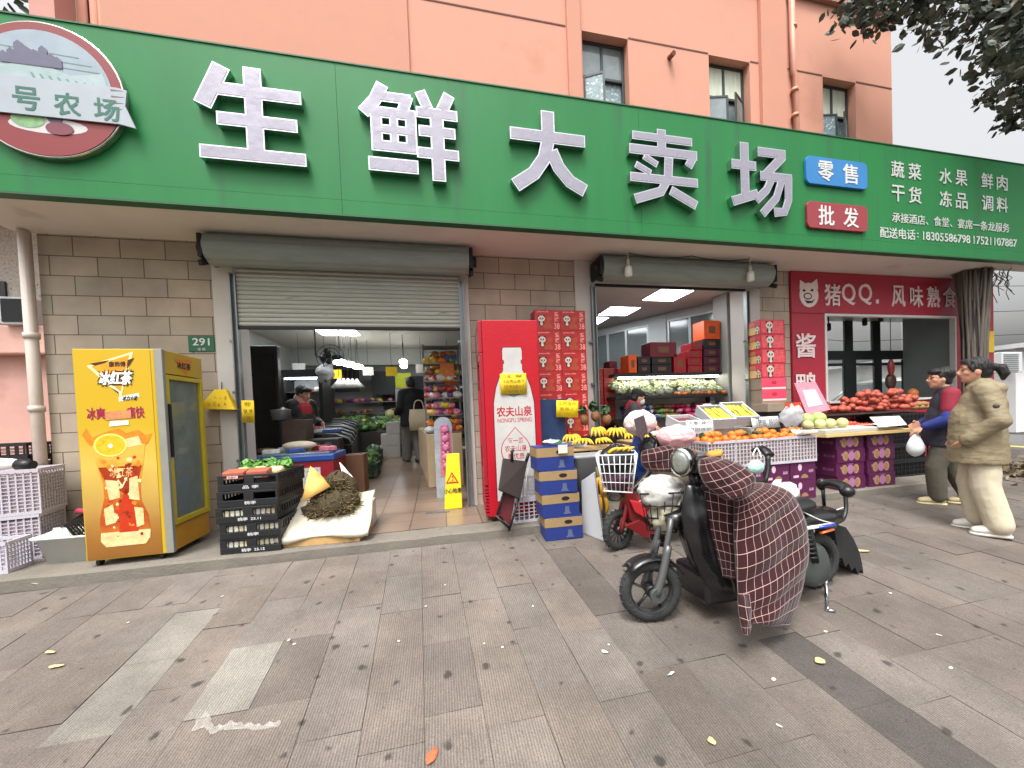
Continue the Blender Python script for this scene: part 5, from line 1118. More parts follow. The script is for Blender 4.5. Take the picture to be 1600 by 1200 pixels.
ztop = at(870, 484, 4.98).z; rows = 7
tabletop('carton_stand', 'low stand holding up the red panda cartons beside the red cooler', 1.30, 2.18, 4.97, 5.24, ztop-rows*.2735-.002, legs=True)if False else None
t = thing('carton_stand', 'low dark stand holding up the red panda cartons beside the red cooler', 'stand', (px0+cw, 5.1, STEP)); MB().bb(px0, x1_, 4.98, 5.24, .87, ztop-rows*.2735-.001).build('stand', BLACKP, t)
for r_ in range(rows):
    for c_ in range(2):
        o = pc if n == 0 else dup(pc); n += 1; o.scale = (cw/.348, 1, 1)
        o['label'] = 'red orange carton with panda and number 38, %s column, %s' % (cols_[c_], ('lowest row behind the bananas', 'second row from the bottom', 'third row from the bottom', 'middle row', 'third row from the top', 'second row from the top', 'top row')[r_])
        o.location = (px0+cw*(c_+.5), 4.98+.004*((r_*3+c_) % 3), ztop-(rows-r_)*.2735)
# right-hand stack beside the kiosk
t = thing('carton_stand', 'stand under the mixed cartons beside the red kiosk', 'stand', (5.1, 5.1, STEP)); YB = 4.96
xa = at(1166, 560, 5.28).x; YB = 4.985; xc = at(1228, 560, YB).x; wB = xc-xa; dB = 5.285-YB; XM = (xa+xc)/2
zg = at(1210, 644, YB).z; zk = at(1210, 626, YB).z; zp = at(1210, 590, YB).z; zt2 = at(1210, 499, YB).z
MB().bb(xa-.02, xc+.02, YB, 5.285, STEP, zg-.001).build('stand', BLACKP, t)
SPK = mat('carton_speckle_print', (196, 78, 84), .45, .5, 34)
rows_ = [(zg, zk, GREYC, 'grey', 'grey kraft carton at the bottom of the stack beside the kiosk'), (zk, (zk+zp)/2, PNKC, 'pink', 'pink carton with white trim, lower of two beside the kiosk'), ((zk+zp)/2, zp, PNKC, 'pink', 'pink carton with white trim, upper of two beside the kiosk')]
for r_ in range(4): rows_.append((zp+(zt2-zp)*r_/4, zp+(zt2-zp)*(r_+1)/4, CRIM, 'panda', 'crimson panda carton beside the kiosk, %s of four' % ('lowest', 'second lowest', 'second highest', 'highest')[r_]))
for k, (z0, z1, m, kind, lb) in enumerate(rows_):
    h = z1-z0-.002; j = .006*((k*5) % 3-1); t = thing('fruit_carton', lb, 'carton', (XM, YB, z0), 0, 'mixed fruit cartons stacked beside the kiosk'); x0 = xa+j+.004; w = wB-.008
    MB().bb(x0, x0+w, YB, 5.28, z0, z0+h).build('box', m, t, bevel=.003); xm_ = x0+w/2; S = V((x0-.0005, YB+dB/2, z0))
    if kind == 'panda':
        mb = MB(); mb.prism(rrect(w*.9, h*.86, .01), (xm_, YB-.0005, z0+h*.5), X3, Z3, 0, .0006); mb.build('speckle_print', SPK, t)
        mb = MB(); panda(mb, V((xm_-w*.12, YB-.0014, z0+h*.60)), h*.62); mb.build('panda_print', [PWHT, PBLK], t)
        mb = MB(); mb.prism(rrect(dB*.92, h*.5, .01), S+V((0, 0, h*.3)), -Y3, Z3, 0, .0006); mb.build('gold_print', PGOLD, t)
        mb = MB(); mb.prism(rrect(dB*.4, h*.28, .02), S+V((0, .02, h*.74)), -Y3, Z3, .0007, .0012); mb.build('label_print', mat('carton_tan_label', (170, 110, 70), .5, .3, 20), t)
        mb = MB(); panda(mb, S+V((-.001, -dB*.33, h*.38)), h*.40, -Y3); panda(mb, S+V((-.001, dB*.36, h*.30)), h*.34, -Y3); mb.build('panda_print', [PWHT, PBLK], t)
    elif kind == 'pink':
        mb = MB(); mb.prism(rrect(w*.98, h*.16, .004), (xm_, YB-.0005, z0+h*.09), X3, Z3, 0, .001); mb.build('trim', PAPERW, t); mb = MB(); mb.prism(oval(0, 0, .05, .028, 12), (xm_, YB-.0005, z0+h*.58), X3, Z3, 0, .001); mb.build('print', CRIM, t)
        mb = MB(); mb.prism(rrect(dB*.97, h*.96, .004), S+V((0, 0, h*.5)), -Y3, Z3, 0, .001); mb.build('kraft_end', GREYC, t)
    else:
        mb = MB(); mb.prism(oval(0, 0, .02, .012, 10), (xm_, YB-.0005, z0+h*.6), X3, Z3, 0, .001); mb.build('hand_hole', PBLK, t)

# ------------------------------------------------------------------ bananas and neighbours on the first table
BAN = mat('banana_yellow', (208, 168, 36), .45, .14, 8, dirt=((150, 116, 30), 9, .66)); BANT = mat('banana_stalk', (96, 84, 36), .7, .2, 10)
def banana_hand():
    t = thing('banana_hand', 'x', 'bananas', (0, 0, 0), 0, 'hands of bananas on the display table')
    for k in range(7):
        a = R(-54+18*k); mb = MB(); pts = []; rad = []
        for j in range(9):
            s = j/8; r0 = .02+.155*s; z = .05+.075*math.sin(math.pi*(.15+s*.75))-.05*s
            pts.append((r0*math.sin(a)*(1.05), -r0*math.cos(a)*.9, z)); rad.append((.006, .012, .018, .020, .021, .020, .017, .011, .005)[j])
        mb.tube(pts, rad, 7); mb.build('banana', BAN, t)
    mb = MB(); mb.ell((0, .0, .075), (.03, .025, .03), 8, 6); mb.tube([(0, 0, .08), (0, .03, .13)], [.018, .012], 7); mb.build('stalk', BANT, t); return t
p0 = banana_hand()
BT = .862
for i, (px, py, Y, dz, rz, sc, lb) in enumerate(((891, 690, 4.72, .07, 0, 1.05, 'hand of bananas on the foam box at the left of the banana table'), (928, 686, 4.78, .12, 25, 1.25, 'upright hand of bananas in the middle of the banana table'), (962, 682, 4.85, .1, -15, 1.2, 'big hand of bananas behind the wire bicycle basket'), (911, 705, 4.56, 0, -20, 1.05, 'lower front hand of bananas hanging over the table edge'), (940, 704, 4.56, 0, 12, 1.0, 'front hand of bananas beside the black bag'), (985, 690, 4.6, .03, 10, 1.05, 'hand of bananas showing between the black bag and the pink muff'), (1012, 688, 4.7, .0, 0, 1.0, 'rightmost hand of bananas on the display table'))):
    o = p0 if i == 0 else dup(p0); q = at(px, py, Y); o.location = (q.x, Y, max(BT, BT+dz)); o.rotation_euler = (R(-18 if dz < .05 else 8), 0, R(rz)); o.scale = (sc*.86,)*3; o['label'] = lb
t = thing('foam_fruit_box', 'white foam box under the left hand of bananas', 'box', (1.5, 4.8, BT)); a = at(866, 690, 4.7); MB().bb(a.x, a.x+.42, 4.66, 4.95, BT, BT+.065).build('box', mat('foam_white', (0, 0, 0)), t, bevel=.006)
t = thing('green_tray', 'green plastic tray at the left end of the banana table', 'tray', (1.2, 4.7, BT)); a = at(845, 690, 4.8); MB().bb(1.33, 1.45, 4.66, 4.95, BT, BT+.10).build('tray', mat('tray_green', (44, 130, 62), .45, .1), t, bevel=.006)
# hanging bananas below the basket
q = at(937, 768, 4.0); t = thing('hanging_banana_bunch', 'ripe spotted bananas hanging in a thin bag in front of the foam board', 'bananas', q); RIPE = mat('ripe_banana', (206, 152, 44), .5, .25, 9, dirt=((110, 76, 26), 12, .6)); rnd = random.Random(12)
for k in range(8):
    a = rnd.uniform(-1.2, 1.2); z0 = (.06 if k < 4 else -.13); mb = MB(); mb.tube(smoothpath([q+V((0, 0, z0+.10)), q+V((.06*math.sin(a), -.05*math.cos(a), z0+.06)), q+V((.085*math.sin(a), -.075*math.cos(a), z0-.03)), q+V((.06*math.sin(a), -.06*math.cos(a), z0-.11))], 3), [.008, .014, .02, .024, .025, .025, .024, .02, .012, .006][:10], 8); mb.build('banana', RIPE, t)
mb = MB(); mb.tube([q+V((0, 0, -.05)), q+V((-.0, 0, .12)), q+V((-.03, .0, .27))], [.02, .016, .012], 8); mb.build('stalk', BANT, t)
# pineapples / coconuts behind the bananas, price paper, dark print box
PINE = mat('pineapple_skin', (122, 84, 48), .7, .45, 40, .5, bscale=40)
for i, (px, py, lb) in enumerate(((912, 655, 'pineapple behind the bananas, nearest the yellow price paper'), (930, 650, 'pineapple in the middle behind the bananas'), (948, 655, 'pineapple at the right behind the bananas'))):
    q = at(px, py, 5.0); q.z = max(q.z, 1.0); t = thing('pineapple', lb, 'pineapple', (q.x, 5.0, q.z-.1), 0, 'pineapples behind the bananas'); mb = MB(); mb.ell(q, (.062, .062, .078), 12, 9); mb.build('fruit', PINE, t); leafy(q+V((-.02, 0, .09)), (.04, .04, .08), 26, random.Random(i), (.06, .12, .05), 'crown', t, .11)
t = thing('shelf_riser', 'plain crate under the pineapples', 'crate', (2, 5.05, BT)); MB().bb(1.62, 2.3, 4.9, 5.2, BT, .98).build('crate', BLACKP, t)
q = at(862, 643, 4.93); t = thing('blue_print_carton', 'dark blue printed carton behind the yellow price paper', 'carton', (q.x, 4.9, BT)); MB().bb(q.x-.17, q.x+.16, 4.86, 4.965, BT, q.z+.16).build('box', mat('night_blue_print', (34, 56, 96), .45, .3, 14), t, bevel=.003)
q = at(886, 639, 4.78); notice('price_paper', 'bright yellow price paper standing above the bananas', q, (1, .05, -.06), (.06, 0, 1), .30, .215, mat('bright_yellow_paper', (222, 200, 12), .7, .03), words=('正宗香甜', '香蕉王', '2.98元/斤'), ink=.008, inkm=mat('gold_marker', (176, 140, 0), .6))
t = thing('price_paper_stick', 'thin stick holding the bright yellow price paper', 'stick', (q.x, 4.8, BT)); MB().tube([(q.x, 4.80, BT+.0), (q.x, 4.80, q.z)], .008, 6).build('stick', DARK, t)

# ------------------------------------------------------------------ fruit table, foam boxes, white price board
tabletop('fruit_table', 'wooden fruit table behind the scooters carrying foam boxes', 2.45, 4.62, 4.46, 5.22, .88)
FT = .882
FOAM = mat('foam_white', (0, 0, 0))
def foam_box(label, px, py, w, d, h, Y, z, tilt, rz, fill, pm, shape):
    t = thing('foam_fruit_box', label, 'box', (0, 0, 0), 0, 'open foam fruit boxes'); mb = MB(); s = .022
    mb.bb(-w/2, w/2, 0, d, 0, s); mb.bb(-w/2, w/2, 0, s, s, h); mb.bb(-w/2, w/2, d-s, d, s, h); mb.bb(-w/2, -w/2+s, s, d-s, s, h); mb.bb(w/2-s, w/2, s, d-s, s, h); mb.build('box', FOAM, t, bevel=.006)
    q = at(px, py, Y); t.location = (q.x, Y, z); t.rotation_euler = (R(tilt), 0, R(rz)); M = t.matrix_basis
    rnd = random.Random(px); 
    if shape == 'long':
        for i in range(6):
            for j in range(2):
                o = MB().ell((0, 0, 0), (.025, .11, .022), 8, 7).build('pear', pm); tag(o, 'yellow green fruit lying in the %s tilted foam box' % fill, 'fruit', 'fruit in the %s tilted foam box' % fill); o.location = M @ V((-w*.36+i*w*.145, .11+j*.17, h*.78+rnd.uniform(-.01, .01))); o.rotation_euler = t.rotation_euler; o.rotation_euler.z += rnd.uniform(-.2, .2)
    else:
        mb = MB(); mb.bb(-w/2+s+.002, w/2-s-.002, s+.002, d-s-.002, h*.3, h*.7); o = mb.build('red_fruit_layer', pm, None); o.location = t.location; o.rotation_euler = t.rotation_euler; tag(o, 'dark red fruit filling the low foam box behind the white price board', 'fruit')
    return t
PEAR = mat('yellow_green_fruit', (196, 184, 62), .5, .2, 10)
foam_box('low foam box of dark red fruit behind the white price board', 1078, 668, .36, .34, .15, 4.62, FT+.10, 14, -4, '', mat('dark_red_fruit', (110, 26, 34), .4, .4, 30), 'flat')
foam_box('tilted foam box of yellow green fruit, left of two', 1128, 672, .36, .42, .15, 4.55, FT+.12, 28, -6, 'left', PEAR, 'long')
foam_box('tilted foam box of yellow green fruit, right of two', 1164, 670, .36, .42, .15, 4.56, FT+.14, 30, -6, 'right', PEAR, 'long')
t = thing('riser_block', 'white foam riser under the fruit boxes', 'box', (3.6, 4.9, FT)); MB().bb(2.75, 4.35, 4.72, 5.18, FT, FT+.10).build('block', FOAM, t)
q = at(1094, 671, 4.45); notice('white_price_board', 'white handwritten price board in front of the fruit boxes', q, (1, 0, -.03), (.02, .12, 1), .40, .25, mat('board_white', (196, 196, 194), .6, .03), words=('大枣  特价', '很甜很脆', '17.80'), ink=.006, inkm=mat('grey_marker', (84, 92, 94), .6))
q = at(1196, 660, 4.5); notice('white_price_board', 'white price board leaning behind the oranges', q, (1, .1, 0), (.02, .2, 1), .50, .16, mat('board_white', (0, 0, 0)), words=('砂糖桔  特甜',), inkm=mat('grey_marker', (0, 0, 0)))
q = at(1105, 638, 4.95); notice('small_price_card', 'small white price card among the produce behind the foam boxes', q, X3, Z3, .14, .13, PAPERW, words=('特价',), inkm=mat('grey_marker', (0, 0, 0)))
# clear bag
t = thing('clear_plastic_bag', 'crumpled clear plastic bag lying behind the oranges', 'bag', at(1238, 650, 4.4)); rnd = random.Random(6); mb = MB(); mb.ell(at(1238, 652, 4.42), (.17, .12, .13), 12, 8)
for v in mb.b.verts: v.co += V((rnd.gauss(0, .02), rnd.gauss(0, .02), rnd.gauss(0, .03)))
mb.build('bag', mat('clear_plastic', (230, 234, 238), .15, .1, 12, alpha=.45), t)
MB_ = MB(); q = at(1238, 660, 4.42); 
# orange baskets on purple cartons
PUR = mat('carton_purple', (84, 26, 68), .5, .14, 5); PURL = mat('carton_light_print', (206, 176, 196), .5, .1); GOLD = mat('carton_gold_print', (170, 134, 92), .5, .5, 40); PURD = mat('carton_dark_purple', (150, 116, 84), .6, .1)
def purple_carton(label, loc, w, d, h, rz=0, big=True, group='purple fruit cartons'):
    t = thing('purple_carton', label, 'carton', (0, 0, 0), 0, group); MB().bb(-w/2, w/2, 0, d, 0, h).build('box', PUR, t, bevel=.003)
    if big:
        mb = MB(); mb.prism(oval(-.10, h*.5, .05, h*.36, 16), (0, -.0005, 0), X3, Z3, 0, .0006); mb.prism(oval(.10, h*.5, .05, h*.36, 16), (0, -.0005, 0), X3, Z3, 0, .0006); mb.build('fruit_print', GOLD, t)
        mb = MB(); mb.prism(oval(0, h*.5, .055, h*.36, 16), (0, -.0005, 0), X3, Z3, .0007, .0012); mb.prism(oval(-.155, h*.62, .018, .02, 8), (0, -.0005, 0), X3, Z3, 0, .0006); mb.text('火龙果', (0, -.0005, h*.9), X3, Z3, .11, .022, 0, .01, lift=.0006); mb.build('print', mat('carton_lilac', (166, 110, 150), .5, .15, 20), t)
        mb = MB(); mb.prism(oval(-.09, h*.5, .033, h*.27, 14), (0, -.0005, 0), X3, Z3, .0013, .002); mb.prism(oval(.09, h*.5, .033, h*.27, 14), (0, -.0005, 0), X3, Z3, .0013, .002); mb.build('fruit_core_print', PURD, t)
        mb = MB()
        for y in (.12, .35, .55):
            if y < d-.05: mb.text('进口水果', (-w/2-.0006, y, h*.5), -Y3, Z3, .16, .04, 0, .0)
        mb.build('side_lettering', mat('carton_lilac', (0, 0, 0)), t)
    else:
        mb = MB(); mb.prism(oval(-.05, h*.72, .03, .045, 12), (0, -.0005, 0), X3, Z3, 0, .001); mb.prism([(-.15, .04), (-.07, .04), (-.07, .07), (-.15, .07)], (0, -.0005, 0), X3, Z3, 0, .001); mb.text('品质', (.12, -.0005, h*.5), X3, Z3, .07, .035, 0, .01, lift=.001); mb.build('print', PURL, t)
        mb = MB(); mb.prism([(x, z) for x, z in oval(.02, .03, .055, .05, 16) if z >= .03] , (0, -.0005, 0), X3, Z3, 0, .001); mb.build('hand_hole', PURD, t)
    t.location = loc; t.rotation_euler.z = rz; return t
OW = [at(px, 700, 3.98).x for px in (1106, 1150, 1195, 1236, 1277)]
bz0, bz1 = at(1255, 722, 3.98).z, at(1255, 681, 3.98).z
ORNG = mat('orange_peel', (226, 112, 22), .45, .12, 7, .25, bscale=120); LEAFM = mat('citrus_leaf', (60, 84, 36), .5, .3, 12)
rnd = random.Random(41); og = MB().ell((0, 0, 0), (.048, .048, .042), 14, 9).build('orange', ORNG); first = True; cl = MB(); 
pos_txt = ('leftmost white basket of oranges on the purple cartons', 'second white basket of oranges from the left', 'third white basket of oranges from the left', 'rightmost white basket of oranges before the melon stand')
for i in range(4):
    x0, x1 = OW[i], OW[i+1]; w = x1-x0-.006; xc_ = (x0+x1)/2; h = bz1-bz0
    crate(pos_txt[i], WCR, V((xc_, 4.16, bz0)), 0, w, .36, h, 8, 6, 6, 'white baskets of oranges', lining=mat('orange_contents', (150, 126, 104), .7, .4, 14))
    purple_carton('small purple carton under the '+('leftmost', 'second', 'third', 'rightmost')[i]+' basket of oranges', (xc_, 4.0, bz0-.235), w-.01, .33, .232, 0, False, 'purple cartons under the oranges')
    if i < 2: purple_carton('small purple carton on the ground below the '+('leftmost', 'second')[i]+' basket of oranges', (xc_, 4.0, bz0-.47), w-.01, .14, .232, 0, False, 'purple cartons under the oranges')
    else: purple_carton('small purple carton on the ground below the '+('third', 'rightmost')[i-2]+' basket of oranges', (xc_, 4.0, bz0-.47), w-.01, .14, .232, 0, False, 'purple cartons under the oranges')
    for k in range(13):
        o = og if first else og.copy()
        if not first: COL.objects.link(o)
        first = False
        r_, c_ = divmod(k, 3); lay = 0 if k < 9 else 1; c_ *= 1.45 if k < 9 else 1.0; c_ += .9 if k == 12 else 0
        o.location = (x0+.06+(w-.12)*(c_+.5*lay+rnd.uniform(-.15, .15))/3.3, 4.03+.09*(r_ if not lay else 1.2)+rnd.uniform(-.02, .02), bz1+.004+.055*lay+rnd.uniform(-.01, .015)); s = rnd.uniform(.88, 1.12); o.scale = (s, s, s); o.rotation_euler = (rnd.uniform(-.4, .4), rnd.uniform(-.4, .4), rnd.uniform(0, 6))
        tag(o, 'orange lying on top of the '+('leftmost', 'second', 'third', 'rightmost')[i]+' white basket', 'orange', 'oranges in the '+('leftmost', 'second', 'third', 'rightmost')[i]+' basket')
for i in range(4):
    c = V(((OW[i]+OW[i+1])/2+rnd.uniform(-.08, .08), 4.18, bz1+.055)); o = leafy(c, (.14, .10, .02), 26, rnd, (.04, .07, .025), 'orange_leaves', None, .07); tag(o, ('sprig of green leaves among the oranges of the leftmost basket', 'sprig of green leaves among the oranges of the second basket', 'sprig of green leaves among the oranges of the third basket', 'sprig of green leaves among the oranges of the rightmost basket')[i], 'leaves')
o = MB().ell((0, 0, 0), (.05, .035, .03), 8, 6)
tag(MB().rings([[V((OW[4]-.17, 3.995, bz1+.005))+V((x, y, .03*math.sin(x*60)+.02)) for x, y in rrect(.3, .03, .01, 2)], [V((OW[4]-.17, 4.0, bz1+.06))+V((x, y, .02*math.sin(x*50))) for x, y in rrect(.26, .2, .05, 2)]], sm=True).build('white_net_wrap', mat('white_net', (222, 220, 214), .6, .1, 20)), 'white foam netting around the oranges of the rightmost basket', 'netting')

# ------------------------------------------------------------------ melon stand
zt = at(1307, 683, 4.12).z; XA = at(1235, 668, 4.75).x; XB = at(1307, 683, 4.12).x; XC = at(1418, 664, 4.25).x
EDGE = mat('stand_pine_edge', (206, 178, 120), .6, .1, 4); TRAYW = mat('stand_white_tray', (184, 182, 172), .6, .06, 4)
t = thing('melon_stand', 'white display tray with pale wooden edge on purple cartons', 'stand', (XB+.4, 4.4, zt))
pl = [V((XB-.16, 4.12, 0)), V((XC, 4.12, 0)), V((XC, 5.15, 0)), V((XB-.30, 5.15, 0))]
mb = MB(); mb.hexa([p+V((0, 0, zt)) for p in pl], [p+V((0, 0, zt+.045)) for p in pl]); mb.build('wooden_edge', EDGE, t, bevel=.004)
pl2 = [V((XB-.15, 4.135, 0)), V((XC-.6, 4.135, 0)), V((XC-.6, 4.9, 0)), V((XB-.28, 4.9, 0))]
mb = MB(); mb.hexa([p+V((0, 0, zt+.046)) for p in pl2], [p+V((0, 0, zt+.10)) for p in pl2]); mb.build('tray', TRAYW, t, bevel=.008)
mt = zt+.101
for cx0, cx1, nm in ((at(1308, 720, 4.2).x, at(1352, 720, 4.2).x, 'left'), (at(1357, 720, 4.2).x, at(1399, 720, 4.2).x, 'right')):
    h = (zt-STEP-.002)/4
    for r_ in range(4): purple_carton('purple dragon fruit carton in the %s column under the melon stand, %s' % (nm, ('bottom one', 'second from the bottom', 'third from the bottom', 'top one')[r_]), ((cx0+cx1)/2+.006*(-1)**r_, 4.2+.008*(r_ % 2), STEP+r_*h), cx1-cx0-.01, .72, h-.002, 0, True, 'purple cartons under the melon stand')
MEL = mat('pale_green_melon', (160, 174, 104), .5, .12, 6, .1, bscale=50); MELW = mat('pale_yellow_melon', (196, 190, 132), .5, .1, 6)
for px, py, s, m, lb in ((1269, 630, .095, MEL, 'large pale green melon, left one of the pair on top'), (1288, 629, .10, MEL, 'large pale green melon, right one of the pair on top'), (1262, 645, .07, MELW, 'small cream melon at the left front of the tray'), (1281, 644, .075, MELW, 'small cream melon in the middle front of the tray'), (1297, 645, .075, MELW, 'small cream melon under the right green melon'), (1316, 648, .075, MELW, 'small cream melon at the right front of the tray')):
    q = at(px, py+3, 4.34); o = MB().ell((0, 0, 0), (s, s, s*.92), 18, 12).build('melon', m); o.location = (q.x, 4.34+(.09 if s > .09 else 0), mt+s*.9+(.05 if s > .09 else 0)); tag(o, lb, 'melon')
TOM = mat('tomato_red', (204, 72, 40), .35, .15, 8); om = MB().ell((0, 0, 0), (.034, .034, .03), 10, 7).build('tomato', TOM); first = True
for j in range(3):
    for i in range(15):
        o = om if first else om.copy()
        if not first: COL.objects.link(o)
        first = False; o.location = (XB+.26+i*.064, 4.52+j*.075+rnd.uniform(-.008, .008), mt+.035-.04*(i > 9)+rnd.uniform(-.004, .008)); tag(o, 'small red tomato in the rows behind the melons', 'tomato', 'tomatoes in rows behind the melons')
t = thing('tomato_tray', 'shallow tray under the rows of tomatoes', 'tray', (XB+.7, 4.6, mt)); MB().bb(XB+.2, XC-.05, 4.47, 4.76, zt+.0995 if False else mt, mt+.006).build('tray', mat('tomato_tray', (226, 224, 220), .5, .05), t)
a, b, c_, d = at(1374, 668, 4.10), at(1418, 664, 4.1), at(1406, 650, 4.4), at(1359, 652, 4.4); mb = MB(); mb.hexa([a, b, c_, d], [p+V((0, 0, .004)) for p in (a, b, c_, d)]); tag(mb.build('white_card', PAPERW), 'blank white card lying at the right end of the melon stand', 'card')
# net bags of red onions on a black table behind
t = thing('onion_table', 'black slotted crates serving as a table for the red net bags', 'table', (7, 4.8, STEP))
X0_, X1_ = at(1395, 690, 4.55).x, at(1452, 690, 4.55).x; zn = at(1420, 642, 4.7).z
for k in range(4):
    h = (zn-.02-STEP)/4; mb = MB(); mb.M = Matrix.Translation(((X0_+X1_)/2, 4.85, STEP+k*h)); lattice(mb, X1_-X0_, .6, h-.004, 9, 8, 3); mb.build('black_crate', BCR, t)
MB().bb(X0_+.03, X1_-.03, 4.6, 5.1, STEP+.03, zn-.06).build('crate_contents', BLACKP, t)
MB().bb(XB+.1, X1_+.1, 4.78, 5.22, zn-.02, zn).build('tabletop', mat('dark_board', (58, 40, 36), .7, .15), t)
MB().bb(XB+.12, X0_-.02, 4.92, 5.2, mt+.1, zn-.021).build('riser', BLACKP, t)
NET = mat('red_net_onion', (176, 84, 66), .6, .45, 26, .4, bscale=45)
rnd = random.Random(77); k = 0
for lay, n, w_ in ((0, 6, 1.0), (1, 4, .62), (2, 2, .3)):
    for i in range(n):
        mb = MB(); L_ = .20
        c = V((at(1378, 630, 4.95).x-w_*.9+1.8*w_*i/max(1, n-1), 4.96+.04*((i+lay) % 2), zn+.075+.115*lay))
        for q in range(11):
            mb.ell(c+V((rnd.uniform(-.17, .17), rnd.uniform(-.08, .08), rnd.uniform(-.04, .04))), (rnd.uniform(.05, .075), .05, rnd.uniform(.036, .05)), 8, 6)
        o = mb.build('onion_net_bag', NET); tag(o, 'red net bag of onions %s' % (('in the bottom layer of the heap before the kiosk window', 'in the middle layer of the heap before the kiosk window', 'on the very top of the heap before the kiosk window')[lay]), 'onions', ('red net bags in the bottom layer', 'red net bags in the middle layer', 'red net bags on top')[lay])
for i in range(5):
    o = MB().ell((0, 0, 0), (.10, .07, .045), 9, 6); q = at(1425+i*5, 634-(i % 2)*4, 4.95)
    o = o.build('brown_root_vegetable', mat('brown_root', (150, 116, 72), .8, .3, 14)); o.location = (q.x, 4.93, zn+.045+.05*(i % 2)); tag(o, 'brown root vegetable at the right end of the onion table', 'vegetable', 'brown roots beside the onion bags')
# pink carton with open lid, flat grey-orange carton
t = thing('open_pink_carton', 'open carton with a raised pink lid in front of the kiosk sign', 'carton', at(1262, 645, 4.7)); a, b, c_, d = at(1262, 648, 4.6), at(1298, 640, 4.75), at(1275, 597, 5.0), at(1242, 599, 4.95)
mb = MB(); mb.hexa([a, b, c_, d], [p+V((.0, .012, .004)) for p in (a, b, c_, d)]); mb.build('lid', mat('pink_lid', (196, 128, 144), .5, .18, 6), t); mb = MB(); mi_ = lambda u, v: a.lerp(b, u).lerp(d.lerp(c_, u), v)
n_ = (b-a).cross(d-a).normalized(); n_ = n_ if n_.y < 0 else -n_; pts = [mi_(.15, .2)+n_*.003, mi_(.8, .2)+n_*.003, mi_(.8, .75)+n_*.003, mi_(.2, .75)+n_*.003]; mb.f([mb.v(p) for p in pts]); mb.build('lid_print', mat('pale_lid_print', (196, 182, 184), .4, .15, 14), t)
mb = MB(); mb.bb(a.x-.3, a.x+.10, 4.72, 5.1, mt+.0, a.z+.02) if a.z+.02 > mt else None; mb.build('box', mat('dark_maroon_box', (70, 24, 34), .6, .1), t)
q = at(1225, 636, 4.72); t = thing('flat_carton', 'flat grey carton with an orange end beside the open pink carton', 'carton', (q.x, 4.7, FT)); MB().bb(q.x-.30, q.x+.0, 4.7, 5.0, q.z-.06, q.z+.06).build('box', GREYC, t, bevel=.004); MB().bb(q.x+.001, q.x+.28, 4.69, 5.0, q.z-.058, q.z+.058).build('orange_end', mat('carton_orange_end', (206, 74, 38), .5, .15, 9), t, bevel=.004)
MB().bb(q.x-.26, q.x+.24, 4.75, 4.98, FT, q.z-.0605).build('support', BLACKP, t)
# ------------------------------------------------------------------ inside the left-hand shop
def xz(px, py, Y): q = at(px, py, Y); return q.x, q.z
def bxp(name, label, cat, px0, px1, py0, py1, Y, d, m, bev=.004, floor=False, group=None, base=None):
    """a box whose front face covers the given photo rectangle at distance Y"""
    x0, z1 = xz(px0, py0, Y); x1, z0 = xz(px1, py1, Y); z0 = FLZ(Y) if floor else (base if base is not None else z0)
    o = MB().bb(x0, x1, Y, Y+d, z0, z1).build(name, m, None, bevel=bev); return tag(o, label, cat, group)
t = thing('black_cabinet', 'tall black cabinet against the left wall just inside the wide doorway', 'cabinet', (-3.0, 6.3, FLZ(6.3)))
x0, z1 = xz(389, 540, 6.3); x1, _ = xz(432, 540, 6.3); MB().bb(x0, x1, 6.3, 6.42, FLZ(6.3), z1).build('shell', mat('black_gloss', (18, 19, 21), .3, .2, 4), t, bevel=.01); MB().bb(x0+.04, x1-.04, 6.29, 6.299, FLZ(6.3)+.2, z1-.1).build('door', mat('black_door', (12, 13, 15), .15, .2), t)
t = thing('open_display_fridge', 'black framed open display fridge with lit shelves behind the red jacketed worker', 'fridge', (-2.8, 8.2, FLZ(8.2)))
x0, z1 = xz(436, 578, 8.0); x1, _ = xz(502, 578, 8.0); f0 = FLZ(8.0)
for a in (x0, x1-.06): MB().bb(a, a+.06, 8.0, 8.6, f0, z1).build('side_panel', DARK, t)
MB().bb(x0+.06, x1-.06, 8.0, 8.6, z1-.14, z1).build('top', DARK, t); MB().bb(x0+.06, x1-.06, 8.55, 8.6, f0, z1-.14).build('back', mat('fridge_white_back', (206, 212, 214), .5, .2, 6), t)
MB().bb(x0+.08, x1-.08, 8.02, 8.10, z1-.17, z1-.145).build('light_tube', mat('lit_tube', (255, 255, 255), .5, 0, emit=(240, 248, 255), es=9), t)
for k in range(4): MB().bb(x0+.06, x1-.06, 8.1, 8.55, f0+.35+k*.38, f0+.37+k*.38).build('shelf', STEEL, t)
rnd = random.Random(3); FOODS = [mat('pack_%s' % n, c, .45, .4, 22) for n, c in (('white', (206, 210, 206)), ('green', (92, 128, 70)), ('red', (176, 62, 52)), ('yellow', (214, 184, 70)), ('brown', (136, 96, 60)), ('purple', (120, 70, 120)), ('pink', (208, 120, 140)), ('blue', (60, 84, 150)), ('orange', (216, 120, 40)))]
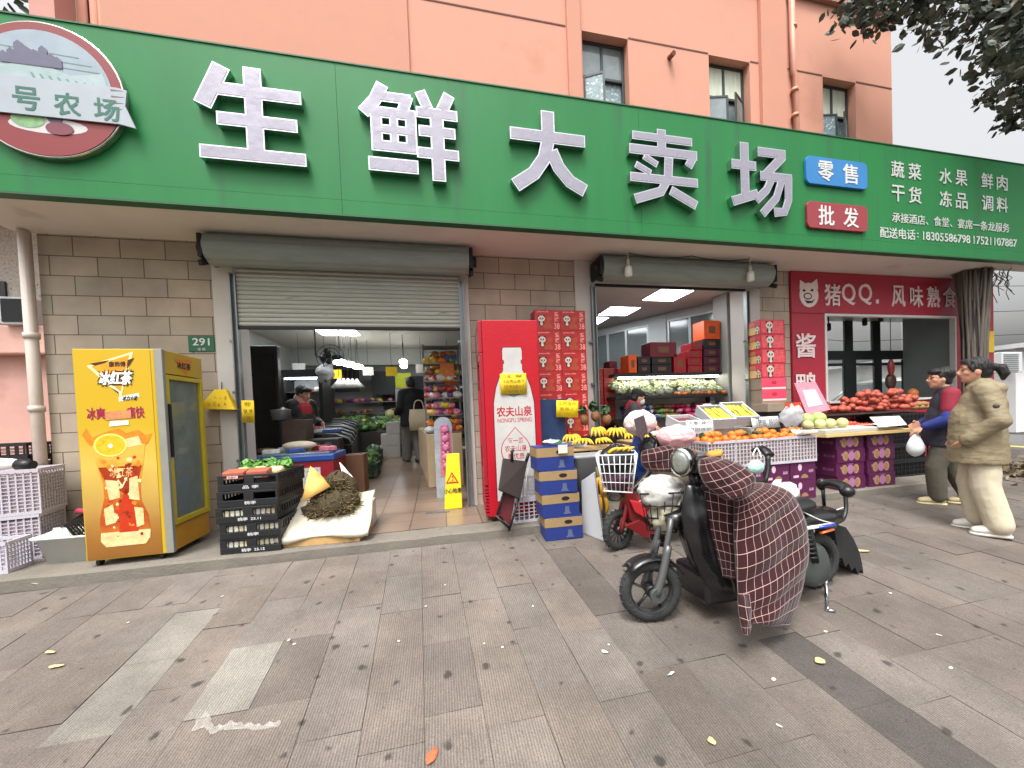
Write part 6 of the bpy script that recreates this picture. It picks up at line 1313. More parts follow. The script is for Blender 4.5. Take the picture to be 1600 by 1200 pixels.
def shelf_goods(n, xs, ys, z, mats, size, label, cat, group, seed=1, name='food_pack'):
    rnd = random.Random(seed); protos = []
    for m in mats:
        protos.append(None)
    for k in range(n):
        j = rnd.randrange(len(mats)); s = size*rnd.uniform(.75, 1.2); pos = (rnd.uniform(*xs), rnd.uniform(*ys), z+s*.35)
        if protos[j] is None:
            mb = MB(); mb.ell((0, 0, 0), (size, size*.8, size*.62), 10, 7)
            for v in mb.b.verts: v.co *= rnd.uniform(.9, 1.1)
            o = protos[j] = mb.build(name, mats[j])
        else: o = protos[j].copy(); COL.objects.link(o)
        o.location = pos; o.rotation_euler = (rnd.uniform(-.4, .4), rnd.uniform(-.4, .4), rnd.uniform(0, 6)); o.scale = (s/size,)*3
        tag(o, label, cat, group)
for k in range(4): shelf_goods(11, (x0+.12, x1-.12), (8.15, 8.5), f0+.37+k*.38, FOODS[:4], .07, 'wrapped pack on the lit shelves of the black display fridge', 'pack', 'packs in the black display fridge', k)
# chest freezer with blue lid and red front, deli freezers, cartons
t = thing('chest_freezer', 'blue rimmed chest freezer with a red front just inside the wide doorway', 'freezer', (-1.9, 5.9, FLZ(5.8)))
x0, zt = xz(392, 688, 6.35); x1, _ = xz(548, 690, 6.0); zf = FLZ(5.8)
x0 = -2.42; x1 = -1.42; zt = .92
MB().bb(x0, x1, 5.62, 6.25, zf, zt-.12).build('body', mat('freezer_red', (140, 22, 38), .45, .1, 6), t, bevel=.01)
MB().bb(x0-.02, x1+.02, 5.60, 6.27, zt-.12, zt-.03).build('rim', mat('freezer_blue', (40, 74, 150), .4, .1, 5), t, bevel=.02); MB().bb(x0+.05, x1-.05, 5.66, 6.2, zt-.029, zt-.005).build('glass_lid', mat('freezer_lid', (116, 134, 146), .12, .2, 4, spec=.8), t, bevel=.004)
mb = MB(); mb.bb(x1-.42, x1-.16, 5.612, 5.619, .45, .72); n_ = mb.build('notice_sheet', PAPERW, t); mb = MB(); scribble(mb, V((x1-.29, 5.611, .585)), X3, Z3, .24, .24, 5, random.Random(2), .005); mb.build('print', INKB, n_)
MB().bb(x0-.01, x0+.5, 5.611, 5.619, zf+.05, .75).build('label_panel', mat('freezer_label_blue', (50, 78, 150), .5, .3, 10), t)
BLKG = mat('black_glass_top', (34, 30, 32), .08, .2, 5, spec=.8)
for i, (ya, yb) in enumerate(((6.75, 8.0), (8.05, 9.3))):
    t = thing('deli_freezer', ('black glass topped deli freezer nearest the doorway along the aisle', 'second black glass topped deli freezer further down the aisle')[i], 'freezer', (-1.85, ya, FLZ(ya)), 0, 'black deli freezers'); z = FLZ(ya); xa, xb = -2.38-.16*i, -1.42-.2*i
    mb = MB(); mb.hexa([(xa, ya, z), (xb, ya, z), (xb-.16, yb, z+.1), (xa-.16, yb, z+.1)], [(xa, ya, z+.68), (xb, ya, z+.68), (xb-.16, yb, z+.78), (xa-.16, yb, z+.78)]); mb.build('body', mat('deli_black', (20, 20, 22), .35, .2), t, bevel=.012)
    rs = []
    for y, dz, dx in ((ya, 0, 0), (yb, .1, -.16)): rs.append([V((xa+dx+.02, y, z+dz+.681)), V((xb+dx-.01, y, z+dz+.681)), V((xb+dx-.05, y, z+dz+.76)), V((xb+dx-.25, y, z+dz+.84)), V((xa+dx+.25, y, z+dz+.86)), V((xa+dx+.02, y, z+dz+.80))])
    mb = MB(); mb.rings(rs, sm=False); mb.build('glass_top', BLKG, t)
    mb = MB()
    for k in range(4):
        s = k/3*.98+.01; y = ya+(yb-ya)*s; dx = -.16*s; dz = .1*s; mb.tube([(xb+dx-.0, y, z+dz+.69), (xb+dx-.04, y, z+dz+.775), (xb+dx-.24, y, z+dz+.855), (xa+dx+.25, y, z+dz+.875)], .014, 6)
    mb.build('chrome_trim', STEEL, t); mb = MB(); mb.bb(xa+.08, xb-.08, ya-.006, ya-.001, z+.2, z+.55); mb.build('end_panel', mat('end_panel_black', (14, 14, 16), .2), t)
mb = MB()
for i, (x, y, m, lb, d) in enumerate(((-2.12, 6.95, FOODS[6], 'pink lettered price tray standing on the nearest deli freezer', (.34, .2, .1)), (-1.85, 6.95, FOODS[0], 'pale meat tray on the nearest deli freezer', (.3, .22, .05)), (-1.72, 6.85, FOODS[7], 'blue tray on the end of the nearest deli freezer', (.26, .16, .05)), (-2.2, 7.6, FOODS[0], 'pale tray further back on the deli freezer', (.3, .2, .05)))):
    z = FLZ(6.75)+.875+.06*(y-6.75); o = MB().box((x, y, z+d[2]/2), d).build('food_tray', m, None, bevel=.006); tag(o, lb, 'tray')
o = bxp('kraft_carton', 'brown carton standing on the floor at the end of the deli freezer', 'carton', 537, 570, 712, 757, 6.3, .35, mat('brown_carton', (116, 82, 60), .8, .12), floor=True)
q = at(488, 660, 6.7); tag(MB().bb(-2.45, -2.05, 6.3, 6.62, .6, .99).build('blue_crate', mat('blue_crate_plastic', (52, 84, 164), .45, .15), None, bevel=.01), 'blue plastic crate behind the chest freezer', 'crate')
t = thing('weighing_scale', 'black weighing scale with two round dials behind the chest freezer', 'scale', (-1.7, 6.5, .9)); MB().bb(-1.92, -1.5, 6.32, 6.6, .5, 1.06).build('body', BLACKP, t, bevel=.02)
mb = MB()
for x in (-1.82, -1.66): mb.cyl((x, 6.312, .95), (x, 6.319, .95), .06, n=18)
mb.build('dial', mat('dial_grey', (80, 82, 86), .3), t)
t = thing('steel_pot', 'steel pot on the side counter by the black cabinet', 'pot', (-2.6, 6.3, 1.1)); q = at(438, 648, 6.4); mb = MB(); mb.lathe([(.02, -.08), (.13, -.08), (.14, .06), (.145, .07), (.05, .1), (.02, .13), (.005, .14)], 20, (q.x, 6.4, q.z)); mb.build('pot', STEEL, t)
t = thing('side_counter', 'dark side counter with cloths below the steel pot', 'counter', (-2.7, 6.3, .3)); MB().bb(q.x-.5, q.x+.35, 6.32, 6.7, FLZ(6.3), q.z-.081).build('counter', mat('counter_brown', (74, 60, 52), .6, .3, 8), t, bevel=.01)
tag(MB().ell((q.x+.36, 6.0, 1.0), (.22, .12, .06)).build('white_bolster', mat('cream_cloth', (214, 200, 176), .8, .1)), 'cream rolled cloth lying behind the chest freezer', 'cloth')
# vegetable stands
def veg_stand(label, x0, x1, y0, y1, z, goods, n, glabel, grp, seed, size=.09):
    t = thing('vegetable_stand', label, 'stand', ((x0+x1)/2, y0, FLZ(y0))); mb = MB(); mb.hexa([(x0, y0, FLZ(y0)), (x1, y0, FLZ(y0)), (x1, y1, FLZ(y0)), (x0, y1, FLZ(y0))], [(x0, y0, z), (x1, y0, z), (x1, y1, z+.25), (x0, y1, z+.25)]); mb.build('stand', mat('stand_dark', (60, 56, 50), .6, .2), t)
    rnd = random.Random(seed)
    for k in range(n):
        y = rnd.uniform(y0+.05, y1-.05); x = rnd.uniform(x0+.05, x1-.05); zz = z+.25*(y-y0)/(y1-y0)+size*.5; m, leaf = goods[k % len(goods)]
        if leaf: o = leafy((0, 0, 0), (size*1.2, size*1.1, size*.7), 26, rnd, m, 'vegetable', None, size*1.1)
        else: o = MB().ell((0, 0, 0), (size*rnd.uniform(.7, 1), size*.8, size*.7), 10, 7).build('vegetable', m)
        o.location = (x, y, zz); tag(o, glabel, 'vegetable', grp)
GR = (.10, .22, .05); GR2 = (.16, .28, .08); GR3 = (.20, .30, .2)
veg_stand('sloping vegetable stand heaped with greens in the middle of the aisle', -2.75, -.85, 9.7, 11.6, 1.0, ((GR, 1), (GR2, 1), (GR3, 1), (FOODS[0], 0), (GR, 1), (FOODS[3], 0)), 120, 'fresh green vegetable in the big heap at the middle of the aisle', 'vegetables on the middle stand', 5, .12)
veg_stand('long dark vegetable shelf on the left behind the deli freezers', -3.6, -2.6, 9.0, 11.4, 1.02, ((GR, 1), (FOODS[4], 0), (FOODS[3], 0), (GR2, 1)), 44, 'vegetable on the left shelf behind the deli freezers', 'vegetables on the left shelf', 6, .11)
tag(MB().ell((-1.35, 11.1, 1.42), (.13, .13, .12)).build('white_gourd', mat('gourd', (196, 196, 140), .5, .2)), 'pale round gourd on top of the green heap', 'gourd')
for i in range(5):
    px, py = ((613, 652), (613, 667), (613, 680), (601, 683), (603, 665))[i]; q0 = at(px-11, py-8, 8.9); q1 = at(px+11, py+6, 8.9)
    if i < 3 or 1: o = MB().bb(q0.x, q1.x, 8.9+.15*(i > 2), 9.2+.15*(i > 2), FLZ(8.9)+(.255*((2-i) if i < 3 else (4-i) if i == 3 else 1) if i != 3 else 0), FLZ(8.9)+.25+(.255*((2-i) if i < 3 else 1) if i != 3 else 0)).build('white_carton', mat('white_red_carton', (196, 190, 184), .6, .08, 12), None, bevel=.004); tag(o, 'white carton with red edges, %s beside the aisle' % ('topmost of the stack', 'middle one of the stack', 'bottom one of the stack', 'lower one just behind the stack', 'upper one just behind the stack')[i], 'carton')
# pendant lamps
LAMPW = mat('lamp_shade_white', (220, 222, 222), .4, .05); BULBON = mat('lit_bulb', (255, 255, 255), .5, 0, emit=(255, 250, 240), es=14)
for i, (px, py, Y) in enumerate(((531, 566, 8.6), (545, 569, 9.3), (559, 573, 10.0), (630, 565, 9.4), (631, 572, 10.4))):
    q = at(px, py, Y); t = thing('pendant_lamp', ('lit pendant bulb over the aisle, nearest of the left row', 'lit pendant bulb over the aisle, middle of the left row', 'lit pendant bulb over the aisle, farthest of the left row', 'lit pendant bulb over the right of the aisle, nearer one', 'lit pendant bulb over the right of the aisle, farther one')[i], 'lamp', (q.x, Y, 3.2))
    MB().tube([(q.x, Y, q.z+.08), (q.x, Y, 3.2)], .008, 5).build('cord', INKB, t); mb = MB(); mb.ell((q.x, Y, q.z), (.13 if i < 3 else .09, .09, .06), 12, 8); mb.build('bulb', BULBON, t)
for i in range(5):
    q = at(530+i*7, 600, 8.9+.25*i); t = thing('cone_shade_lamp', 'white cone shaded lamp hanging low over the vegetables, %s' % ('leftmost', 'second from the left', 'middle one', 'second from the right', 'rightmost')[i], 'lamp', (q.x, q.y, 3.2)); mb = MB(); mb.lathe([(.02, .12), (.05, .06), (.18, -.08)], 16, q); mb.build('shade', LAMPW, t); MB().tube([q+V((0, 0, .1)), V((q.x, q.y, 3.2))], .006, 5).build('cord', INKB, t)
q = at(508, 560, 7.6); t = thing('ceiling_fan', 'black bracket fan hanging from the ceiling inside the wide doorway', 'fan', (q.x, 7.6, 3.2)); mb = MB(); mb.tube([q+V((-.15, 0, .5)), q+V((-.15, 0, .05)), q], .015, 6); mb.ell(q, (.09, .12, .09)); mb.build('motor', BLACKP, t)
mb = MB()
for r_ in (.10, .16, .22):
    mb.tube([q+V((.12+r_*math.cos(6.283*k/20), -.15, r_*math.sin(6.283*k/20))) for k in range(21)], .006, 4)
for k in range(8): a = 6.283*k/8; mb.tube([q+V((.12, -.15, 0)), q+V((.12+.22*math.cos(a), -.15, .22*math.sin(a)))], .004, 4)
mb.build('guard', DARK, t); mb = MB()
for k in range(3): a = 6.283*k/3; mb.ell(q+V((.12+.1*math.cos(a), -.12, .1*math.sin(a))), (.09, .012, .05), 8, 6, Matrix.Rotation(-a, 3, 'Y'))
mb.build('blade', BLACKP, t)
q = at(508, 583, 7.4); t = thing('hanging_plastic_bags', 'bunch of white plastic bags hanging under the fan', 'bags', q); mb = MB(); mb.ell(q, (.15, .08, .13), 10, 8); rnd = random.Random(2)
for v in mb.b.verts: v.co += V((rnd.gauss(0, .02), rnd.gauss(0, .02), rnd.gauss(0, .025)))
mb.build('bags', mat('thin_bags', (190, 196, 196), .4, .2, 12), t); MB().tube([q+V((0, 0, .1)), V((q.x, q.y, 3.2))], .004, 4).build('string', INKB, t)
q0, q1 = at(617, 583, 13.6), at(643, 606, 13.6); tag(MB().bb(q0.x, q1.x, 13.6, 13.63, q1.z, q0.z).build('yellow_board', mat('board_lime', (190, 196, 40), .6, .15)), 'lime yellow board on the dark back wall at the end of the aisle', 'board')
q0, q1 = at(617, 606, 13.6), at(640, 636, 13.6); tag(MB().bb(q0.x, q1.x, 13.62, 13.66, q1.z, q0.z).build('pale_panel', mat('pale_panel', (160, 168, 164), .6, .1)), 'pale panel under the lime yellow board at the end of the aisle', 'panel')
for i, (a, b, c, d) in enumerate(((522, 562, 578, 612), (580, 617, 580, 616))):
    q0, q1 = at(a, c, 13.5), at(b, d, 13.5); tag(MB().bb(q0.x, q1.x, 13.5, 13.54, q1.z, q0.z).build('dark_display_board', mat('dark_speckled_board', (38, 42, 42), .5, .9, 18)), ('dark speckled board on the far wall, left one', 'dark speckled board on the far wall, right one')[i], 'board')
# fuller shop: wall shelves, hanging price cards, floor crates
def goods_shelf(label, x0, x1, y, z0, levels, mats, n, size, glabel, grp, seed, d=.3):
    t = thing('goods_shelf', label, 'shelf', ((x0+x1)/2, y, z0))
    for k in range(levels): MB().bb(x0, x1, y, y+d, z0+k*.36, z0+k*.36+.02).build('shelf_board', STEEL, t)
    for x in (x0-.03, x1): MB().bb(x, x+.03, y+.02, y+d, FLZ(y), z0+levels*.36).build('upright', DARK, t)
    for k in range(levels): shelf_goods(n, (x0+.05, x1-.05), (y+.04, y+d*.7), z0+k*.36+.02, [mats[(k+q) % len(mats)] for q in range(4)], size, glabel, 'packet', grp, seed+k, 'goods_packet')
goods_shelf('long goods shelf along the far wall at the end of the aisle', -3.4, .5, 13.5, .75, 4, FOODS, 30, .12, 'packet on the long goods shelf at the far wall of the wide shop', 'packets at the far wall', 60)
goods_shelf('goods shelf behind the deli freezers at the left of the wide shop', -3.55, -2.75, 10.9, 1.1, 4, FOODS[1:], 12, .1, 'packet on the shelf beyond the left vegetable shelf', 'packets beyond the vegetable shelf', 70)
goods_shelf('goods shelf on the right of the aisle beyond the checkout counter', -.15, .9, 8.7, .9, 5, FOODS[2:], 14, .1, 'packet on the shelf beyond the checkout counter', 'packets beyond the counter', 80)
for i, (px, py, Y, m) in enumerate(((415, 688, 6.1, 4), (448, 684, 6.12, 0), (500, 682, 6.15, 2), (474, 688, 6.1, 3), (424, 694, 5.8, 0), (512, 692, 5.85, 6), (462, 694, 5.8, 7))):
    q = at(px, py, Y); z = .916; tag(MB().box((q.x, Y, z+.03), (.2, .13, .06), Matrix.Rotation(R(13*i-40), 3, 'Z')).build('food_box', FOODS[m], None, bevel=.012), ('brown', 'white', 'red', 'yellow', 'pale flat', 'pink', 'blue')[i]+' food box among the goods on and behind the chest freezer', 'box')
for i in range(6):
    x, y = (-2.9+.62*i), 9.2+.4*(i % 3); z = 2.45-.1*(i % 2); t = thing('hanging_price_card', ('first', 'second', 'third', 'fourth', 'fifth', 'sixth')[i]+' price card from the wall side hanging over the vegetables', 'price card', (x, y, 3.2)); MB().bb(x-.12, x+.12, y, y+.006, z-.1, z+.1).build('card', PAPERY if i % 2 else PAPERW, t); MB().tube([(x, y+.003, z+.1), (x, y+.003, 3.2)], .004, 4).build('string', INKB, t)
for i in range(4):
    y = 6.75+.62*i; x = -1.22-.06*i; z = FLZ(y); t = crate('green produce crate on the floor along the deli freezers, %s from the door' % ('first', 'second', 'third', 'fourth')[i], mat('crate_dark_green', (40, 70, 48), .5, .2), V((x, y, z)), 0, .30, .42, .24, 6, 7, 3, 'green crates along the freezers', name='produce_crate') if i > 0 else None
    if i > 0: tag(leafy((x, y, z+.24), (.12, .17, .10), 46, random.Random(i), (GR, GR2, GR3)[i-1], 'leafy_vegetable', None, .09), 'leafy greens in the floor crate, %s from the door' % ('first', 'second', 'third', 'fourth')[i], 'vegetable')
# red gift cartons piled against the partition of the fruit shop
t = thing('wall_rack', 'dark rack holding red cartons before the partition windows of the fruit shop', 'rack', (3.3, 6.6, .2)); MB().bb(2.75, 4.3, 6.55, 6.85, FLZ(6.6), 1.93).build('rack', BLACKP, t)
for i in range(9):
    x = 2.83+.16*i; n = (1, 2, 1, 1, 2, 2, 1, 2, 1)[i]
    for k in range(n): tag(MB().bb(x, x+.15, 6.56, 6.82, 1.932+.13*k, 2.058+.13*k).build('red_carton', mat('carton_red_%d' % (i % 3), ((140, 26, 34), (96, 20, 32), (168, 44, 38))[i % 3], .4, .3, 16), None, bevel=.003), 'red carton on the dark rack before the partition windows of the fruit shop', 'carton', 'red cartons on the dark rack')
# right of the aisle: counter, snack shelf, toy display, wet floor sign
t = thing('checkout_counter', 'beige checkout counter on the right of the aisle', 'counter', (.2, 7, FLZ(7))); z = FLZ(6.0)
mb = MB(); mb.hexa([(-.24, 6.3, FLZ(6.3)), (.30, 6.3, FLZ(6.3)), (.30, 8.4, FLZ(8.4)), (-.5, 8.4, FLZ(8.4))], [(-.24, 6.3, 1.05), (.30, 6.3, 1.05), (.30, 8.4, 1.13), (-.5, 8.4, 1.13)]); mb.build('counter', mat('counter_beige', (196, 172, 138), .55, .08, 4), t, bevel=.01)
t = thing('snack_shelf', 'snack shelf packed with bright packets at the right side of the wide doorway', 'shelf', (.3, 6.2, FLZ(6.2))); xs_ = (at(662, 600, 6.3).x, at(719, 600, 6.3).x)
for k in range(6): MB().bb(xs_[0], xs_[1]-.0, 6.3, 6.62, 1.06+k*.27, 1.075+k*.27).build('shelf_board', STEEL, t)
for x in xs_: MB().bb(x-.015, x+.015, 6.62, 6.65, FLZ(6.3), 2.5).build('post', STEEL, t)
for k in range(5): shelf_goods(26, (xs_[0]+.05, xs_[1]-.05), (6.32, 6.42), 1.085+k*.27, [FOODS[j] for j in ((3, 2, 8, 0), (2, 5, 3, 6), (5, 0, 2, 6), (4, 3, 2, 0), (1, 3, 8, 4))[k]], .075, 'bright snack packet on the shelf at the right side of the wide doorway', 'packet', 'snack packets', 20+k, 'snack_packet')
for k in range(5): shelf_goods(16, (xs_[0]+.05, xs_[1]-.05), (6.34, 6.44), 1.19+k*.27, [FOODS[j] for j in ((2, 4, 3, 8), (6, 2, 3, 0), (0, 2, 5, 3), (3, 4, 0, 6), (8, 3, 2, 4))[k]], .07, 'bright snack packet on the shelf at the right side of the wide doorway', 'packet', 'snack packets', 30+k, 'snack_packet')
bxp('orange_carton', 'orange carton high on the snack shelf beside the red cooler', 'carton', 687, 710, 568, 595, 6.28, .25, FOODS[8]); bxp('blue_sign_card', 'small blue sign above the orange carton', 'sign', 694, 714, 555, 564, 6.28, .02, FOODS[7])
t = thing('toy_display', 'round topped pink and blue card display hung with toys beside the counter', 'display', (.1, 5.75, FLZ(5.75)))
x0, z1 = xz(677, 652, 5.75); x1, z0 = xz(711, 775, 5.75); w_ = x1-x0; zc_ = z1-w_/2; pts = [(0, FLZ(5.75)), (w_, FLZ(5.75)), (w_, zc_)]+[(w_/2+w_/2*math.cos(math.pi*k/12), zc_+w_/2*math.sin(math.pi*k/12)) for k in range(13)]+[(0, zc_)]
mb = MB(); mb.prism(pts, (x0, 5.75, 0), X3, Z3, -.03, 0); mb.build('card', mat('display_card', (166, 176, 186), .5, .3, 7), t); mb = MB(); mb.prism([(w_*.25, FLZ(5.75)+.3), (w_*.95, FLZ(5.75)+.3), (w_*.95, zc_-.1), (w_*.35, zc_)], (x0, 5.75, 0), X3, Z3, .001, .006); mb.build('pink_print', FOODS[6], t); rnd = random.Random(4)
for k in range(5):
    mb = MB(); mb.ell((x0+w_*.6, 5.70, zc_-.05-k*.13), (.055, .03, .05), 10, 7); mb.ell((x0+w_*.6-.03, 5.70, zc_-k*.13), (.02, .02, .03), 6, 5); mb.ell((x0+w_*.6+.03, 5.70, zc_-k*.13), (.02, .02, .03), 6, 5); mb.build('toy', mat('toy_pink', (216, 130, 170), .4, .3, 20), t)
t = thing('wet_floor_sign', 'yellow folding wet floor warning sign by the doorway', 'sign', (.2, 5.4, STEP)); WY = mat('sign_yellow', (238, 206, 16), .45, .05); z0 = STEP+.007
xa, xb = at(694, 780, 5.2).x, at(722, 780, 5.2).x; xa2, xb2 = at(694, 710, 5.3).x+.03, at(718, 710, 5.3).x; zt = at(706, 709, 5.3).z
mb = MB(); mb.hexa([(xa, 5.18, z0), (xb, 5.18, z0), (xb, 5.21, z0), (xa, 5.21, z0)], [(xa2, 5.29, zt), (xb2, 5.29, zt), (xb2, 5.32, zt), (xa2, 5.32, zt)]); mb.build('front_panel', WY, t, bevel=.01)
mb = MB(); mb.hexa([(xa, 5.46, z0), (xb, 5.46, z0), (xb, 5.49, z0), (xa, 5.49, z0)], [(xa2, 5.325, zt), (xb2, 5.325, zt), (xb2, 5.35, zt), (xa2, 5.35, zt)]); mb.build('back_panel', WY, t, bevel=.01)
xc_ = (xa+xb)/2; D = V((0, .11, zt-z0)).normalized(); Pm = lambda s: V((xc_, 5.18+.11*s-.004, z0+(zt-z0)*s))
mb = MB(); mb.prism([(-.085, -.07), (.085, -.07), (0, .08)], Pm(.56), X3, D, 0, .001); mb.build('triangle', INKR, t); mb = MB(); mb.prism([(-.055, -.052), (.055, -.052), (0, .05)], Pm(.56), X3, D, .0011, .002); mb.build('triangle_fill', WY, t); mb = MB(); mb.prism(oval(.005, .015, .012, .012, 8), Pm(.56), X3, D, .0021, .003); mb.prism([(-.03, -.045), (.0, -.03), (.01, .005), (.02, .0), (.01, -.035), (.035, -.045), (.03, -.052), (0, -.04), (-.03, -.052)], Pm(.56), X3, D, .0021, .003); mb.build('figure_print', INKR, t); mb = MB(); mb.text('小心地滑', Pm(.33), X3, D, .22, .07, 0, .02, lift=.001); mb.build('lettering', INKB, t)
tag(MB().bb(-.25, .05, 5.05, 5.12, STEP+.007, STEP+.018).build('door_track_plate', STEEL), 'small metal plate set in the tiled threshold', 'plate')

# ------------------------------------------------------------------ inside the fruit shop
t = thing('produce_shelf', 'long lit produce shelf with gift boxes on top in the fruit shop', 'shelf', (3.5, 5.8, FLZ(5.8))); SH = mat('shelf_black', (30, 30, 32), .5, .1)
X0s, X1s = at(962, 600, 5.75).x, 4.70; zt = at(1050, 585, 5.75).z; zm = at(1050, 617, 5.75).z
MB().bb(X0s, X1s, 5.78, 6.2, zt-.02, zt+.03).build('top_board', SH, t); MB().bb(X0s-.05, X1s, 5.66, 6.2, zm-.05, zm).build('shelf_board', SH, t); MB().bb(X0s-.1, X1s, 5.62, 6.2, 1.10, 1.14).build('shelf_board', SH, t)
MB().bb(X0s+.1, X1s, 6.18, 6.22, .3, zt-.02).build('back', mat('shelf_back_white', (220, 220, 210), .6, .05), t); MB().bb(X0s+.1, X1s-.02, 5.83, 5.87, zt-.045, zt-.021).build('light_strip', mat('lit_strip', (255, 255, 255), .5, 0, emit=(255, 252, 236), es=12), t)
for x in (X0s-.02, X1s-.04): MB().bb(x, x+.04, 6.1, 6.17, .2, zt-.02).build('post', SH, t)
CAUL = [(.62, .66, .52), (.55, .6, .36), (.5, .58, .30)]
rnd = random.Random(14)
pr = [leafy((0, 0, 0), (.07, .07, .06), 24, rnd, c, 'cabbage', None, .05) for c in CAUL]
for k in range(120):
    o = pr[k] if k < 3 else pr[rnd.randrange(3)].copy()
    if k >= 3: COL.objects.link(o)
    y = rnd.uniform(5.7, 6.1); o.location = (rnd.uniform(X0s, X1s-.05), y, zm+.05+(y-5.7)*.5); o.rotation_euler.z = rnd.uniform(0, 6); tag(o, 'pale cabbage or cauliflower on the lit middle shelf of the fruit shop', 'vegetable', 'pale vegetables on the lit shelf')
shelf_goods(26, (X0s+1.0, X1s-.04), (5.66, 5.76), zm, [FOODS[4], FOODS[8]], .045, 'brown potato along the front edge of the lit shelf', 'vegetable', 'brown vegetables at the front of the lit shelf', 31, 'potato')
shelf_goods(30, (X0s+.25, X0s+.75), (5.66, 6.0), 1.15, [FOODS[5], FOODS[0], FOODS[7]], .06, 'purple onion or plum on the lower shelf behind the capped worker', 'vegetable', 'purple produce on the lower shelf', 32, 'onion')
shelf_goods(30, (X0s+.25, X0s+.75), (5.8, 6.05), 1.23, [FOODS[5], FOODS[0], FOODS[7]], .06, 'purple onion or plum on the lower shelf behind the capped worker', 'vegetable', 'purple produce on the lower shelf', 42, 'onion')
shelf_goods(30, (X0s+.25, X0s+.75), (5.95, 6.12), 1.31, [FOODS[5], FOODS[0], FOODS[7]], .06, 'purple onion or plum on the lower shelf behind the capped worker', 'vegetable', 'purple produce on the lower shelf', 52, 'onion')
shelf_goods(30, (X0s+.75, X0s+1.1), (5.66, 6.0), 1.15, [FOODS[1], FOODS[4]], .06, 'green and brown vegetable in the middle of the lower shelf', 'vegetable', 'green produce on the lower shelf', 33, 'vegetable')
shelf_goods(30, (X0s+.75, X0s+1.1), (5.8, 6.05), 1.23, [FOODS[1], FOODS[4]], .06, 'green and brown vegetable in the middle of the lower shelf', 'vegetable', 'green produce on the lower shelf', 43, 'vegetable')
shelf_goods(30, (X0s+.75, X0s+1.1), (5.95, 6.12), 1.31, [FOODS[1], FOODS[4]], .06, 'green and brown vegetable in the middle of the lower shelf', 'vegetable', 'green produce on the lower shelf', 53, 'vegetable')
shelf_goods(36, (X0s+1.1, X1s-.06), (5.66, 6.0), 1.15, [FOODS[6], mat('dragonfruit_pink', (196, 50, 96), .45, .2, 12)], .06, 'pink dragon fruit on the lower shelf at the right', 'fruit', 'pink fruit on the lower shelf', 34, 'dragon_fruit')
shelf_goods(36, (X0s+1.1, X1s-.06), (5.8, 6.05), 1.23, [FOODS[6], mat('dragonfruit_pink', (196, 50, 96), .45, .2, 12)], .06, 'pink dragon fruit on the lower shelf at the right', 'fruit', 'pink fruit on the lower shelf', 44, 'dragon_fruit')
shelf_goods(36, (X0s+1.1, X1s-.06), (5.95, 6.12), 1.31, [FOODS[6], mat('dragonfruit_pink', (196, 50, 96), .45, .2, 12)], .06, 'pink dragon fruit on the lower shelf at the right', 'fruit', 'pink fruit on the lower shelf', 54, 'dragon_fruit')
GB = [mat('gift_%s' % n, c, .35, .25, 9) for n, c in (('black', (26, 24, 26)), ('maroon', (104, 18, 34)), ('red', (150, 26, 36)), ('orange', (220, 84, 20)), ('plum', (70, 22, 44)))]
for i, (a, b, c, d, m, lb) in enumerate(((982, 996, 556, 584, 3, 'orange gift box at the left end of the top shelf'), (997, 1017, 572, 584, 0, 'flat black gift box, lower left on the top shelf'), (997, 1017, 559, 571, 0, 'flat black gift box on another at the left of the top shelf'), (1019, 1050, 571, 584, 0, 'wide black gift box, lower middle of the top shelf'), (1019, 1050, 560, 570, 0, 'wide black gift box on another in the middle of the top shelf'), (1016, 1058, 536, 559, 1, 'maroon gift box raised on the black boxes'), (1053, 1073, 555, 584, 2, 'upright red gift box right of the black boxes'), (1075, 1098, 573, 584, 2, 'flat red gift box, bottom of the red pile'), (1075, 1098, 561, 572, 2, 'flat red gift box, second of the red pile'), (1077, 1098, 549, 560, 2, 'flat red gift box, third of the red pile'), (1080, 1098, 537, 548, 2, 'flat red gift box on top of the red pile'), (1100, 1126, 572, 584, 4, 'dark plum gift box, bottom of the pile by the column'), (1100, 1126, 559, 571, 4, 'dark plum gift box, second of the pile by the column'), (1100, 1126, 546, 558, 4, 'dark plum gift box, third of the pile by the column'), (1100, 1126, 532, 545, 0, 'black gift box, fourth of the pile by the column'), (1100, 1126, 502, 531, 3, 'bright orange gift box on top of the pile by the column'))):
    q0, q1 = at(a, c, 5.8), at(b, d, 5.8); dz = zt+.031-at(1050, 584, 5.8).z; t = thing('gift_box', lb, 'box', ((q0.x+q1.x)/2, 5.8, q1.z+dz), 0, 'gift boxes on the top shelf'); MB().bb(q0.x, q1.x-.004, 5.8, 6.1, q1.z+dz, q0.z+dz).build('box', GB[m], t, bevel=.004); mb = MB(); mb.prism(rrect((q1.x-q0.x)*.4, (q0.z-q1.z)*.4, .01), ((q0.x+q1.x)/2, 5.7995, (q0.z+q1.z)/2+dz), X3, Z3, 0, .001); mb.build('label', mat('gift_label', (110, 70, 44), .5, .3, 20), t)
for i in range(2):
    for k in range(5):
        q = at(936+i*18, 630, 6.0); z = 1.05+k*.19; t = thing('red_fruit_carton', 'red printed carton inside the left edge of the narrower doorway, %s column, %s' % (('left', 'right')[i], ('lowest', 'second lowest', 'middle', 'second highest', 'highest')[k]), 'carton', (q.x, 6.0, z), 0, 'red cartons inside the narrower doorway')
        MB().bb(q.x-.10, q.x+.085, 6.0, 6.25, z, z+.187).build('box', mat('red_pattern_carton', (160, 44, 40), .45, .45, 26), t, bevel=.003); mb = MB(); mb.prism(rrect(.1, .05, .01), (q.x, 5.9995, z+.12), X3, Z3, 0, .001); mb.build('label', mat('gift_label', (0, 0, 0)), t)
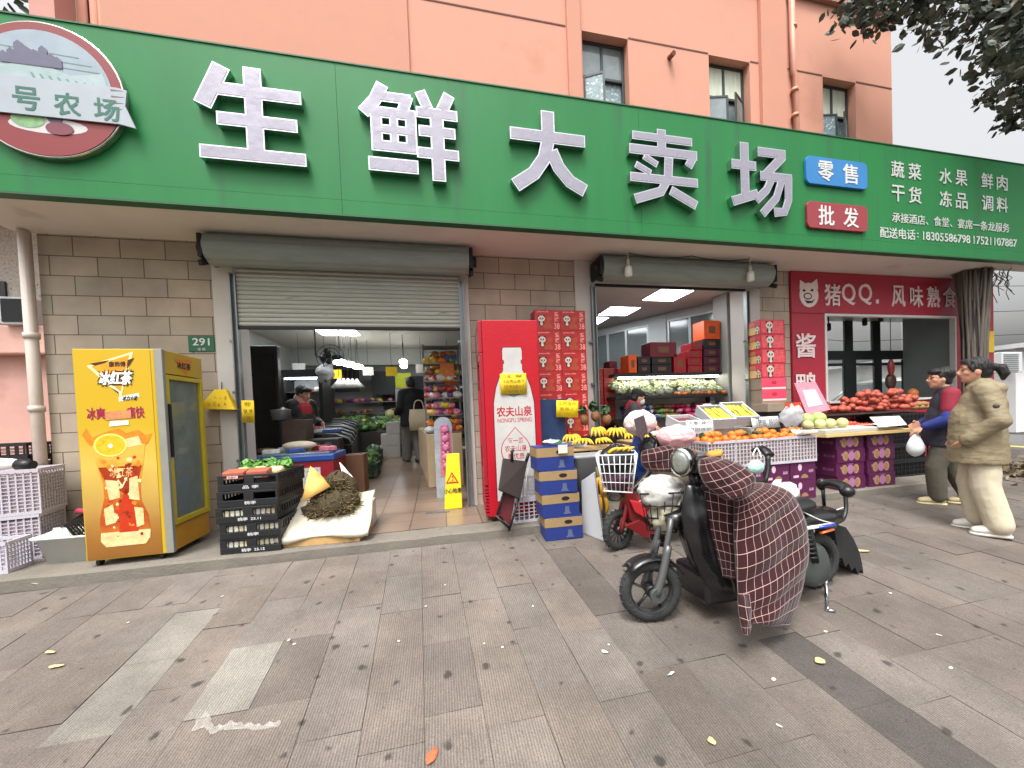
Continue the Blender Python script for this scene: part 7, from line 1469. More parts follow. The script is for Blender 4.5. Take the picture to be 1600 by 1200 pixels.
t = thing('carton_stand', 'low dark bench under the red cartons inside the narrower doorway', 'bench', (2.7, 6.1, FLZ(6))); MB().bb(at(928, 630, 6).x, at(965, 630, 6).x, 6.0, 6.25, FLZ(6), 1.049).build('bench', BLACKP, t)
# ------------------------------------------------------------------ scooters
def gridmat(name, base, line, wd=.085):
    m = mat(name, base, .88, .16, 10, .3, bscale=14, spec=.15, coord='Object'); t = m.node_tree; L = t.links.new; p = t.nodes['Principled BSDF']
    uv = t.nodes.new('ShaderNodeUVMap'); sx = t.nodes.new('ShaderNodeSeparateXYZ'); L(uv.outputs[0], sx.inputs[0]); outs = []
    for i in (0, 1):
        f = t.nodes.new('ShaderNodeMath'); f.operation = 'FRACT'; L(sx.outputs[i], f.inputs[0]); s = t.nodes.new('ShaderNodeMath'); s.operation = 'SUBTRACT'; L(f.outputs[0], s.inputs[0]); s.inputs[1].default_value = .5
        a = t.nodes.new('ShaderNodeMath'); a.operation = 'ABSOLUTE'; L(s.outputs[0], a.inputs[0]); g = t.nodes.new('ShaderNodeMapRange'); g.inputs[1].default_value = .5-wd*.6; g.inputs[2].default_value = .5-wd*.35; L(a.outputs[0], g.inputs[0]); outs.append(g.outputs[0])
    mx = t.nodes.new('ShaderNodeMath'); mx.operation = 'MAXIMUM'; L(outs[0], mx.inputs[0]); L(outs[1], mx.inputs[1])
    old = p.inputs['Base Color'].links[0].from_socket; mm = t.nodes.new('ShaderNodeMix'); mm.data_type = 'RGBA'; L(mx.outputs[0], mm.inputs[0]); L(old, mm.inputs[6]); mm.inputs[7].default_value = lin(line); L(mm.outputs[2], p.inputs['Base Color']); p.inputs['Sheen Weight'].default_value = .2
    return m
QUILT = gridmat('checked_quilt', (50, 21, 24), (178, 152, 146), .05)
KS = 1.2   # the draped scooter stands a little farther down the sloping pavement
def puff(name, Lp, Rp, Yl, Yr, bulge, thick, parent, m=None, nu=14, nv=22, cell=.066, wrink=.013, slant=0.0):
    """a padded quilt panel: edge curves Lp, Rp given as photo pixels top to bottom with their own depths; inflated on both faces"""
    m = m or QUILT
    def curve(ps, Ys):
        pts = [at(px, py, KS*(Ys[0]+(Ys[1]-Ys[0])*i/(len(ps)-1))) for i, (px, py) in enumerate(ps)]; return smoothpath(pts, 6)
    A, B = curve(Lp, Yl), curve(Rp, Yr); bulge, thick, cell, wrink = bulge*KS, thick*KS, cell*KS, wrink*KS
    def samp(C, t): x = t*(len(C)-1); i = min(int(x), len(C)-2); return C[i].lerp(C[i+1], x-i)
    mb = MB(); uvl = mb.b.loops.layers.uv.new('UVMap'); rnd = random.Random(len(name)+int(Lp[0][0])); uvd = {}
    mid = (samp(A, .5)-samp(B, .5)); ph = rnd.uniform(0, 6); F, K = [], []
    ln = sum(((A[i+1]+B[i+1])/2-(A[i]+B[i])/2).length for i in range(len(A)-1)); wd = max((samp(A, s/8)-samp(B, s/8)).length for s in range(9))
    for side in (0, 1):
        rows = []
        for j in range(nv+1):
            v = j/nv; row = []
            for i in range(nu+1):
                u = i/nu; p = samp(A, v).lerp(samp(B, v), u); e = (4*u*(1-u))**.5*(4*v*(1-v)+.02)**.35
                n = V((-.25, -1, .1)).normalized(); d = (bulge*e+wrink*math.sin(9*u+5*v+ph)*math.sin(7*v-3*u)*e) if side == 0 else -thick*e
                # stitched channels
                if side == 0: d -= .02*bulge/.08*e*abs(math.cos(v*5*math.pi+u*.6))**8
                if side == 1 and (i in (0, nu) or j in (0, nv)): row.append(F[j][i]); continue
                w_ = mb.v(p+n*d); uvd[w_] = ((u*wd+slant*v*ln)/cell, v*ln/cell); row.append(w_)
            rows.append(row)
        if side == 0: F = rows
        else: K = rows
        for j in range(nv):
            for i in range(nu):
                q = [rows[j][i], rows[j][i+1], rows[j+1][i+1], rows[j+1][i]]; f = mb.f(q if side == 1 else q[::-1], True)
                if f:
                    for lp in f.loops: lp[uvl].uv = uvd[lp.vert]
    bmesh.ops.recalc_face_normals(mb.b, faces=mb.b.faces)
    return mb.build(name, m, parent, subsurf=1)
TYRE = mat('tyre_rubber', (44, 46, 46), .8, .25, 9, .4, bscale=60); RIMB = mat('wheel_black', (30, 31, 33), .4, .15); FORKG = mat('fork_grey', (96, 98, 98), .4, .15, 8, metal=.5); SCOOT = mat('scooter_black', (20, 20, 22), .28, .25, 5, coat=.3); DULL = mat('scooter_dull_grey', (66, 72, 70), .55, .2, 6)
def wheel(parent, c, r, tr, yaw, spokes, thin=False, dirty=True):
    M = Matrix.Translation(c) @ Matrix.Rotation(yaw, 4, 'Z'); mb = MB(); mb.M = M; n = 40; rs = []
    for k in range(n+1):
        a = 2*math.pi*k/n; g = []
        for j in range(12):
            b = 2*math.pi*j/12; rr_ = r-tr+tr*math.cos(b)*(1.02 if math.cos(b) > 0 else 1); g.append((rr_*math.cos(a), tr*.95*math.sin(b), rr_*math.sin(a)))
        rs.append(g)
    mb.rings(rs, True, False); 
    for k in range(46):   # tread blocks
        a = 2*math.pi*k/46; mb.box((math.cos(a)*(r-.002), .012*(-1)**k, math.sin(a)*(r-.002)), (.012, tr*.9, .004), Matrix.Rotation(-a, 3, 'Y') @ Matrix.Rotation(R(20*(-1)**k), 3, 'X'))
    w_ = mb.build('wheel', TYRE, parent); ri = r-2*tr+.012
    mb = MB(); mb.M = M; rs = []
    for k in range(n+1):
        a = 2*math.pi*k/n; rs.append([((ri+dr)*math.cos(a), y, (ri+dr)*math.sin(a)) for dr, y in ((0, -tr*.75), (.012, -tr*.75), (.012, tr*.75), (0, tr*.75), (-.008, 0))])
    mb.rings(rs, True, False)
    for k in range(spokes):
        a = 2*math.pi*k/spokes
        if thin: mb.tube([(.03*math.cos(a), 0, .03*math.sin(a)), (ri*math.cos(a+.1), 0, ri*math.sin(a+.1))], .006, 5)
        else: mb.tube([(.03*math.cos(a), 0, .03*math.sin(a)), (ri*.55*math.cos(a+.22), 0, ri*.55*math.sin(a+.22)), (ri*math.cos(a+.2), 0, ri*math.sin(a+.2))], [.022, .016, .016], 6, flat=.6)
    mb.cyl((0, -tr*1.1, 0), (0, tr*1.1, 0), .04, n=16); mb.build('rim', RIMB, w_); mb = MB(); mb.M = M; mb.cyl((0, -tr*1.35, 0), (0, tr*1.35, 0), .016, n=10); mb.build('axle', STEEL, w_)
def limbpoly(mb, pts, rad, n=10, flat=1): rad = [q*KS for q in rad]; mb.tube(smoothpath(pts, 3), [rad[0]+(rad[1]-rad[0])*i/((len(pts)-1)*3) for i in range((len(pts)-1)*3+1)], n, True, True, flat)
KV = lambda p: V(p)*KS
SX = lambda px, py, Y=2.02: at(px, py, Y*KS)
qf = gs(1020, 973); yS = qf.y+.02
sc = thing('electric_scooter', 'black electric scooter draped with a maroon checked quilt in the middle of the pavement', 'scooter', (1.7, 2.0, gz(2.0)))
fw = V((qf.x, yS, gz(yS)+.222)); wheel(sc, fw, .218, .042, R(-10), 5)
rw = at(1274, 888, yS+.05); rw = V((rw.x, yS+.05, gz(yS+.05)+.222)); wheel(sc, rw, .218, .044, 0, 6)
mb = MB(); hb = SX(1086, 745)
for s in (-.066, .066): limbpoly(mb, [fw+KV((-.0, s, 0)), fw+KV((.045, s, .12)), fw+KV((.09, s*.9, .27))], (.026, .022)); limbpoly(mb, [fw+KV((.06, s*.9, .18)), fw+KV((.12, s*.75, .42))], (.018, .016))
mb.build('fork', FORKG, sc); mb = MB(); mb.cyl(fw+KV((.0, -.085, 0)), fw+KV((0, -.06, 0)), .05, n=16); mb.build('brake_hub', DULL, sc)
mb = MB(); rs = []
for k in range(10):
    a = R(30+11.5*k); rs.append([fw+KV((-.215*math.cos(a)*-1, y, .215*math.sin(a)-(abs(y)*.35))) for y in (-.06, -.035, 0, .035, .06)])
mb.rings(rs, closed=False, cap=False); o = mb.build('front_fender', SCOOT, sc); md = o.modifiers.new('s', 'SOLIDIFY'); md.thickness = .006
# steering column, leg shield, floor box, body
mb = MB(); limbpoly(mb, [fw+KV((.12, 0, .38)), SX(1092, 790), SX(1086, 735)], (.05, .045)); mb.build('steering_column', SCOOT, sc)
mb = MB(); rs = []
for (pa, pb), hw in zip((((1070, 775), (1128, 775)), ((1066, 810), (1138, 810)), ((1072, 850), (1142, 850)), ((1090, 890), (1148, 890)), ((1105, 925), (1150, 925))), (.12, .16, .17, .15, .13)):
    a, b = SX(*pa, 2.02), SX(*pb, 2.02); rs.append([a+KV((0, -hw*.55, 0)), a+KV((-.01, 0, 0)), a+KV((0, hw*.9, 0)), b+KV((0, hw, 0)), b+KV((0, -hw, 0))])
mb.rings(rs); mb.build('leg_shield', SCOOT, sc, subsurf=1)
a = SX(1105, 900, 1.9); mb = MB(); x0 = a.x; mb.bb(x0, x0+.36, yS-.16, yS+.22, gz(yS)+.12, gz(yS)+.33); mb.build('floor_box', SCOOT, sc, bevel=.03)
mb = MB(); limbpoly(mb, [rw+KV((-.42, .0, .20)), rw+KV((-.2, .0, .28)), rw+KV((.12, 0, .29))], (.13, .10), 12, .55); mb.build('rear_body', SCOOT, sc)
mb = MB(); mb.rings([[rw+KV((x, y, z+zz)) for y, zz in ((-w_, 0), (w_, 0), (w_*.9, .06), (0, .085), (-w_*.9, .06))] for x, w_, z in ((-.52, .10, .33), (-.40, .14, .34), (-.15, .14, .35), (-.05, .12, .36))]); mb.build('seat', mat('seat_vinyl', (26, 26, 28), .45, .15), sc, subsurf=1)
# dull rear side cover and motor area
mb = MB(); rs = []
for px0, px1, py in ((1244, 1298, 846), (1246, 1314, 870), (1250, 1318, 898), (1258, 1300, 926)):
    a, b = SX(px0, py, 1.86), SX(px1, py, 1.88); rs.append([a, b, b+KV((0, .16, 0)), a+KV((0, .16, 0))])
mb.rings(rs); mb.build('rear_side_cover', DULL, sc, subsurf=1)
mb = MB()
for a, b in (((1258, 822), (1270, 878)), ((1264, 822), (1275, 878))): mb.tube([SX(*a, 1.89), SX(*b, 1.89)], .022, 8)
for k in range(7): p = SX(1259+k*1.6, 828+k*7, 1.885); mb.ell(p, (.038, .036, .011), 10, 5)
mb.build('shock_absorber', DARK, sc)
# rack, backrest, tail light, mudguard, kickstand
mb = MB(); a, b, c_, d = SX(1240, 818, 1.95), SX(1306, 824, 1.98), SX(1322, 796, 2.22), SX(1250, 790, 2.22); mb.hexa([p-KV((0, 0, .02)) for p in (a, b, c_, d)], [a, b, c_, d])
mb.build('rear_rack', BLACKP, sc, bevel=.008)
mb = MB(); mb.tube(smoothpath([SX(1298, 818, 2.0), SX(1316, 812, 2.02), SX(1322, 795, 2.04), SX(1321, 770, 2.06)], 4), .016, 8); mb.tube([SX(1288, 790, 2.24), SX(1286, 765, 2.22)], .014, 8); mb.build('backrest_bar', BLACKP, sc)
mb = MB(); limbpoly(mb, [SX(1284, 757, 2.24), SX(1300, 754, 2.18), SX(1318, 760, 2.10), SX(1324, 768, 2.06)], (.046, .046), 12, .55); mb.ell(SX(1324, 768, 2.06), (.054, .054, .048)); mb.ell(SX(1284, 757, 2.24), (.036, .036, .054)); mb.build('backrest_pad', mat('pad_vinyl', (22, 22, 24), .35, .1), sc)
mb = MB(); a, b = SX(1258, 829, 1.87), SX(1302, 822, 1.88); mb.tube([a+V((0, 0, .015)), b+V((0, 0, .015))], .022, 8, flat=.5); tl = mb.build('tail_light', mat('lamp_white', (206, 212, 214), .2, .05), sc)
mb = MB(); mb.tube([a.lerp(b, .4)+V((0, -.012, .014)), b+V((0, -.012, .016))], .016, 8, flat=.6); mb.build('blue_lens', mat('lens_blue', (30, 64, 190), .15, .05, coat=.5), tl); mb = MB(); mb.tube([SX(1282, 833, 1.87), SX(1302, 827, 1.87)], .014, 8, flat=.6); mb.build('orange_lens', mat('lens_orange', (226, 96, 40), .15, .05, coat=.5), tl)
mb = MB(); P = [(1302, 818), (1322, 824), (1334, 842), (1343, 862), (1347, 880), (1350, 899), (1345, 890), (1341, 897), (1336, 886), (1331, 892), (1326, 880), (1321, 886), (1316, 872), (1311, 872), (1308, 852)]; f_ = [SX(x, y, 2.08+.06*(x-1302)/48) for x, y in P]; q0 = [mb.v(p) for p in f_]; q1 = [mb.v(p+KV((.02, .17, .0))) for p in f_]; mb.f(q0[::-1]); mb.f(q1)
for i in range(len(P)): mb.f([q0[i], q0[(i+1) % len(P)], q1[(i+1) % len(P)], q1[i]])
mb.build('rear_mudflap', mat('mudflap_black', (30, 30, 32), .7, .2, 8), sc)
mb = MB(); k0 = gs(1293, 956); limbpoly(mb, [SX(1290, 905, 2.0), SX(1292, 930, 1.97), k0+V((0, 0, .015))], (.012, .010), 8); mb.tube([k0+V((0, 0, .012)), gs(1305, 957)+V((0, 0, .012))], .011, 8); mb.tube([SX(1290, 930, 1.98), SX(1284, 947, 1.98), SX(1280, 938, 1.98)], .008, 6); mb.build('kickstand', CHROME, sc)
mb = MB(); mb.tube(smoothpath([SX(1240, 792, 2.1), SX(1290, 800, 2.05), SX(1318, 793, 2.05)], 3), .005, 5); mb.tube(smoothpath([SX(1244, 794, 2.0), SX(1280, 812, 1.95), SX(1304, 818, 1.96)], 3), .005, 5); mb.build('white_cord', PAPERW, sc)
# handlebar, headlight, dash
mb = MB(); mb.tube(smoothpath([SX(1042, 722, 2.28), SX(1080, 722, 2.06), SX(1110, 735, 1.9), SX(1165, 750, 1.72)], 4), .015, 8); mb.build('handlebar', DARK, sc)
hl = SX(1065, 722, 1.96); fd = V((-.86, -.5, -.05)).normalized(); sd_ = fd.cross(Z3).normalized()*-1; up_ = sd_.cross(fd)*1
def ringat(c, rx, rz_, n=22): return [c+sd_*(KS*rx*math.cos(6.283*k/n))+Z3*(KS*rz_*math.sin(6.283*k/n)) for k in range(n)]
mb = MB(); mb.rings([ringat(hl+KS*fd*.015, .064, .080), ringat(hl-KS*fd*.0, .067, .083), ringat(hl-KS*fd*.05, .062, .078), ringat(hl-KS*fd*.14, .04, .05)]); hd = mb.build('headlight', SCOOT, sc)
mb = MB(); n = 22; a_ = ringat(hl+KS*fd*.016, .066, .082); b_ = ringat(hl+KS*fd*.022, .056, .071); c_ = ringat(hl+KS*fd*.0, .066, .082); mb.rings([c_, a_, b_], cap=False); mb.build('chrome_rim', CHROME, hd); mb = MB(); mb.rings([ringat(hl+KS*fd*.020, .057, .072), ringat(hl+KS*fd*.030, .034, .042), ringat(hl+KS*fd*.033, .008, .008)]); mb.build('lens', mat('headlight_lens', (122, 126, 118), .12, .3, 24, spec=.9, coat=.6), hd)
mb = MB(); d0 = SX(1094, 722, 2.02); mb.rings([[d0+KV((-.10, y, -.05)) for y in (-.09, .09)]+[d0+KV((-.09, .09, .045)), d0+KV((-.09, -.09, .045))], [d0+KV((.10, -.1, -.06)), d0+KV((.10, .1, -.06)), d0+KV((.07, .09, .06)), d0+KV((.07, -.09, .06))]], sm=False); mb.build('dashboard', mat('dash_black', (30, 30, 32), .35, .2, 8), sc, bevel=.02)
q = tag(MB().rings([[SX(1116, 712, 1.9)+KV((x, y, 0)) for x, y in rrect(.09, .06, .02, 2)], [SX(1118, 704, 1.92)+KV((x, y, .004*math.sin(40*x))) for x, y in rrect(.07, .05, .02, 2)]]).build('orange_cloth', mat('orange_cloth', (206, 140, 60), .8, .25, 14)), 'small orange yellow cloth lying on the dashboard side of the draped scooter', 'cloth')
# padded muffs and leg quilt (one quilt, children of the scooter cover)
qt_ = thing('checked_scooter_quilt', 'maroon quilt with pink checks and padded muffs hung over the black scooter', 'quilt', (1.8, 1.7, gz(1.7)))
puff('hand_muff', [(1094, 716), (1092, 735), (1100, 757), (1118, 772), (1134, 783)], [(1110, 712), (1140, 718), (1166, 730), (1180, 746), (1174, 770)], (1.80, 1.70), (1.84, 1.68), .085, .10, qt_, nu=14, nv=14, cell=.041)
puff('hand_muff', [(1002, 704), (1000, 714), (1003, 728), (1016, 738)], [(1048, 694), (1056, 702), (1056, 726), (1050, 738)], (2.22, 2.2), (2.18, 2.16), .06, .08, qt_, nu=12, nv=12, cell=.042)
puff('leg_panel', [(1148, 776), (1146, 800), (1144, 832), (1147, 885), (1151, 936), (1157, 968), (1176, 970)], [(1181, 752), (1212, 757), (1240, 772), (1259, 815), (1262, 860), (1254, 910), (1230, 988)], (1.84, 1.62), (1.94, 1.70), .10, .05, qt_, nu=18, nv=30, cell=.0475, slant=.10)
puff('leg_flap', [(1151, 925), (1153, 955), (1157, 978), (1162, 994)], [(1172, 925), (1174, 958), (1174, 975), (1169, 992)], (1.64, 1.60), (1.66, 1.63), .03, .02, qt_, nu=8, nv=10, cell=.046)
puff('front_panel', [(1094, 755), (1096, 790), (1104, 830), (1114, 870), (1122, 902)], [(1150, 775), (1150, 800), (1148, 840), (1150, 880), (1150, 906)], (1.93, 1.90), (1.86, 1.80), .03, .03, qt_, nu=12, nv=18, cell=.046)
puff('lap_cover', [(1072, 752), (1064, 790), (1066, 830), (1078, 870), (1096, 905), (1108, 928)], [(1104, 760), (1110, 800), (1118, 840), (1128, 880), (1146, 905), (1150, 930)], (1.96, 1.92), (1.93, 1.88), .05, .05, sc, SCOOT, 12, 18)
t = thing('white_plastic_bag', 'white plastic bag tucked behind the quilt on the scooter seat', 'bag', SX(1222, 768, 2.2)); mb = MB(); mb.ell(SX(1222, 772, 2.2), (.144, .12, .096), 10, 8); rnd = random.Random(3)
for v in mb.b.verts: v.co += V((rnd.gauss(0, .012), rnd.gauss(0, .012), rnd.gauss(0, .012)))
mb.build('bag', mat('bag_white', (0, 0, 0)), t)
# front basket with shopping bag
t = thing('wire_basket', 'black wire front basket of the draped scooter', 'basket', SX(1036, 800, 2.2)); a, b = SX(1003, 771, 2.28), SX(1074, 767, 2.05); mb = MB()
R0 = [SX(1000, 772, 2.12), SX(1066, 770, 1.98), SX(1078, 757, 2.25), SX(1020, 762, 2.38)]; B0 = [SX(1012, 828, 2.14), SX(1056, 832, 2.03), SX(1064, 815, 2.2), SX(1026, 815, 2.3)]
for rr_ in (R0, [p.lerp(q, .33) for p, q in zip(R0, B0)], [p.lerp(q, .66) for p, q in zip(R0, B0)], B0): mb.tube(rr_+[rr_[0]], .006, 5)
for i in range(4):
    for k in range(5): s = k/5; mb.tube([R0[i].lerp(R0[(i+1) % 4], s), B0[i].lerp(B0[(i+1) % 4], s)], .004, 4)
mb.build('wire_frame', DARK, t)
BAGW = mat('shopping_bag_white', (190, 188, 182), .35, .12, 10, .2, bscale=16); GRB = mat('olive_bag', (150, 144, 124), .4, .25, 12, .2, bscale=14)
def crump(c, r, rnd, amp, nu=44, nv=30):
    mb = MB(); mb.ell(c, tuple(q*KS for q in r), nu, nv)
    for v in mb.b.verts:
        d = (.5-abs(noise.noise(v.co*11+V((amp*900, 0, 0)))))*amp*2.6+(.3-abs(noise.noise(v.co*27)))*amp*1.5+noise.noise(v.co*60)*amp*.35; v.co += (v.co-V(c)).normalized()*d
    return mb
rnd = random.Random(8)
t = thing('shopping_bag', 'white shopping bag with yellow print stuffed in the wire basket of the scooter', 'bag', SX(1032, 770, 2.15)); c = SX(1034, 768, 2.15); crump(c, (.135, .12, .095), rnd, .014).build('bag', BAGW, t)
mb = MB(); mb.ell(c+V((-.035, -.095, .045)), (.045, .012, .024), 10, 6, Matrix.Rotation(R(20), 3, 'Y')); mb.build('yellow_print', mat('bag_yellow_print', (216, 196, 40), .4, .2, 18), t)
mb = MB(); mb.tube(smoothpath([SX(1058, 772, 2.04), SX(1064, 764, 2.03), SX(1071, 772, 2.03), SX(1066, 784, 2.02)], 4), .011, 6, flat=.4); mb.tube(smoothpath([SX(1052, 774, 2.04), SX(1060, 768, 2.02), SX(1066, 776, 2.02), SX(1060, 790, 2.02)], 4), .010, 6, flat=.4); mb.build('bag_handle', BAGW, t)
t = thing('olive_plastic_bag', 'olive grey plastic bag of shopping low in the wire basket of the scooter', 'bag', SX(1040, 805, 2.1)); crump(SX(1040, 806, 2.13), (.095, .09, .10), rnd, .012).build('bag', GRB, t)
t = thing('checked_cloth_bundle', 'small maroon checked cloth bundle above the front wheel of the scooter', 'cloth', SX(1030, 843, 2.2)); 
puff('bundle', [(1014, 832), (1014, 842), (1020, 852)], [(1044, 834), (1046, 844), (1040, 856)], (2.22, 2.2), (2.2, 2.18), .035, .04, t, nu=8, nv=8, cell=.05)

# second scooter behind: small red one with a white basket and pink muffs
KS = 1.07
e2 = thing('red_electric_scooter', 'small red electric scooter parked behind the quilted one, white wire basket in front', 'scooter', (2.2, 3.35, gz(3.35)))
RD = mat('scooter_red', (112, 22, 26), .4, .15, 6, coat=.3); q = gs(969, 860); c2 = V((q.x, q.y+.02, gz(q.y)+.2)); wheel(e2, c2, .198, .036, R(18), 14, True); Y2 = c2.y
c3 = V((c2.x+1.12, Y2+.05, gz(Y2)+.2)); wheel(e2, c3, .198, .038, 0, 6)
mb = MB()
for s in (-.055, .055): limbpoly(mb, [c2+V((0, s, 0)), c2+V((.06, s, .2)), c2+V((.10, s*.8, .36))], (.022, .02))
mb.build('fork', RD, e2)
def fan(pts, Y, th, m, nm, par):
    f_ = [at(x, y, Y) for x, y in pts]; mb = MB(); q0 = [mb.v(p) for p in f_]; q1 = [mb.v(p+V((.02, th, 0))) for p in f_]; mb.f(q0[::-1]); mb.f(q1)
    for i in range(len(f_)): mb.f([q0[i], q0[(i+1) % len(f_)], q1[(i+1) % len(f_)], q1[i]])
    bmesh.ops.recalc_face_normals(mb.b, faces=mb.b.faces); return mb.build(nm, m, par, bevel=.006)
fan([(978, 768), (990, 764), (1000, 790), (1012, 830), (1006, 840), (985, 812)], Y2-.12, .22, RD, 'front_fairing', e2); fan([(984, 782), (1000, 785), (1016, 806), (1012, 812), (992, 800)], Y2-.16, .05, mat('scooter_bright_red', (176, 40, 44), .35, .1), 'front_fin', e2); fan([(976, 822), (1000, 812), (1024, 832), (1010, 842)], Y2-.14, .05, RD, 'front_guard', e2)
mb = MB(); limbpoly(mb, [c2+V((.10, 0, .34)), at(1012, 740, Y2), at(1028, 690, Y2)], (.035, .03)); mb.build('steering_column', SCOOT, e2)
mb = MB(); limbpoly(mb, [c2+V((.2, 0, .3)), c2+V((.35, 0, .1)), c2+V((.75, 0, .12)), c3+V((-.15, 0, .35)), c3+V((.1, 0, .4))], (.09, .11), 12); mb.build('body', RD, e2); mb = MB(); limbpoly(mb, [c3+V((-.4, 0, .5)), c3+V((-.1, 0, .53)), c3+V((.15, 0, .52))], (.10, .09), 12, .4); mb.build('seat', BLACKP, e2)
for k, (px, py, r, col) in enumerate(((1000, 661, (.15, .13, .115), 'muff_white_pink'), (1056, 682, (.17, .14, .10), 'muff_pink'))):
    c = at(px, py, Y2-.12+.24*(1-k)); mb = crump(c, r, random.Random(k+2), .012); mb.build('hand_muff', mat(col, (224, 170, 172) if k else (222, 196, 192), .8, .25, 12, .5, bscale=40), e2, subsurf=1)
mb = MB(); mb.tube([at(1000, 664, Y2+.1), at(1028, 690, Y2), at(1056, 684, Y2-.1)], .016, 8); mb.build('handlebar', DARK, e2)
fan([(990, 655), (1006, 648), (1012, 672), (1003, 690), (995, 676)], Y2-.06, .03, mat('dark_strap', (72, 60, 64), .6, .3, 14), 'dark_strap', e2)
mb = MB(); R1 = [at(931, 712, Y2-.18), at(996, 710, Y2-.18), at(992, 704, Y2+.12), at(936, 705, Y2+.12)]; B1 = [at(943, 767, Y2-.16), at(988, 770, Y2-.16), at(985, 760, Y2+.08), at(946, 758, Y2+.08)]
for k in range(5): s = k/4; rr_ = [p.lerp(q, s) for p, q in zip(R1, B1)]; mb.tube(rr_+[rr_[0]], .007 if k in (0, 4) else .004, 5)
for i in range(4):
    for k in range(7): s = k/7; mb.tube([R1[i].lerp(R1[(i+1) % 4], s), B1[i].lerp(B1[(i+1) % 4], s)], .0045, 4)
bk = mb.build('wire_basket', mat('white_wire', (222, 224, 224), .4, .05), e2); mb = MB(); limbpoly(mb, [at(968, 770, Y2-.02), at(985, 785, Y2), c2+V((.11, 0, .36))], (.012, .012), 6); mb.tube(smoothpath([at(955, 772, Y2-.1), at(952, 780, Y2-.1), at(966, 782, Y2-.08), at(972, 772, Y2-.08), at(964, 768, Y2-.08)], 4), .007, 5); mb.build('basket_bracket', DARK, e2)
t = thing('black_bag_of_bananas', 'black plastic bag of bananas and plums in the white wire basket', 'bag', at(963, 715, Y2)); c = at(963, 722, Y2-.03); crump(c, (.15, .11, .15), rnd, .014).build('bag', mat('black_bag', (26, 24, 28), .3, .3, 10), t); crump(c+V((0, .0, -.16)), (.13, .10, .10), rnd, .012).build('lower_bag', mat('plum_bag', (74, 36, 60), .4, .3, 16), t)
mb = MB()
for k in range(4): limbpoly(mb, [c+V((-.10+.06*k, -.06, .10)), c+V((-.07+.06*k, -.09, .135)), c+V((.0+.05*k, -.08, .14))], (.018, .012), 7)
mb.build('banana', BAN, t)
q = at(1197, 706, Y2+.2); mb = MB(); limbpoly(mb, [at(1178, 704, Y2+.25), at(1192, 701, Y2+.15), at(1203, 712, Y2+.05)], (.05, .055), 12, .6); mb.build('backrest_pad', mat('pad_vinyl', (0, 0, 0)), e2); mb = MB(); limbpoly(mb, [at(1200, 712, Y2+.05), at(1200, 735, Y2+.02), at(1196, 752, Y2)], (.026, .02), 8); mb.build('backrest_bar', BLACKP, e2); mb = MB(); limbpoly(mb, [at(1196, 752, Y2), at(1160, 752, Y2), at(1130, 750, Y2)], (.03, .04), 8); mb.build('rear_rack', BLACKP, e2)
t = thing('mint_bag', 'mint green pouch hanging on the rear rest of the red scooter', 'bag', at(1181, 728, Y2)); crump(at(1181, 730, Y2+.02), (.085, .05, .065), rnd, .006).build('pouch', mat('mint_cloth', (172, 214, 204), .7, .1, 14), t); MB().tube(smoothpath([at(1176, 712, Y2+.05), at(1183, 700, Y2+.1), at(1190, 716, Y2+.05)], 4), .008, 6).build('strap', mat('mint_strap', (220, 226, 220), .6), t)
t = thing('blue_rain_cape', 'blue and black rain cape bundled on the red scooter behind its basket', 'cape', at(996, 720, Y2+.2)); crump(at(1000, 715, Y2+.3), (.09, .1, .22), rnd, .02).build('blue_cloth', mat('cape_blue', (34, 74, 150), .5, .3, 10), t); crump(at(1024, 706, Y2+.14), (.15, .10, .15), rnd, .02).build('black_cloth', mat('cape_black', (26, 26, 30), .5, .3, 10), t)
# ------------------------------------------------------------------ people
SKIN = mat('skin', (196, 146, 120), .5, .08, 10, spec=.35); HAIR = mat('black_hair', (24, 21, 20), .4, .5, 30, 1, bscale=60, stretch=(1.4, 1.4, .25)); EYEW = mat('eye_white', (206, 200, 196), .3, 0); LIP = mat('lip', (150, 84, 78), .5, .05)
def chain(mb, pts, rad, n=12, flat=None):
    pts = [V(p) for p in pts]; mb.tube(pts, rad, n, True)
    for p, r in zip(pts, rad): mb.ell(p, r*.995, n, 8)
def hand(mb, w_, d, n, s=1.0, curl=.5):
    """palm, four fingers of different lengths bent at the knuckles and a thumb from the side of the palm; d = finger direction, n = palm facing"""
    w_, d, n = V(w_), V(d).normalized(), V(n).normalized(); sd = d.cross(n).normalized()
    mb.ell(w_+d*.045*s, (.04*s,)*3, 10, 7) if False else None
    for k in range(4): mb.tube([w_+sd*(-.024+.016*k)*s, w_+d*.09*s+sd*(-.03+.02*k)*s], [.016*s, .013*s], 8); 
    for k, L_ in enumerate((.062, .072, .078, .070)):
        b = w_+d*.085*s+sd*(-.030+.020*k)*s; d1 = (d+n*curl*.6).normalized(); d2 = (d+n*curl*1.8).normalized(); d3 = (d*.6+n*curl*2.4).normalized(); p1 = b+d1*L_*.45*s; p2 = p1+d2*L_*.32*s; p3 = p2+d3*L_*.25*s
        chain(mb, [b, p1, p2, p3], [.0098*s, .009*s, .0085*s, .0072*s], 8)
    b = w_+d*.022*s+sd*.03*s; chain(mb, [b, b+(d*.5+sd*.8+n*.3).normalized()*.035*s, b+(d*.8+sd*.5+n*.7).normalized()*.066*s], [.014*s, .011*s, .009*s], 8)
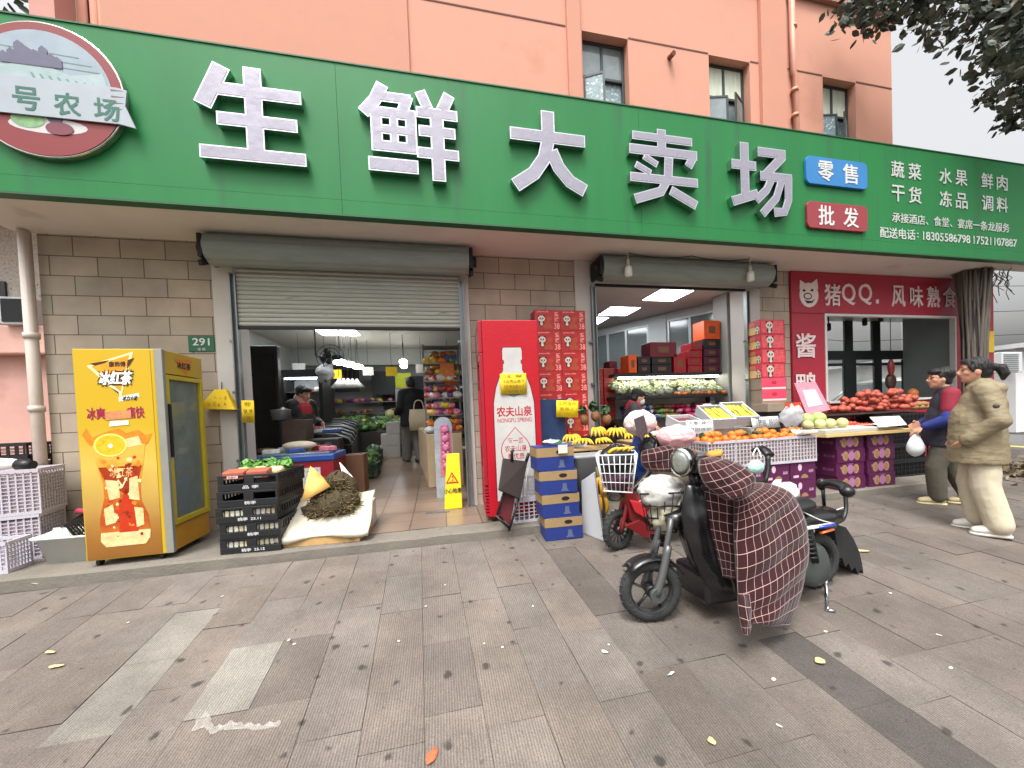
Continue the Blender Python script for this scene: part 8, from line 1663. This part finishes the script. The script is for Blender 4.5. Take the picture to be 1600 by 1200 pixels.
def head(mb, c, f, s=1.0):
    """c = head centre, f = facing direction"""
    f = V(f).normalized(); sd = Z3.cross(f).normalized(); M = Matrix((f, sd, f.cross(sd))).transposed()
    P = lambda a, b, h: V(c)+M @ V((a*s, b*s, h*s))
    mb.ell(c, (.098*s, .078*s, .115*s), 18, 14, M); mb.ell(P(.035, 0, -.055), (.058*s, .056*s, .062*s), 14, 10, M); mb.ell(P(.055, 0, -.088), (.03*s, .036*s, .026*s), 10, 8, M)
    mb.tube([P(.088, 0, .012), P(.106, 0, -.016), P(.112, 0, -.03)], [.011*s, .014*s, .016*s], 8); mb.ell(P(.1, .012, -.034), .011*s, 8, 6); mb.ell(P(.1, -.012, -.034), .011*s, 8, 6)
    for b in (-1, 1): mb.ell(P(-.005, b*.078, -.01), (.022*s, .010*s, .032*s), 10, 8, M); mb.ell(P(.05, b*.04, -.02), (.035*s, .03*s, .03*s), 10, 8, M); mb.ell(P(.078, b*.034, .027), (.018*s, .03*s, .012*s), 8, 6, M)
    return P, M
def face_parts(P, M, par, s=1.0, mask=None, glasses=False):
    mb = MB()
    for b in (-1, 1): mb.ell(P(.088, b*.033, .004), (.006*s, .013*s, .006*s), 8, 6, M)
    mb.build('eyes', mat('dark_eye', (30, 22, 20), .25), par); mb = MB()
    for b in (-1, 1): mb.tube([P(.094, b*.018, .032), P(.096, b*.034, .038), P(.086, b*.05, .034)], [.0035*s]*3, 5)
    mb.build('eyebrows', HAIR, par)
    if mask: mb = MB(); mb.ell(P(.062, 0, -.052), (.062*s, .066*s, .056*s), 14, 10, M); mb.build('face_mask', mask, par)
    else: mb = MB(); mb.ell(P(.092, 0, -.062), (.008*s, .024*s, .007*s), 10, 6, M); mb.build('mouth', LIP, par)
    if glasses:
        mb = MB()
        for b in (-1, 1): mb.tube([P(.108, b*.034+.026*math.cos(6.283*k/16), .004+.019*math.sin(6.283*k/16)) for k in range(17)], .0022, 5); mb.tube([P(.106, b*.06, .008), P(.0, b*.083, .012)], .002, 5)
        mb.tube([P(.110, -.009, .006), P(.110, .009, .006)], .002, 5); mb.build('glasses', mat('glasses_frame', (60, 50, 46), .3), par)
def hairmesh(P, M, par, s, kind):
    mb = MB(); mb.ell(P(-.022, 0, .028), (.098*s, .09*s, .108*s), 18, 12, M); mb.ell(P(-.05, 0, -.02), (.07*s, .082*s, .085*s), 14, 10, M); mb.ell(P(.045, .0, .085), (.055*s, .075*s, .032*s), 14, 8, M)
    if kind == 'ponytail':
        mb.ell(P(-.125, 0, .03), .035*s, 10, 8); mb.tube([P(-.12, 0, .03), P(-.17, 0, .02), P(-.19, .01, -.04), P(-.18, .01, -.10)], [.03*s, .045*s, .04*s, .012*s], 10); mb.tube([P(.06, -.066, .07), P(.055, -.078, .03), P(.03, -.08, -.02)], [.014*s, .012*s, .006*s], 6); mb.tube([P(.06, .066, .07), P(.055, .078, .03), P(.03, .08, -.02)], [.014*s, .012*s, .006*s], 6)
    if kind == 'bushy': mb.ell(P(-.05, 0, .06), (.10*s, .10*s, .09*s), 14, 10, M); mb.ell(P(.05, 0, .08), (.06*s, .085*s, .045*s), 12, 8, M)
    mb.build('hair', HAIR, par, remesh=.009, smooth_it=2)
def shoe(par, c, f, m, sole, L_=.27):
    f = V(f).normalized(); sd = Z3.cross(f); mb = MB(); rs = []
    for t_, w_, h in ((-.38, .034, .085), (-.30, .042, .105), (-.1, .046, .115), (.12, .050, .09), (.3, .054, .072), (.46, .048, .06), (.56, .028, .042)):
        c0 = V(c)+f*(t_*L_); rs.append([c0+sd*(w_*a)+Z3*(.018+h*b) for a, b in ((-1, 0), (1, 0), (1.0, .5), (.55, 1), (-.55, 1), (-1.0, .5))])
    mb.rings(rs); o = mb.build('shoe', m, par, subsurf=1)
    mb = MB(); mb.rings([[V(c)+f*(t_*L_)+sd*(w_*a)+Z3*z for a, z in ((-1, 0), (1, 0), (1, .024), (-1, .024))] for t_, w_ in ((-.40, .030), (-.32, .044), (0, .046), (.3, .050), (.48, .044), (.58, .024))]); mb.build('sole', sole, o)
def figure(name, label, loc, rz, H, J, wear, hairk='short', mask=None, glasses=False, vox=.012, cap=None, group=None):
    """J holds joint positions in metres for a 1.65 m person, x forward, y left"""
    t = thing(name, label, 'person', (0, 0, 0), 0, group); s = 1; j = lambda k: V(J[k])
    f = V(J.get('face', (1, 0, 0)))
    mb = MB(); hc = j('head'); P, M = head(mb, hc, f); chain(mb, [hc+V((-.025, 0, -.05)), j('neck'), j('chest')], [.056, .055, .09]); mb.ell(j('chest')+V((0, 0, -.06)), (.10, .15, .20), 14, 10); mb.ell(j('hip')+V((0, 0, .04)), (.105, .145, .14), 14, 10); chain(mb, [j('chest'), j('hip')], [.10, .11])
    for sd in ('l', 'r'):
        chain(mb, [j('sh'+sd), j('el'+sd), j('wr'+sd)], [.05, .038, .026]); d = j('wr'+sd)-j('el'+sd); hd = J.get('hd'+sd, d); hand(mb, j('wr'+sd), hd, J.get('pn'+sd, (0, -1 if sd == 'l' else 1, 0)), 1, J.get('curl'+sd, .45)); y = .09 if sd == 'l' else -.09; chain(mb, [j('hip')+V((0, y, -.02)), j('kn'+sd), j('an'+sd)], [.085, .055, .035]); chain(mb, [j('an'+sd), j('an'+sd)+V((.1, 0, -.04))], [.035, .03])
    mb.build('body', SKIN, t, remesh=vox*.6, smooth_it=2); face_parts(P, M, t, 1, mask, glasses)
    if cap:
        mb = MB(); mb.ell(P(-.015, 0, .045), (.108, .092, .092), 16, 10, M); mb.ell(P(.10, 0, .06), (.07, .07, .010), 12, 6, M); mb.build('cap', cap, t)
    hairmesh(P, M, t, 1, hairk)
    # top
    g = wear['top']; mb = MB(); th = g.get('th', .03); hem = g['hem']
    mb.ell(j('chest')+V((0, 0, -.05)), (.125+th, .175+th, .20), 16, 12); mb.ell(j('chest').lerp(j('hip'), .5)+V((g.get('belly', .02), 0, 0)), (.135+th*1.3, .17+th, .22), 16, 12)
    rs = []
    for k in range(5):
        s_ = k/4; z = j('hip').z+.16+(hem-(j('hip').z+.16))*s_; a, b = .15+th+g.get('flare', .02)*s_, .175+th+g.get('flare', .02)*s_; c = j('hip')+V((g.get('belly', .02)*.8, 0, 0)); rs.append([V((c.x+a*math.cos(6.283*q/20), c.y+b*math.sin(6.283*q/20), z)) for q in range(20)])
    mb.rings(rs); chain(mb, [j('shl')+V((0, -.04, .015)), j('shr')+V((0, .04, .015))], [.07+th*.4]*2); chain(mb, [j('neck')+V((-.005, 0, -.03)), j('neck')+V((0, 0, g.get('collar', -.02)))], [.085, .07+th*.3])
    if g.get('sleeves', True):
        for sd in 'lr': chain(mb, [j('sh'+sd), j('el'+sd), j('el'+sd).lerp(j('wr'+sd), g.get('cuff', .9))], [.068+th*.6, .058+th*.6, .045+th*.4])
    if g.get('hood'):
        mb.ell(j('neck')+V((-.085, 0, -.045)), (.085, .13, .07), 14, 10); mb.ell(j('neck')+V((-.10, 0, -.10)), (.06, .12, .10), 14, 10); mb.tube([j('neck')+V((.075*math.cos(q*.5236+1.57), .095*math.sin(q*.5236+1.57), -.01+.02*math.sin(q*.5236))) for q in range(13)], .03, 8)
    tp = mb.build(g['name'], g['m'], t, remesh=vox, smooth_it=3)
    if g.get('tex'):
        tx = bpy.data.textures.new('fold', 'CLOUDS'); tx.noise_scale = g['tex'][0]; md = tp.modifiers.new('d', 'DISPLACE'); md.texture = tx; md.strength = g['tex'][1]; md.mid_level = .5
    for sl in wear.get('extra', ()):
        mb = MB(); chain(mb, [j(sl[1]).lerp(j(sl[2]), sl[3]), j(sl[1]).lerp(j(sl[2]), sl[4])], [sl[5], sl[6]]); mb.build(sl[0], sl[7], t, remesh=.01, smooth_it=2)
    g = wear['legs']; mb = MB(); mb.ell(j('hip')+V((0, 0, .03)), (.135, .165, .15), 14, 10)
    for sd in 'lr':
        y = .085 if sd == 'l' else -.085; an = j('an'+sd)+V((0, 0, g.get('ankle', -.01))); chain(mb, [j('hip')+V((0, y, -.03)), j('hip').lerp(j('kn'+sd), .5)+V((0, y*.5, 0)), j('kn'+sd), j('kn'+sd).lerp(an, .6), an], [g['r'][0], g['r'][0]*.95, g['r'][1], g['r'][2], g['r'][3]])
    tr_ = mb.build('trousers', g['m'], t, remesh=vox, smooth_it=3); tx = bpy.data.textures.new('fold', 'CLOUDS'); tx.noise_scale = .09; md = tr_.modifiers.new('d', 'DISPLACE'); md.texture = tx; md.strength = .009; md.mid_level = .5
    for sd in 'lr': shoe(t, j('an'+sd)+V((.03, 0, 0))-V((0, 0, j('an'+sd).z)), J.get('ft'+sd, (1, 0, 0)), wear['shoe'], wear['sole'])
    k_ = H/1.65; t.scale = (k_,)*3; t.location = loc; t.rotation_euler.z = rz; return t, P
BASE = dict(head=(.03, 0, 1.535), neck=(-.005, 0, 1.40), chest=(-.01, 0, 1.24), hip=(0, 0, .86), shl=(-.01, .175, 1.335), shr=(-.01, -.175, 1.335), ell=(-.03, .235, 1.07), elr=(-.03, -.235, 1.07), wrl=(.05, .24, .84), wrr=(.05, -.24, .84), knl=(.01, .095, .47), knr=(.01, -.095, .47), anl=(-.02, .10, .08), anr=(-.02, -.10, .08))
# woman in the beige jacket
BEIGE = mat('beige_jacket', (130, 118, 92), .7, .12, 7, .7, bscale=13, stretch=(.6, .6, 1.8)); CREAMP = mat('cream_trousers', (196, 186, 162), .85, .06, 6, .5, bscale=9, stretch=(1.6, 1.6, .5)); SHW = mat('white_shoe', (196, 194, 188), .5, .08, 10); SOLE = mat('shoe_sole', (206, 202, 192), .6, .1)
nf, ff = gs(1549, 839), gs(1518, 824); ctr = (nf+ff)/2
def lj(w_, rz, k): d = Matrix.Rotation(-rz, 3, 'Z') @ (w_-ctr); return d/k
HW = 1.82; kW = HW/1.65; rzw = R(128)
J = dict(BASE); a, b = lj(nf, rzw, kW), lj(ff, rzw, kW)
J.update(anl=(a.x-.05, a.y, .08), anr=(b.x-.05, b.y, .08), knl=(a.x*.5+.01, a.y*.8+.02, .46), knr=(b.x*.6+.02, b.y*.8, .46), face=(1, .12, .03), ell=(-.07, .27, 1.07), wrl=(.12, .215, .88), elr=(-.07, -.27, 1.07), wrr=(.12, -.215, .88), hdl=(.5, -.6, -.6), hdr=(.5, .6, -.6), hip=(-.01, .02, .86), chest=(-.015, .01, 1.24))
wm_, P_ = figure('person', 'woman in a beige hooded jacket, cream trousers and white trainers looking at the stalls', V((ctr.x, ctr.y, gz(ctr.y))), rzw, HW, J, dict(top=dict(name='jacket', m=BEIGE, th=.036, hem=.67, belly=.04, flare=.02, hood=True, collar=.01, tex=(.07, .014), cuff=.95), legs=dict(m=CREAMP, r=(.112, .104, .1, .1), ankle=.035), shoe=SHW, sole=SOLE), 'ponytail')
mb = MB(); mb.M = wm(wm_); mb.ell((-.045, .305, 1.20), (.022, .012, .022), 10, 6); mb.build('sleeve_badge', mat('sleeve_badge', (60, 52, 44), .6), wm_)
# man with glasses, dark vest, holding a bag
ctr = (gs(1454, 787)+gs(1506, 789))/2; HM = 1.72; kM = HM/1.65; rzm = R(132); J = dict(BASE); a, b = lj(gs(1456, 788), rzm, kM), lj(gs(1506, 790), rzm, kM)
J.update(anl=(a.x-.06, .06, .08), anr=(b.x-.06, -.10, .08), knl=(a.x*.6+.02, .09, .47), knr=(b.x*.6+.03, -.09, .47), face=(1, .25, .05), head=(.05, .0, 1.53), ell=(.03, .265, 1.04), wrl=(.24, .20, .95), hdl=(.8, -.1, -.5), pnl=(0, -.3, -1), curll=.9, elr=(.02, -.25, 1.06), wrr=(.2, -.15, .98), chest=(-.01, 0, 1.24))
VEST = mat('dark_vest', (38, 40, 52), .7, .15, 8, .2, bscale=25); SLR = mat('red_sleeve', (124, 22, 42), .8, .1, 8); SLB = mat('blue_sleeve', (34, 46, 116), .8, .1, 8, .2, bscale=20); OLIV = mat('olive_trousers', (88, 84, 72), .85, .08, 6)
mn, P_ = figure('person', 'person with glasses in a dark vest, red and blue sleeves, holding a white plastic bag', V((ctr.x, ctr.y, gz(ctr.y))), rzm, HM, J, dict(top=dict(name='vest', m=VEST, th=.025, hem=.72, sleeves=False, belly=.02, tex=(.08, .012)), extra=(('upper_sleeve', 'shl', 'ell', 0, .62, .088, .08, SLR), ('lower_sleeve', 'shl', 'ell', .80, 1.0, .075, .078, SLB), ('forearm_sleeve', 'ell', 'wrl', 0, .85, .078, .052, SLB), ('upper_sleeve', 'shr', 'elr', 0, .9, .085, .075, SLR), ('forearm_sleeve', 'elr', 'wrr', 0, .85, .075, .052, SLB)), legs=dict(m=OLIV, r=(.115, .10, .095, .088), ankle=.03), shoe=mat('tan_shoe', (176, 164, 128), .7, .12, 10), sole=mat('yellowed_sole', (196, 186, 140), .6, .1)), 'bushy', None, True)
hp = wm(mn) @ V((.30, .18, .90)); t = thing('white_carrier_bag', 'white plastic carrier bag hanging from the hand of the person in the dark vest', 'bag', hp); rnd = random.Random(5); mb = MB(); rs = []
for k in range(8):
    s = k/7; r0 = (.02, .035, .06, .085, .10, .105, .09, .03)[k]; rs.append([hp+V((r0*1.05*math.cos(6.283*q/14)*rnd.uniform(.88, 1.1), r0*.8*math.sin(6.283*q/14)*rnd.uniform(.88, 1.1), .02-.34*s)) for q in range(14)])
mb.rings(rs); mb.build('bag', mat('thin_white_bag', (222, 226, 230), .3, .1, 12, alpha=.82), t, subsurf=1)
# worker with cap and mask behind the banana table
q = at(995, 640, 5.62); JW = dict(BASE); JW.update(head=(.07, 0, 1.50), face=(1, .25, -.25), wrl=(.28, .15, 1.0), wrr=(.28, -.15, 1.0))
MASKM = mat('pale_mask', (206, 206, 210), .7, .05); DJ = mat('dark_grey_coat', (52, 50, 54), .8, .12, 8); CAPM = mat('black_cap', (18, 18, 20), .8, .1)
zh = q.z
wk, P_ = figure('person', 'masked worker in a black cap and dark coat with red collar behind the bananas', V((at(990, 640, 5.50).x, 5.50, at(1003, 622, 5.50).z-1.46)), R(-20), 1.62, JW, dict(top=dict(name='coat', m=DJ, th=.03, hem=.7), extra=(('red_collar', 'neck', 'chest', .1, .45, .10, .13, mat('red_lining', (150, 26, 48), .7)),), legs=dict(m=DJ, r=(.11, .09, .085, .08)), shoe=BLACKP, sole=BLACKP), 'short', MASKM, False, .016, CAPM)
# worker behind the chest freezer, customer in the aisle
w2, P_ = figure('person', 'worker in red and black with pink hood behind the counter inside the wide doorway', V((at(472, 640, 7.0).x, 7.0, at(473, 612, 7.0).z-1.50)), R(-40), 1.6, JW, dict(top=dict(name='jacket', m=mat('black_red_jacket', (26, 22, 24), .7, .1), th=.03, hem=.72, hood=False), extra=(('red_apron', 'chest', 'hip', 0, .7, .165, .17, mat('apron_red', (160, 28, 36), .7, .15)), ('pink_hood', 'neck', 'chest', -.1, .1, .12, .12, mat('hood_pink', (216, 160, 150), .8, .15))), legs=dict(m=DJ, r=(.11, .09, .085, .08)), shoe=BLACKP, sole=BLACKP), 'bushy', None, False, .018)
qa = at(647, 722, 8.3); JC = dict(BASE); JC.update(anl=(.14, .08, .08), anr=(-.12, -.08, .08), knl=(.12, .08, .48), knr=(-.01, -.09, .47), wrl=(.12, .26, .95), hdl=(.2, 0, -1))
cs, P_ = figure('person', 'customer in black coat and grey trousers walking up the shop aisle with a cream bag', V((qa.x, 8.3, FLZ(8.3)+.005)), R(115), 1.72, JC, dict(top=dict(name='coat', m=mat('black_coat', (20, 20, 24), .8, .1), th=.03, hem=.70), legs=dict(m=mat('grey_trousers', (112, 110, 106), .85, .1), r=(.11, .10, .095, .085)), shoe=BLACKP, sole=BLACKP), 'short', None, False, .018)
q = at(655, 655, 8.15); t = thing('cream_tote_bag', 'cream tote bag carried by the customer in the aisle', 'bag', q); mb = MB(); mb.rings([[q+V((x, y, .2)) for x, y in rrect(.36, .06, .02, 2)], [q+V((x, y, 0)) for x, y in rrect(.40, .12, .03, 2)], [q+V((x, y, -.22)) for x, y in rrect(.38, .13, .03, 2)]]); mb.build('bag', mat('tote_cream', (206, 190, 160), .8, .12, 8), t); mb = MB(); mb.tube(smoothpath([q+V((-.1, 0, .19)), q+V((-.06, 0, .36)), q+V((.06, 0, .36)), q+V((.1, 0, .19))], 4), .012, 6); mb.build('handle', mat('tote_cream', (0, 0, 0)), t)
# ------------------------------------------------------------------ litter on the paving
rnd = random.Random(99)
def scrap(name, label, px, py, w_, d, m, rz=0, h=.006, cat='litter', group=None, curl=.3):
    q = gs(px, py); mb = MB(); rs = []; n = 5
    for j in range(n+1):
        v = j/n-.5; ww = w_*math.sqrt(max(0.02, 1-(2*v)**2*.96)); rs.append([(ww*(u-.5), d*v, h*(.4+math.sin(9*u+j)*.5)+curl*abs(u-.5)*w_*.5) for u in (0, .33, .66, 1)])
    mb.rings(rs, closed=False, cap=False); o = mb.build(name, m); md = o.modifiers.new('s', 'SOLIDIFY'); md.thickness = .0012; o.location = q+V((0, 0, .006)); o.rotation_euler.z = rz; tag(o, label, cat, group); return o
DL = mat('dry_leaf', (206, 190, 130), .8, .2, 30); OL = mat('orange_leaf', (206, 96, 62), .7, .15, 30); PW_ = mat('litter_white', (216, 212, 200), .8, .1, 20)
scrap('fallen_leaf', 'orange fallen leaf on the paving at the bottom of the picture', 675, 1183, .045, .085, OL, -.4, cat='leaf')
scrap('fallen_leaf', 'curled pale leaf on the paving at the lower left, upper of two', 80, 1020, .03, .07, DL, 1.2, cat='leaf'); scrap('fallen_leaf', 'curled pale leaf on the paving at the lower left, lower of two', 90, 1042, .035, .08, DL, 1.5, cat='leaf')
scrap('fallen_leaf', 'yellow fallen leaf on the paving behind the scooter mudflap', 1348, 862, .06, .11, DL, 1.1, cat='leaf')
scrap('paper_scrap', 'small pale paper scrap on the dark slab right of the scooter', 1281, 1035, .07, .05, DL, .4); scrap('paper_scrap', 'small pale paper scrap on the paving below the scooter', 1112, 1160, .035, .04, DL, .1); scrap('paper_scrap', 'tiny white scrap in front of the scooter wheel', 945, 1020, .03, .04, PW_, .8); scrap('paper_scrap', 'white crumpled tissue on the step before the black crates', 348, 877, .07, .06, PW_, .5, .02); scrap('paper_scrap', 'thin white straw piece on the paving below the quilt', 1048, 1055, .06, .012, PW_, .3); scrap('paper_scrap', 'white scrap on the ground before the white tub', 64, 913, .09, .06, PW_, .7, .02)
tag(scrap('cardboard_sheet', 'flattened yellowish paper on the ground in front of the white tub', 82, 903, .34, .16, mat('yellowed_paper', (206, 186, 130), .85, .2, 12), .2, .012), 'flattened yellowish paper on the ground in front of the white tub', 'paper')
for k in range(18):
    px, py = rnd.uniform(100, 1500), rnd.uniform(890, 1180)
    if 960 < px < 1280 and py < 1000: continue
    scrap('paper_fleck', 'tiny pale fleck of litter lying loose on the paving', px, py, rnd.uniform(.012, .022), rnd.uniform(.012, .03), PW_, rnd.uniform(0, 3), .003, 'litter', 'flecks of litter on the paving')
t = thing('plastic_ribbon', 'crumpled clear plastic ribbon on the paving at the lower left', 'litter', gs(370, 1137)); mb = MB(); path = smoothpath([gs(305, 1135), gs(325, 1128), gs(335, 1142), gs(362, 1136), gs(390, 1137), gs(412, 1138), gs(440, 1132)], 5); rs = []
for i, p in enumerate(path):
    w_ = .008+.024*abs(math.sin(i*.5))*max(.15, (1-i/len(path)))+(.02 if i < 8 else 0); rs.append([p+V((.004*math.sin(i), -w_, .006)), p+V((.01, -w_*.3, .02+.012*math.sin(i*1.7))), p+V((0, w_*.4, .008)), p+V((-.01, w_, .018+.01*math.cos(i*2.1)))])
mb.rings(rs, closed=False, cap=False); mb.build('ribbon', mat('ribbon_plastic', (210, 206, 198), .25, .2, 30, alpha=.25), t)
# dry leaf heap by the roadside
q = onz(1592, 738, .0); t = thing('dry_leaf_heap', 'heap of dry leaves and straw by the roadside behind the woman', 'leaves', q); mb = MB()
leaf_mesh([q+V((rnd.gauss(.2, .7), rnd.gauss(0, .28), abs(rnd.gauss(0, .09)))) for _ in range(420)], .16, rnd, (.20, .16, .10), 'leaves', t)['kind'] = 'stuff'
# ------------------------------------------------------------------ tidy up: one part per separate piece, single-part things as one object
import numpy as np
def pieces(me):
    nv, ne = len(me.vertices), len(me.edges)
    if nv == 0: return 1, None
    par = list(range(nv))
    def find(a):
        while par[a] != a: par[a] = par[par[a]]; a = par[a]
        return a
    for e in me.edges:
        a, b = find(e.vertices[0]), find(e.vertices[1])
        if a != b: par[a] = b
    root = np.array([find(i) for i in range(nv)]); ids, isl = np.unique(root, return_inverse=True); k = len(ids)
    if k < 2 or k > 800: return 1, None
    co = np.empty(nv*3, dtype=np.float32); me.vertices.foreach_get('co', co); co = co.reshape(nv, 3)
    lo = np.full((k, 3), np.inf); hi = np.full((k, 3), -np.inf); np.minimum.at(lo, isl, co); np.maximum.at(hi, isl, co)
    size = (hi-lo).max(axis=1); gap = np.maximum(0, np.maximum(lo[:, None]-hi[None], lo[None]-hi[:, None])); near = np.sqrt((gap**2).sum(axis=2)) <= np.maximum(.02, .5*np.maximum(size[:, None], size[None]))
    lab = np.full(k, -1); n = 0
    for i in range(k):
        if lab[i] >= 0: continue
        st = [i]; lab[i] = n
        while st:
            a = st.pop()
            for b in np.nonzero(near[a] & (lab < 0))[0]: lab[b] = n; st.append(b)
        n += 1
    return n, lab[isl]
_done = {}
for o in list(COL.objects):
    if o.type != 'MESH' or o.get('kind') or o.parent is None or o.name.split('.')[0] in ('crown', 'leaves', 'body', 'hair', 'eyes', 'eyebrows', 'glasses', 'heap', 'handwriting', 'print'): continue
    if any(m.type == 'REMESH' for m in o.modifiers): continue
    me = o.data
    if me not in _done:
        n, vl = pieces(me); out = None
        if n > 1:
            out = []
            for k in range(n):
                b = bmesh.new(); b.from_mesh(me); b.verts.ensure_lookup_table(); bmesh.ops.delete(b, geom=[b.verts[i] for i in range(len(vl)) if vl[i] != k], context='VERTS'); m2 = bpy.data.meshes.new(me.name); b.to_mesh(m2); b.free()
                for m in me.materials: m2.materials.append(m)
                out.append(m2)
        _done[me] = out
    if _done[me]:
        for k, m2 in enumerate(_done[me]):
            if k == 0: o.data = m2
            else: c = o.copy(); c.data = m2; COL.objects.link(c); c.parent = o.parent
for e in list(COL.objects):
    if e.type != 'EMPTY' or e.parent or len(e.children) != 1: continue
    ch = e.children[0]; m = wm(ch); nm = e.name; props = {k: e[k] for k in ('label', 'category', 'group') if k in e}; part = ch.name.split('.')[0]
    ch.parent = None; ch.matrix_basis = m; bpy.data.objects.remove(e); ch.name = nm
    for k, v in props.items(): ch[k] = v
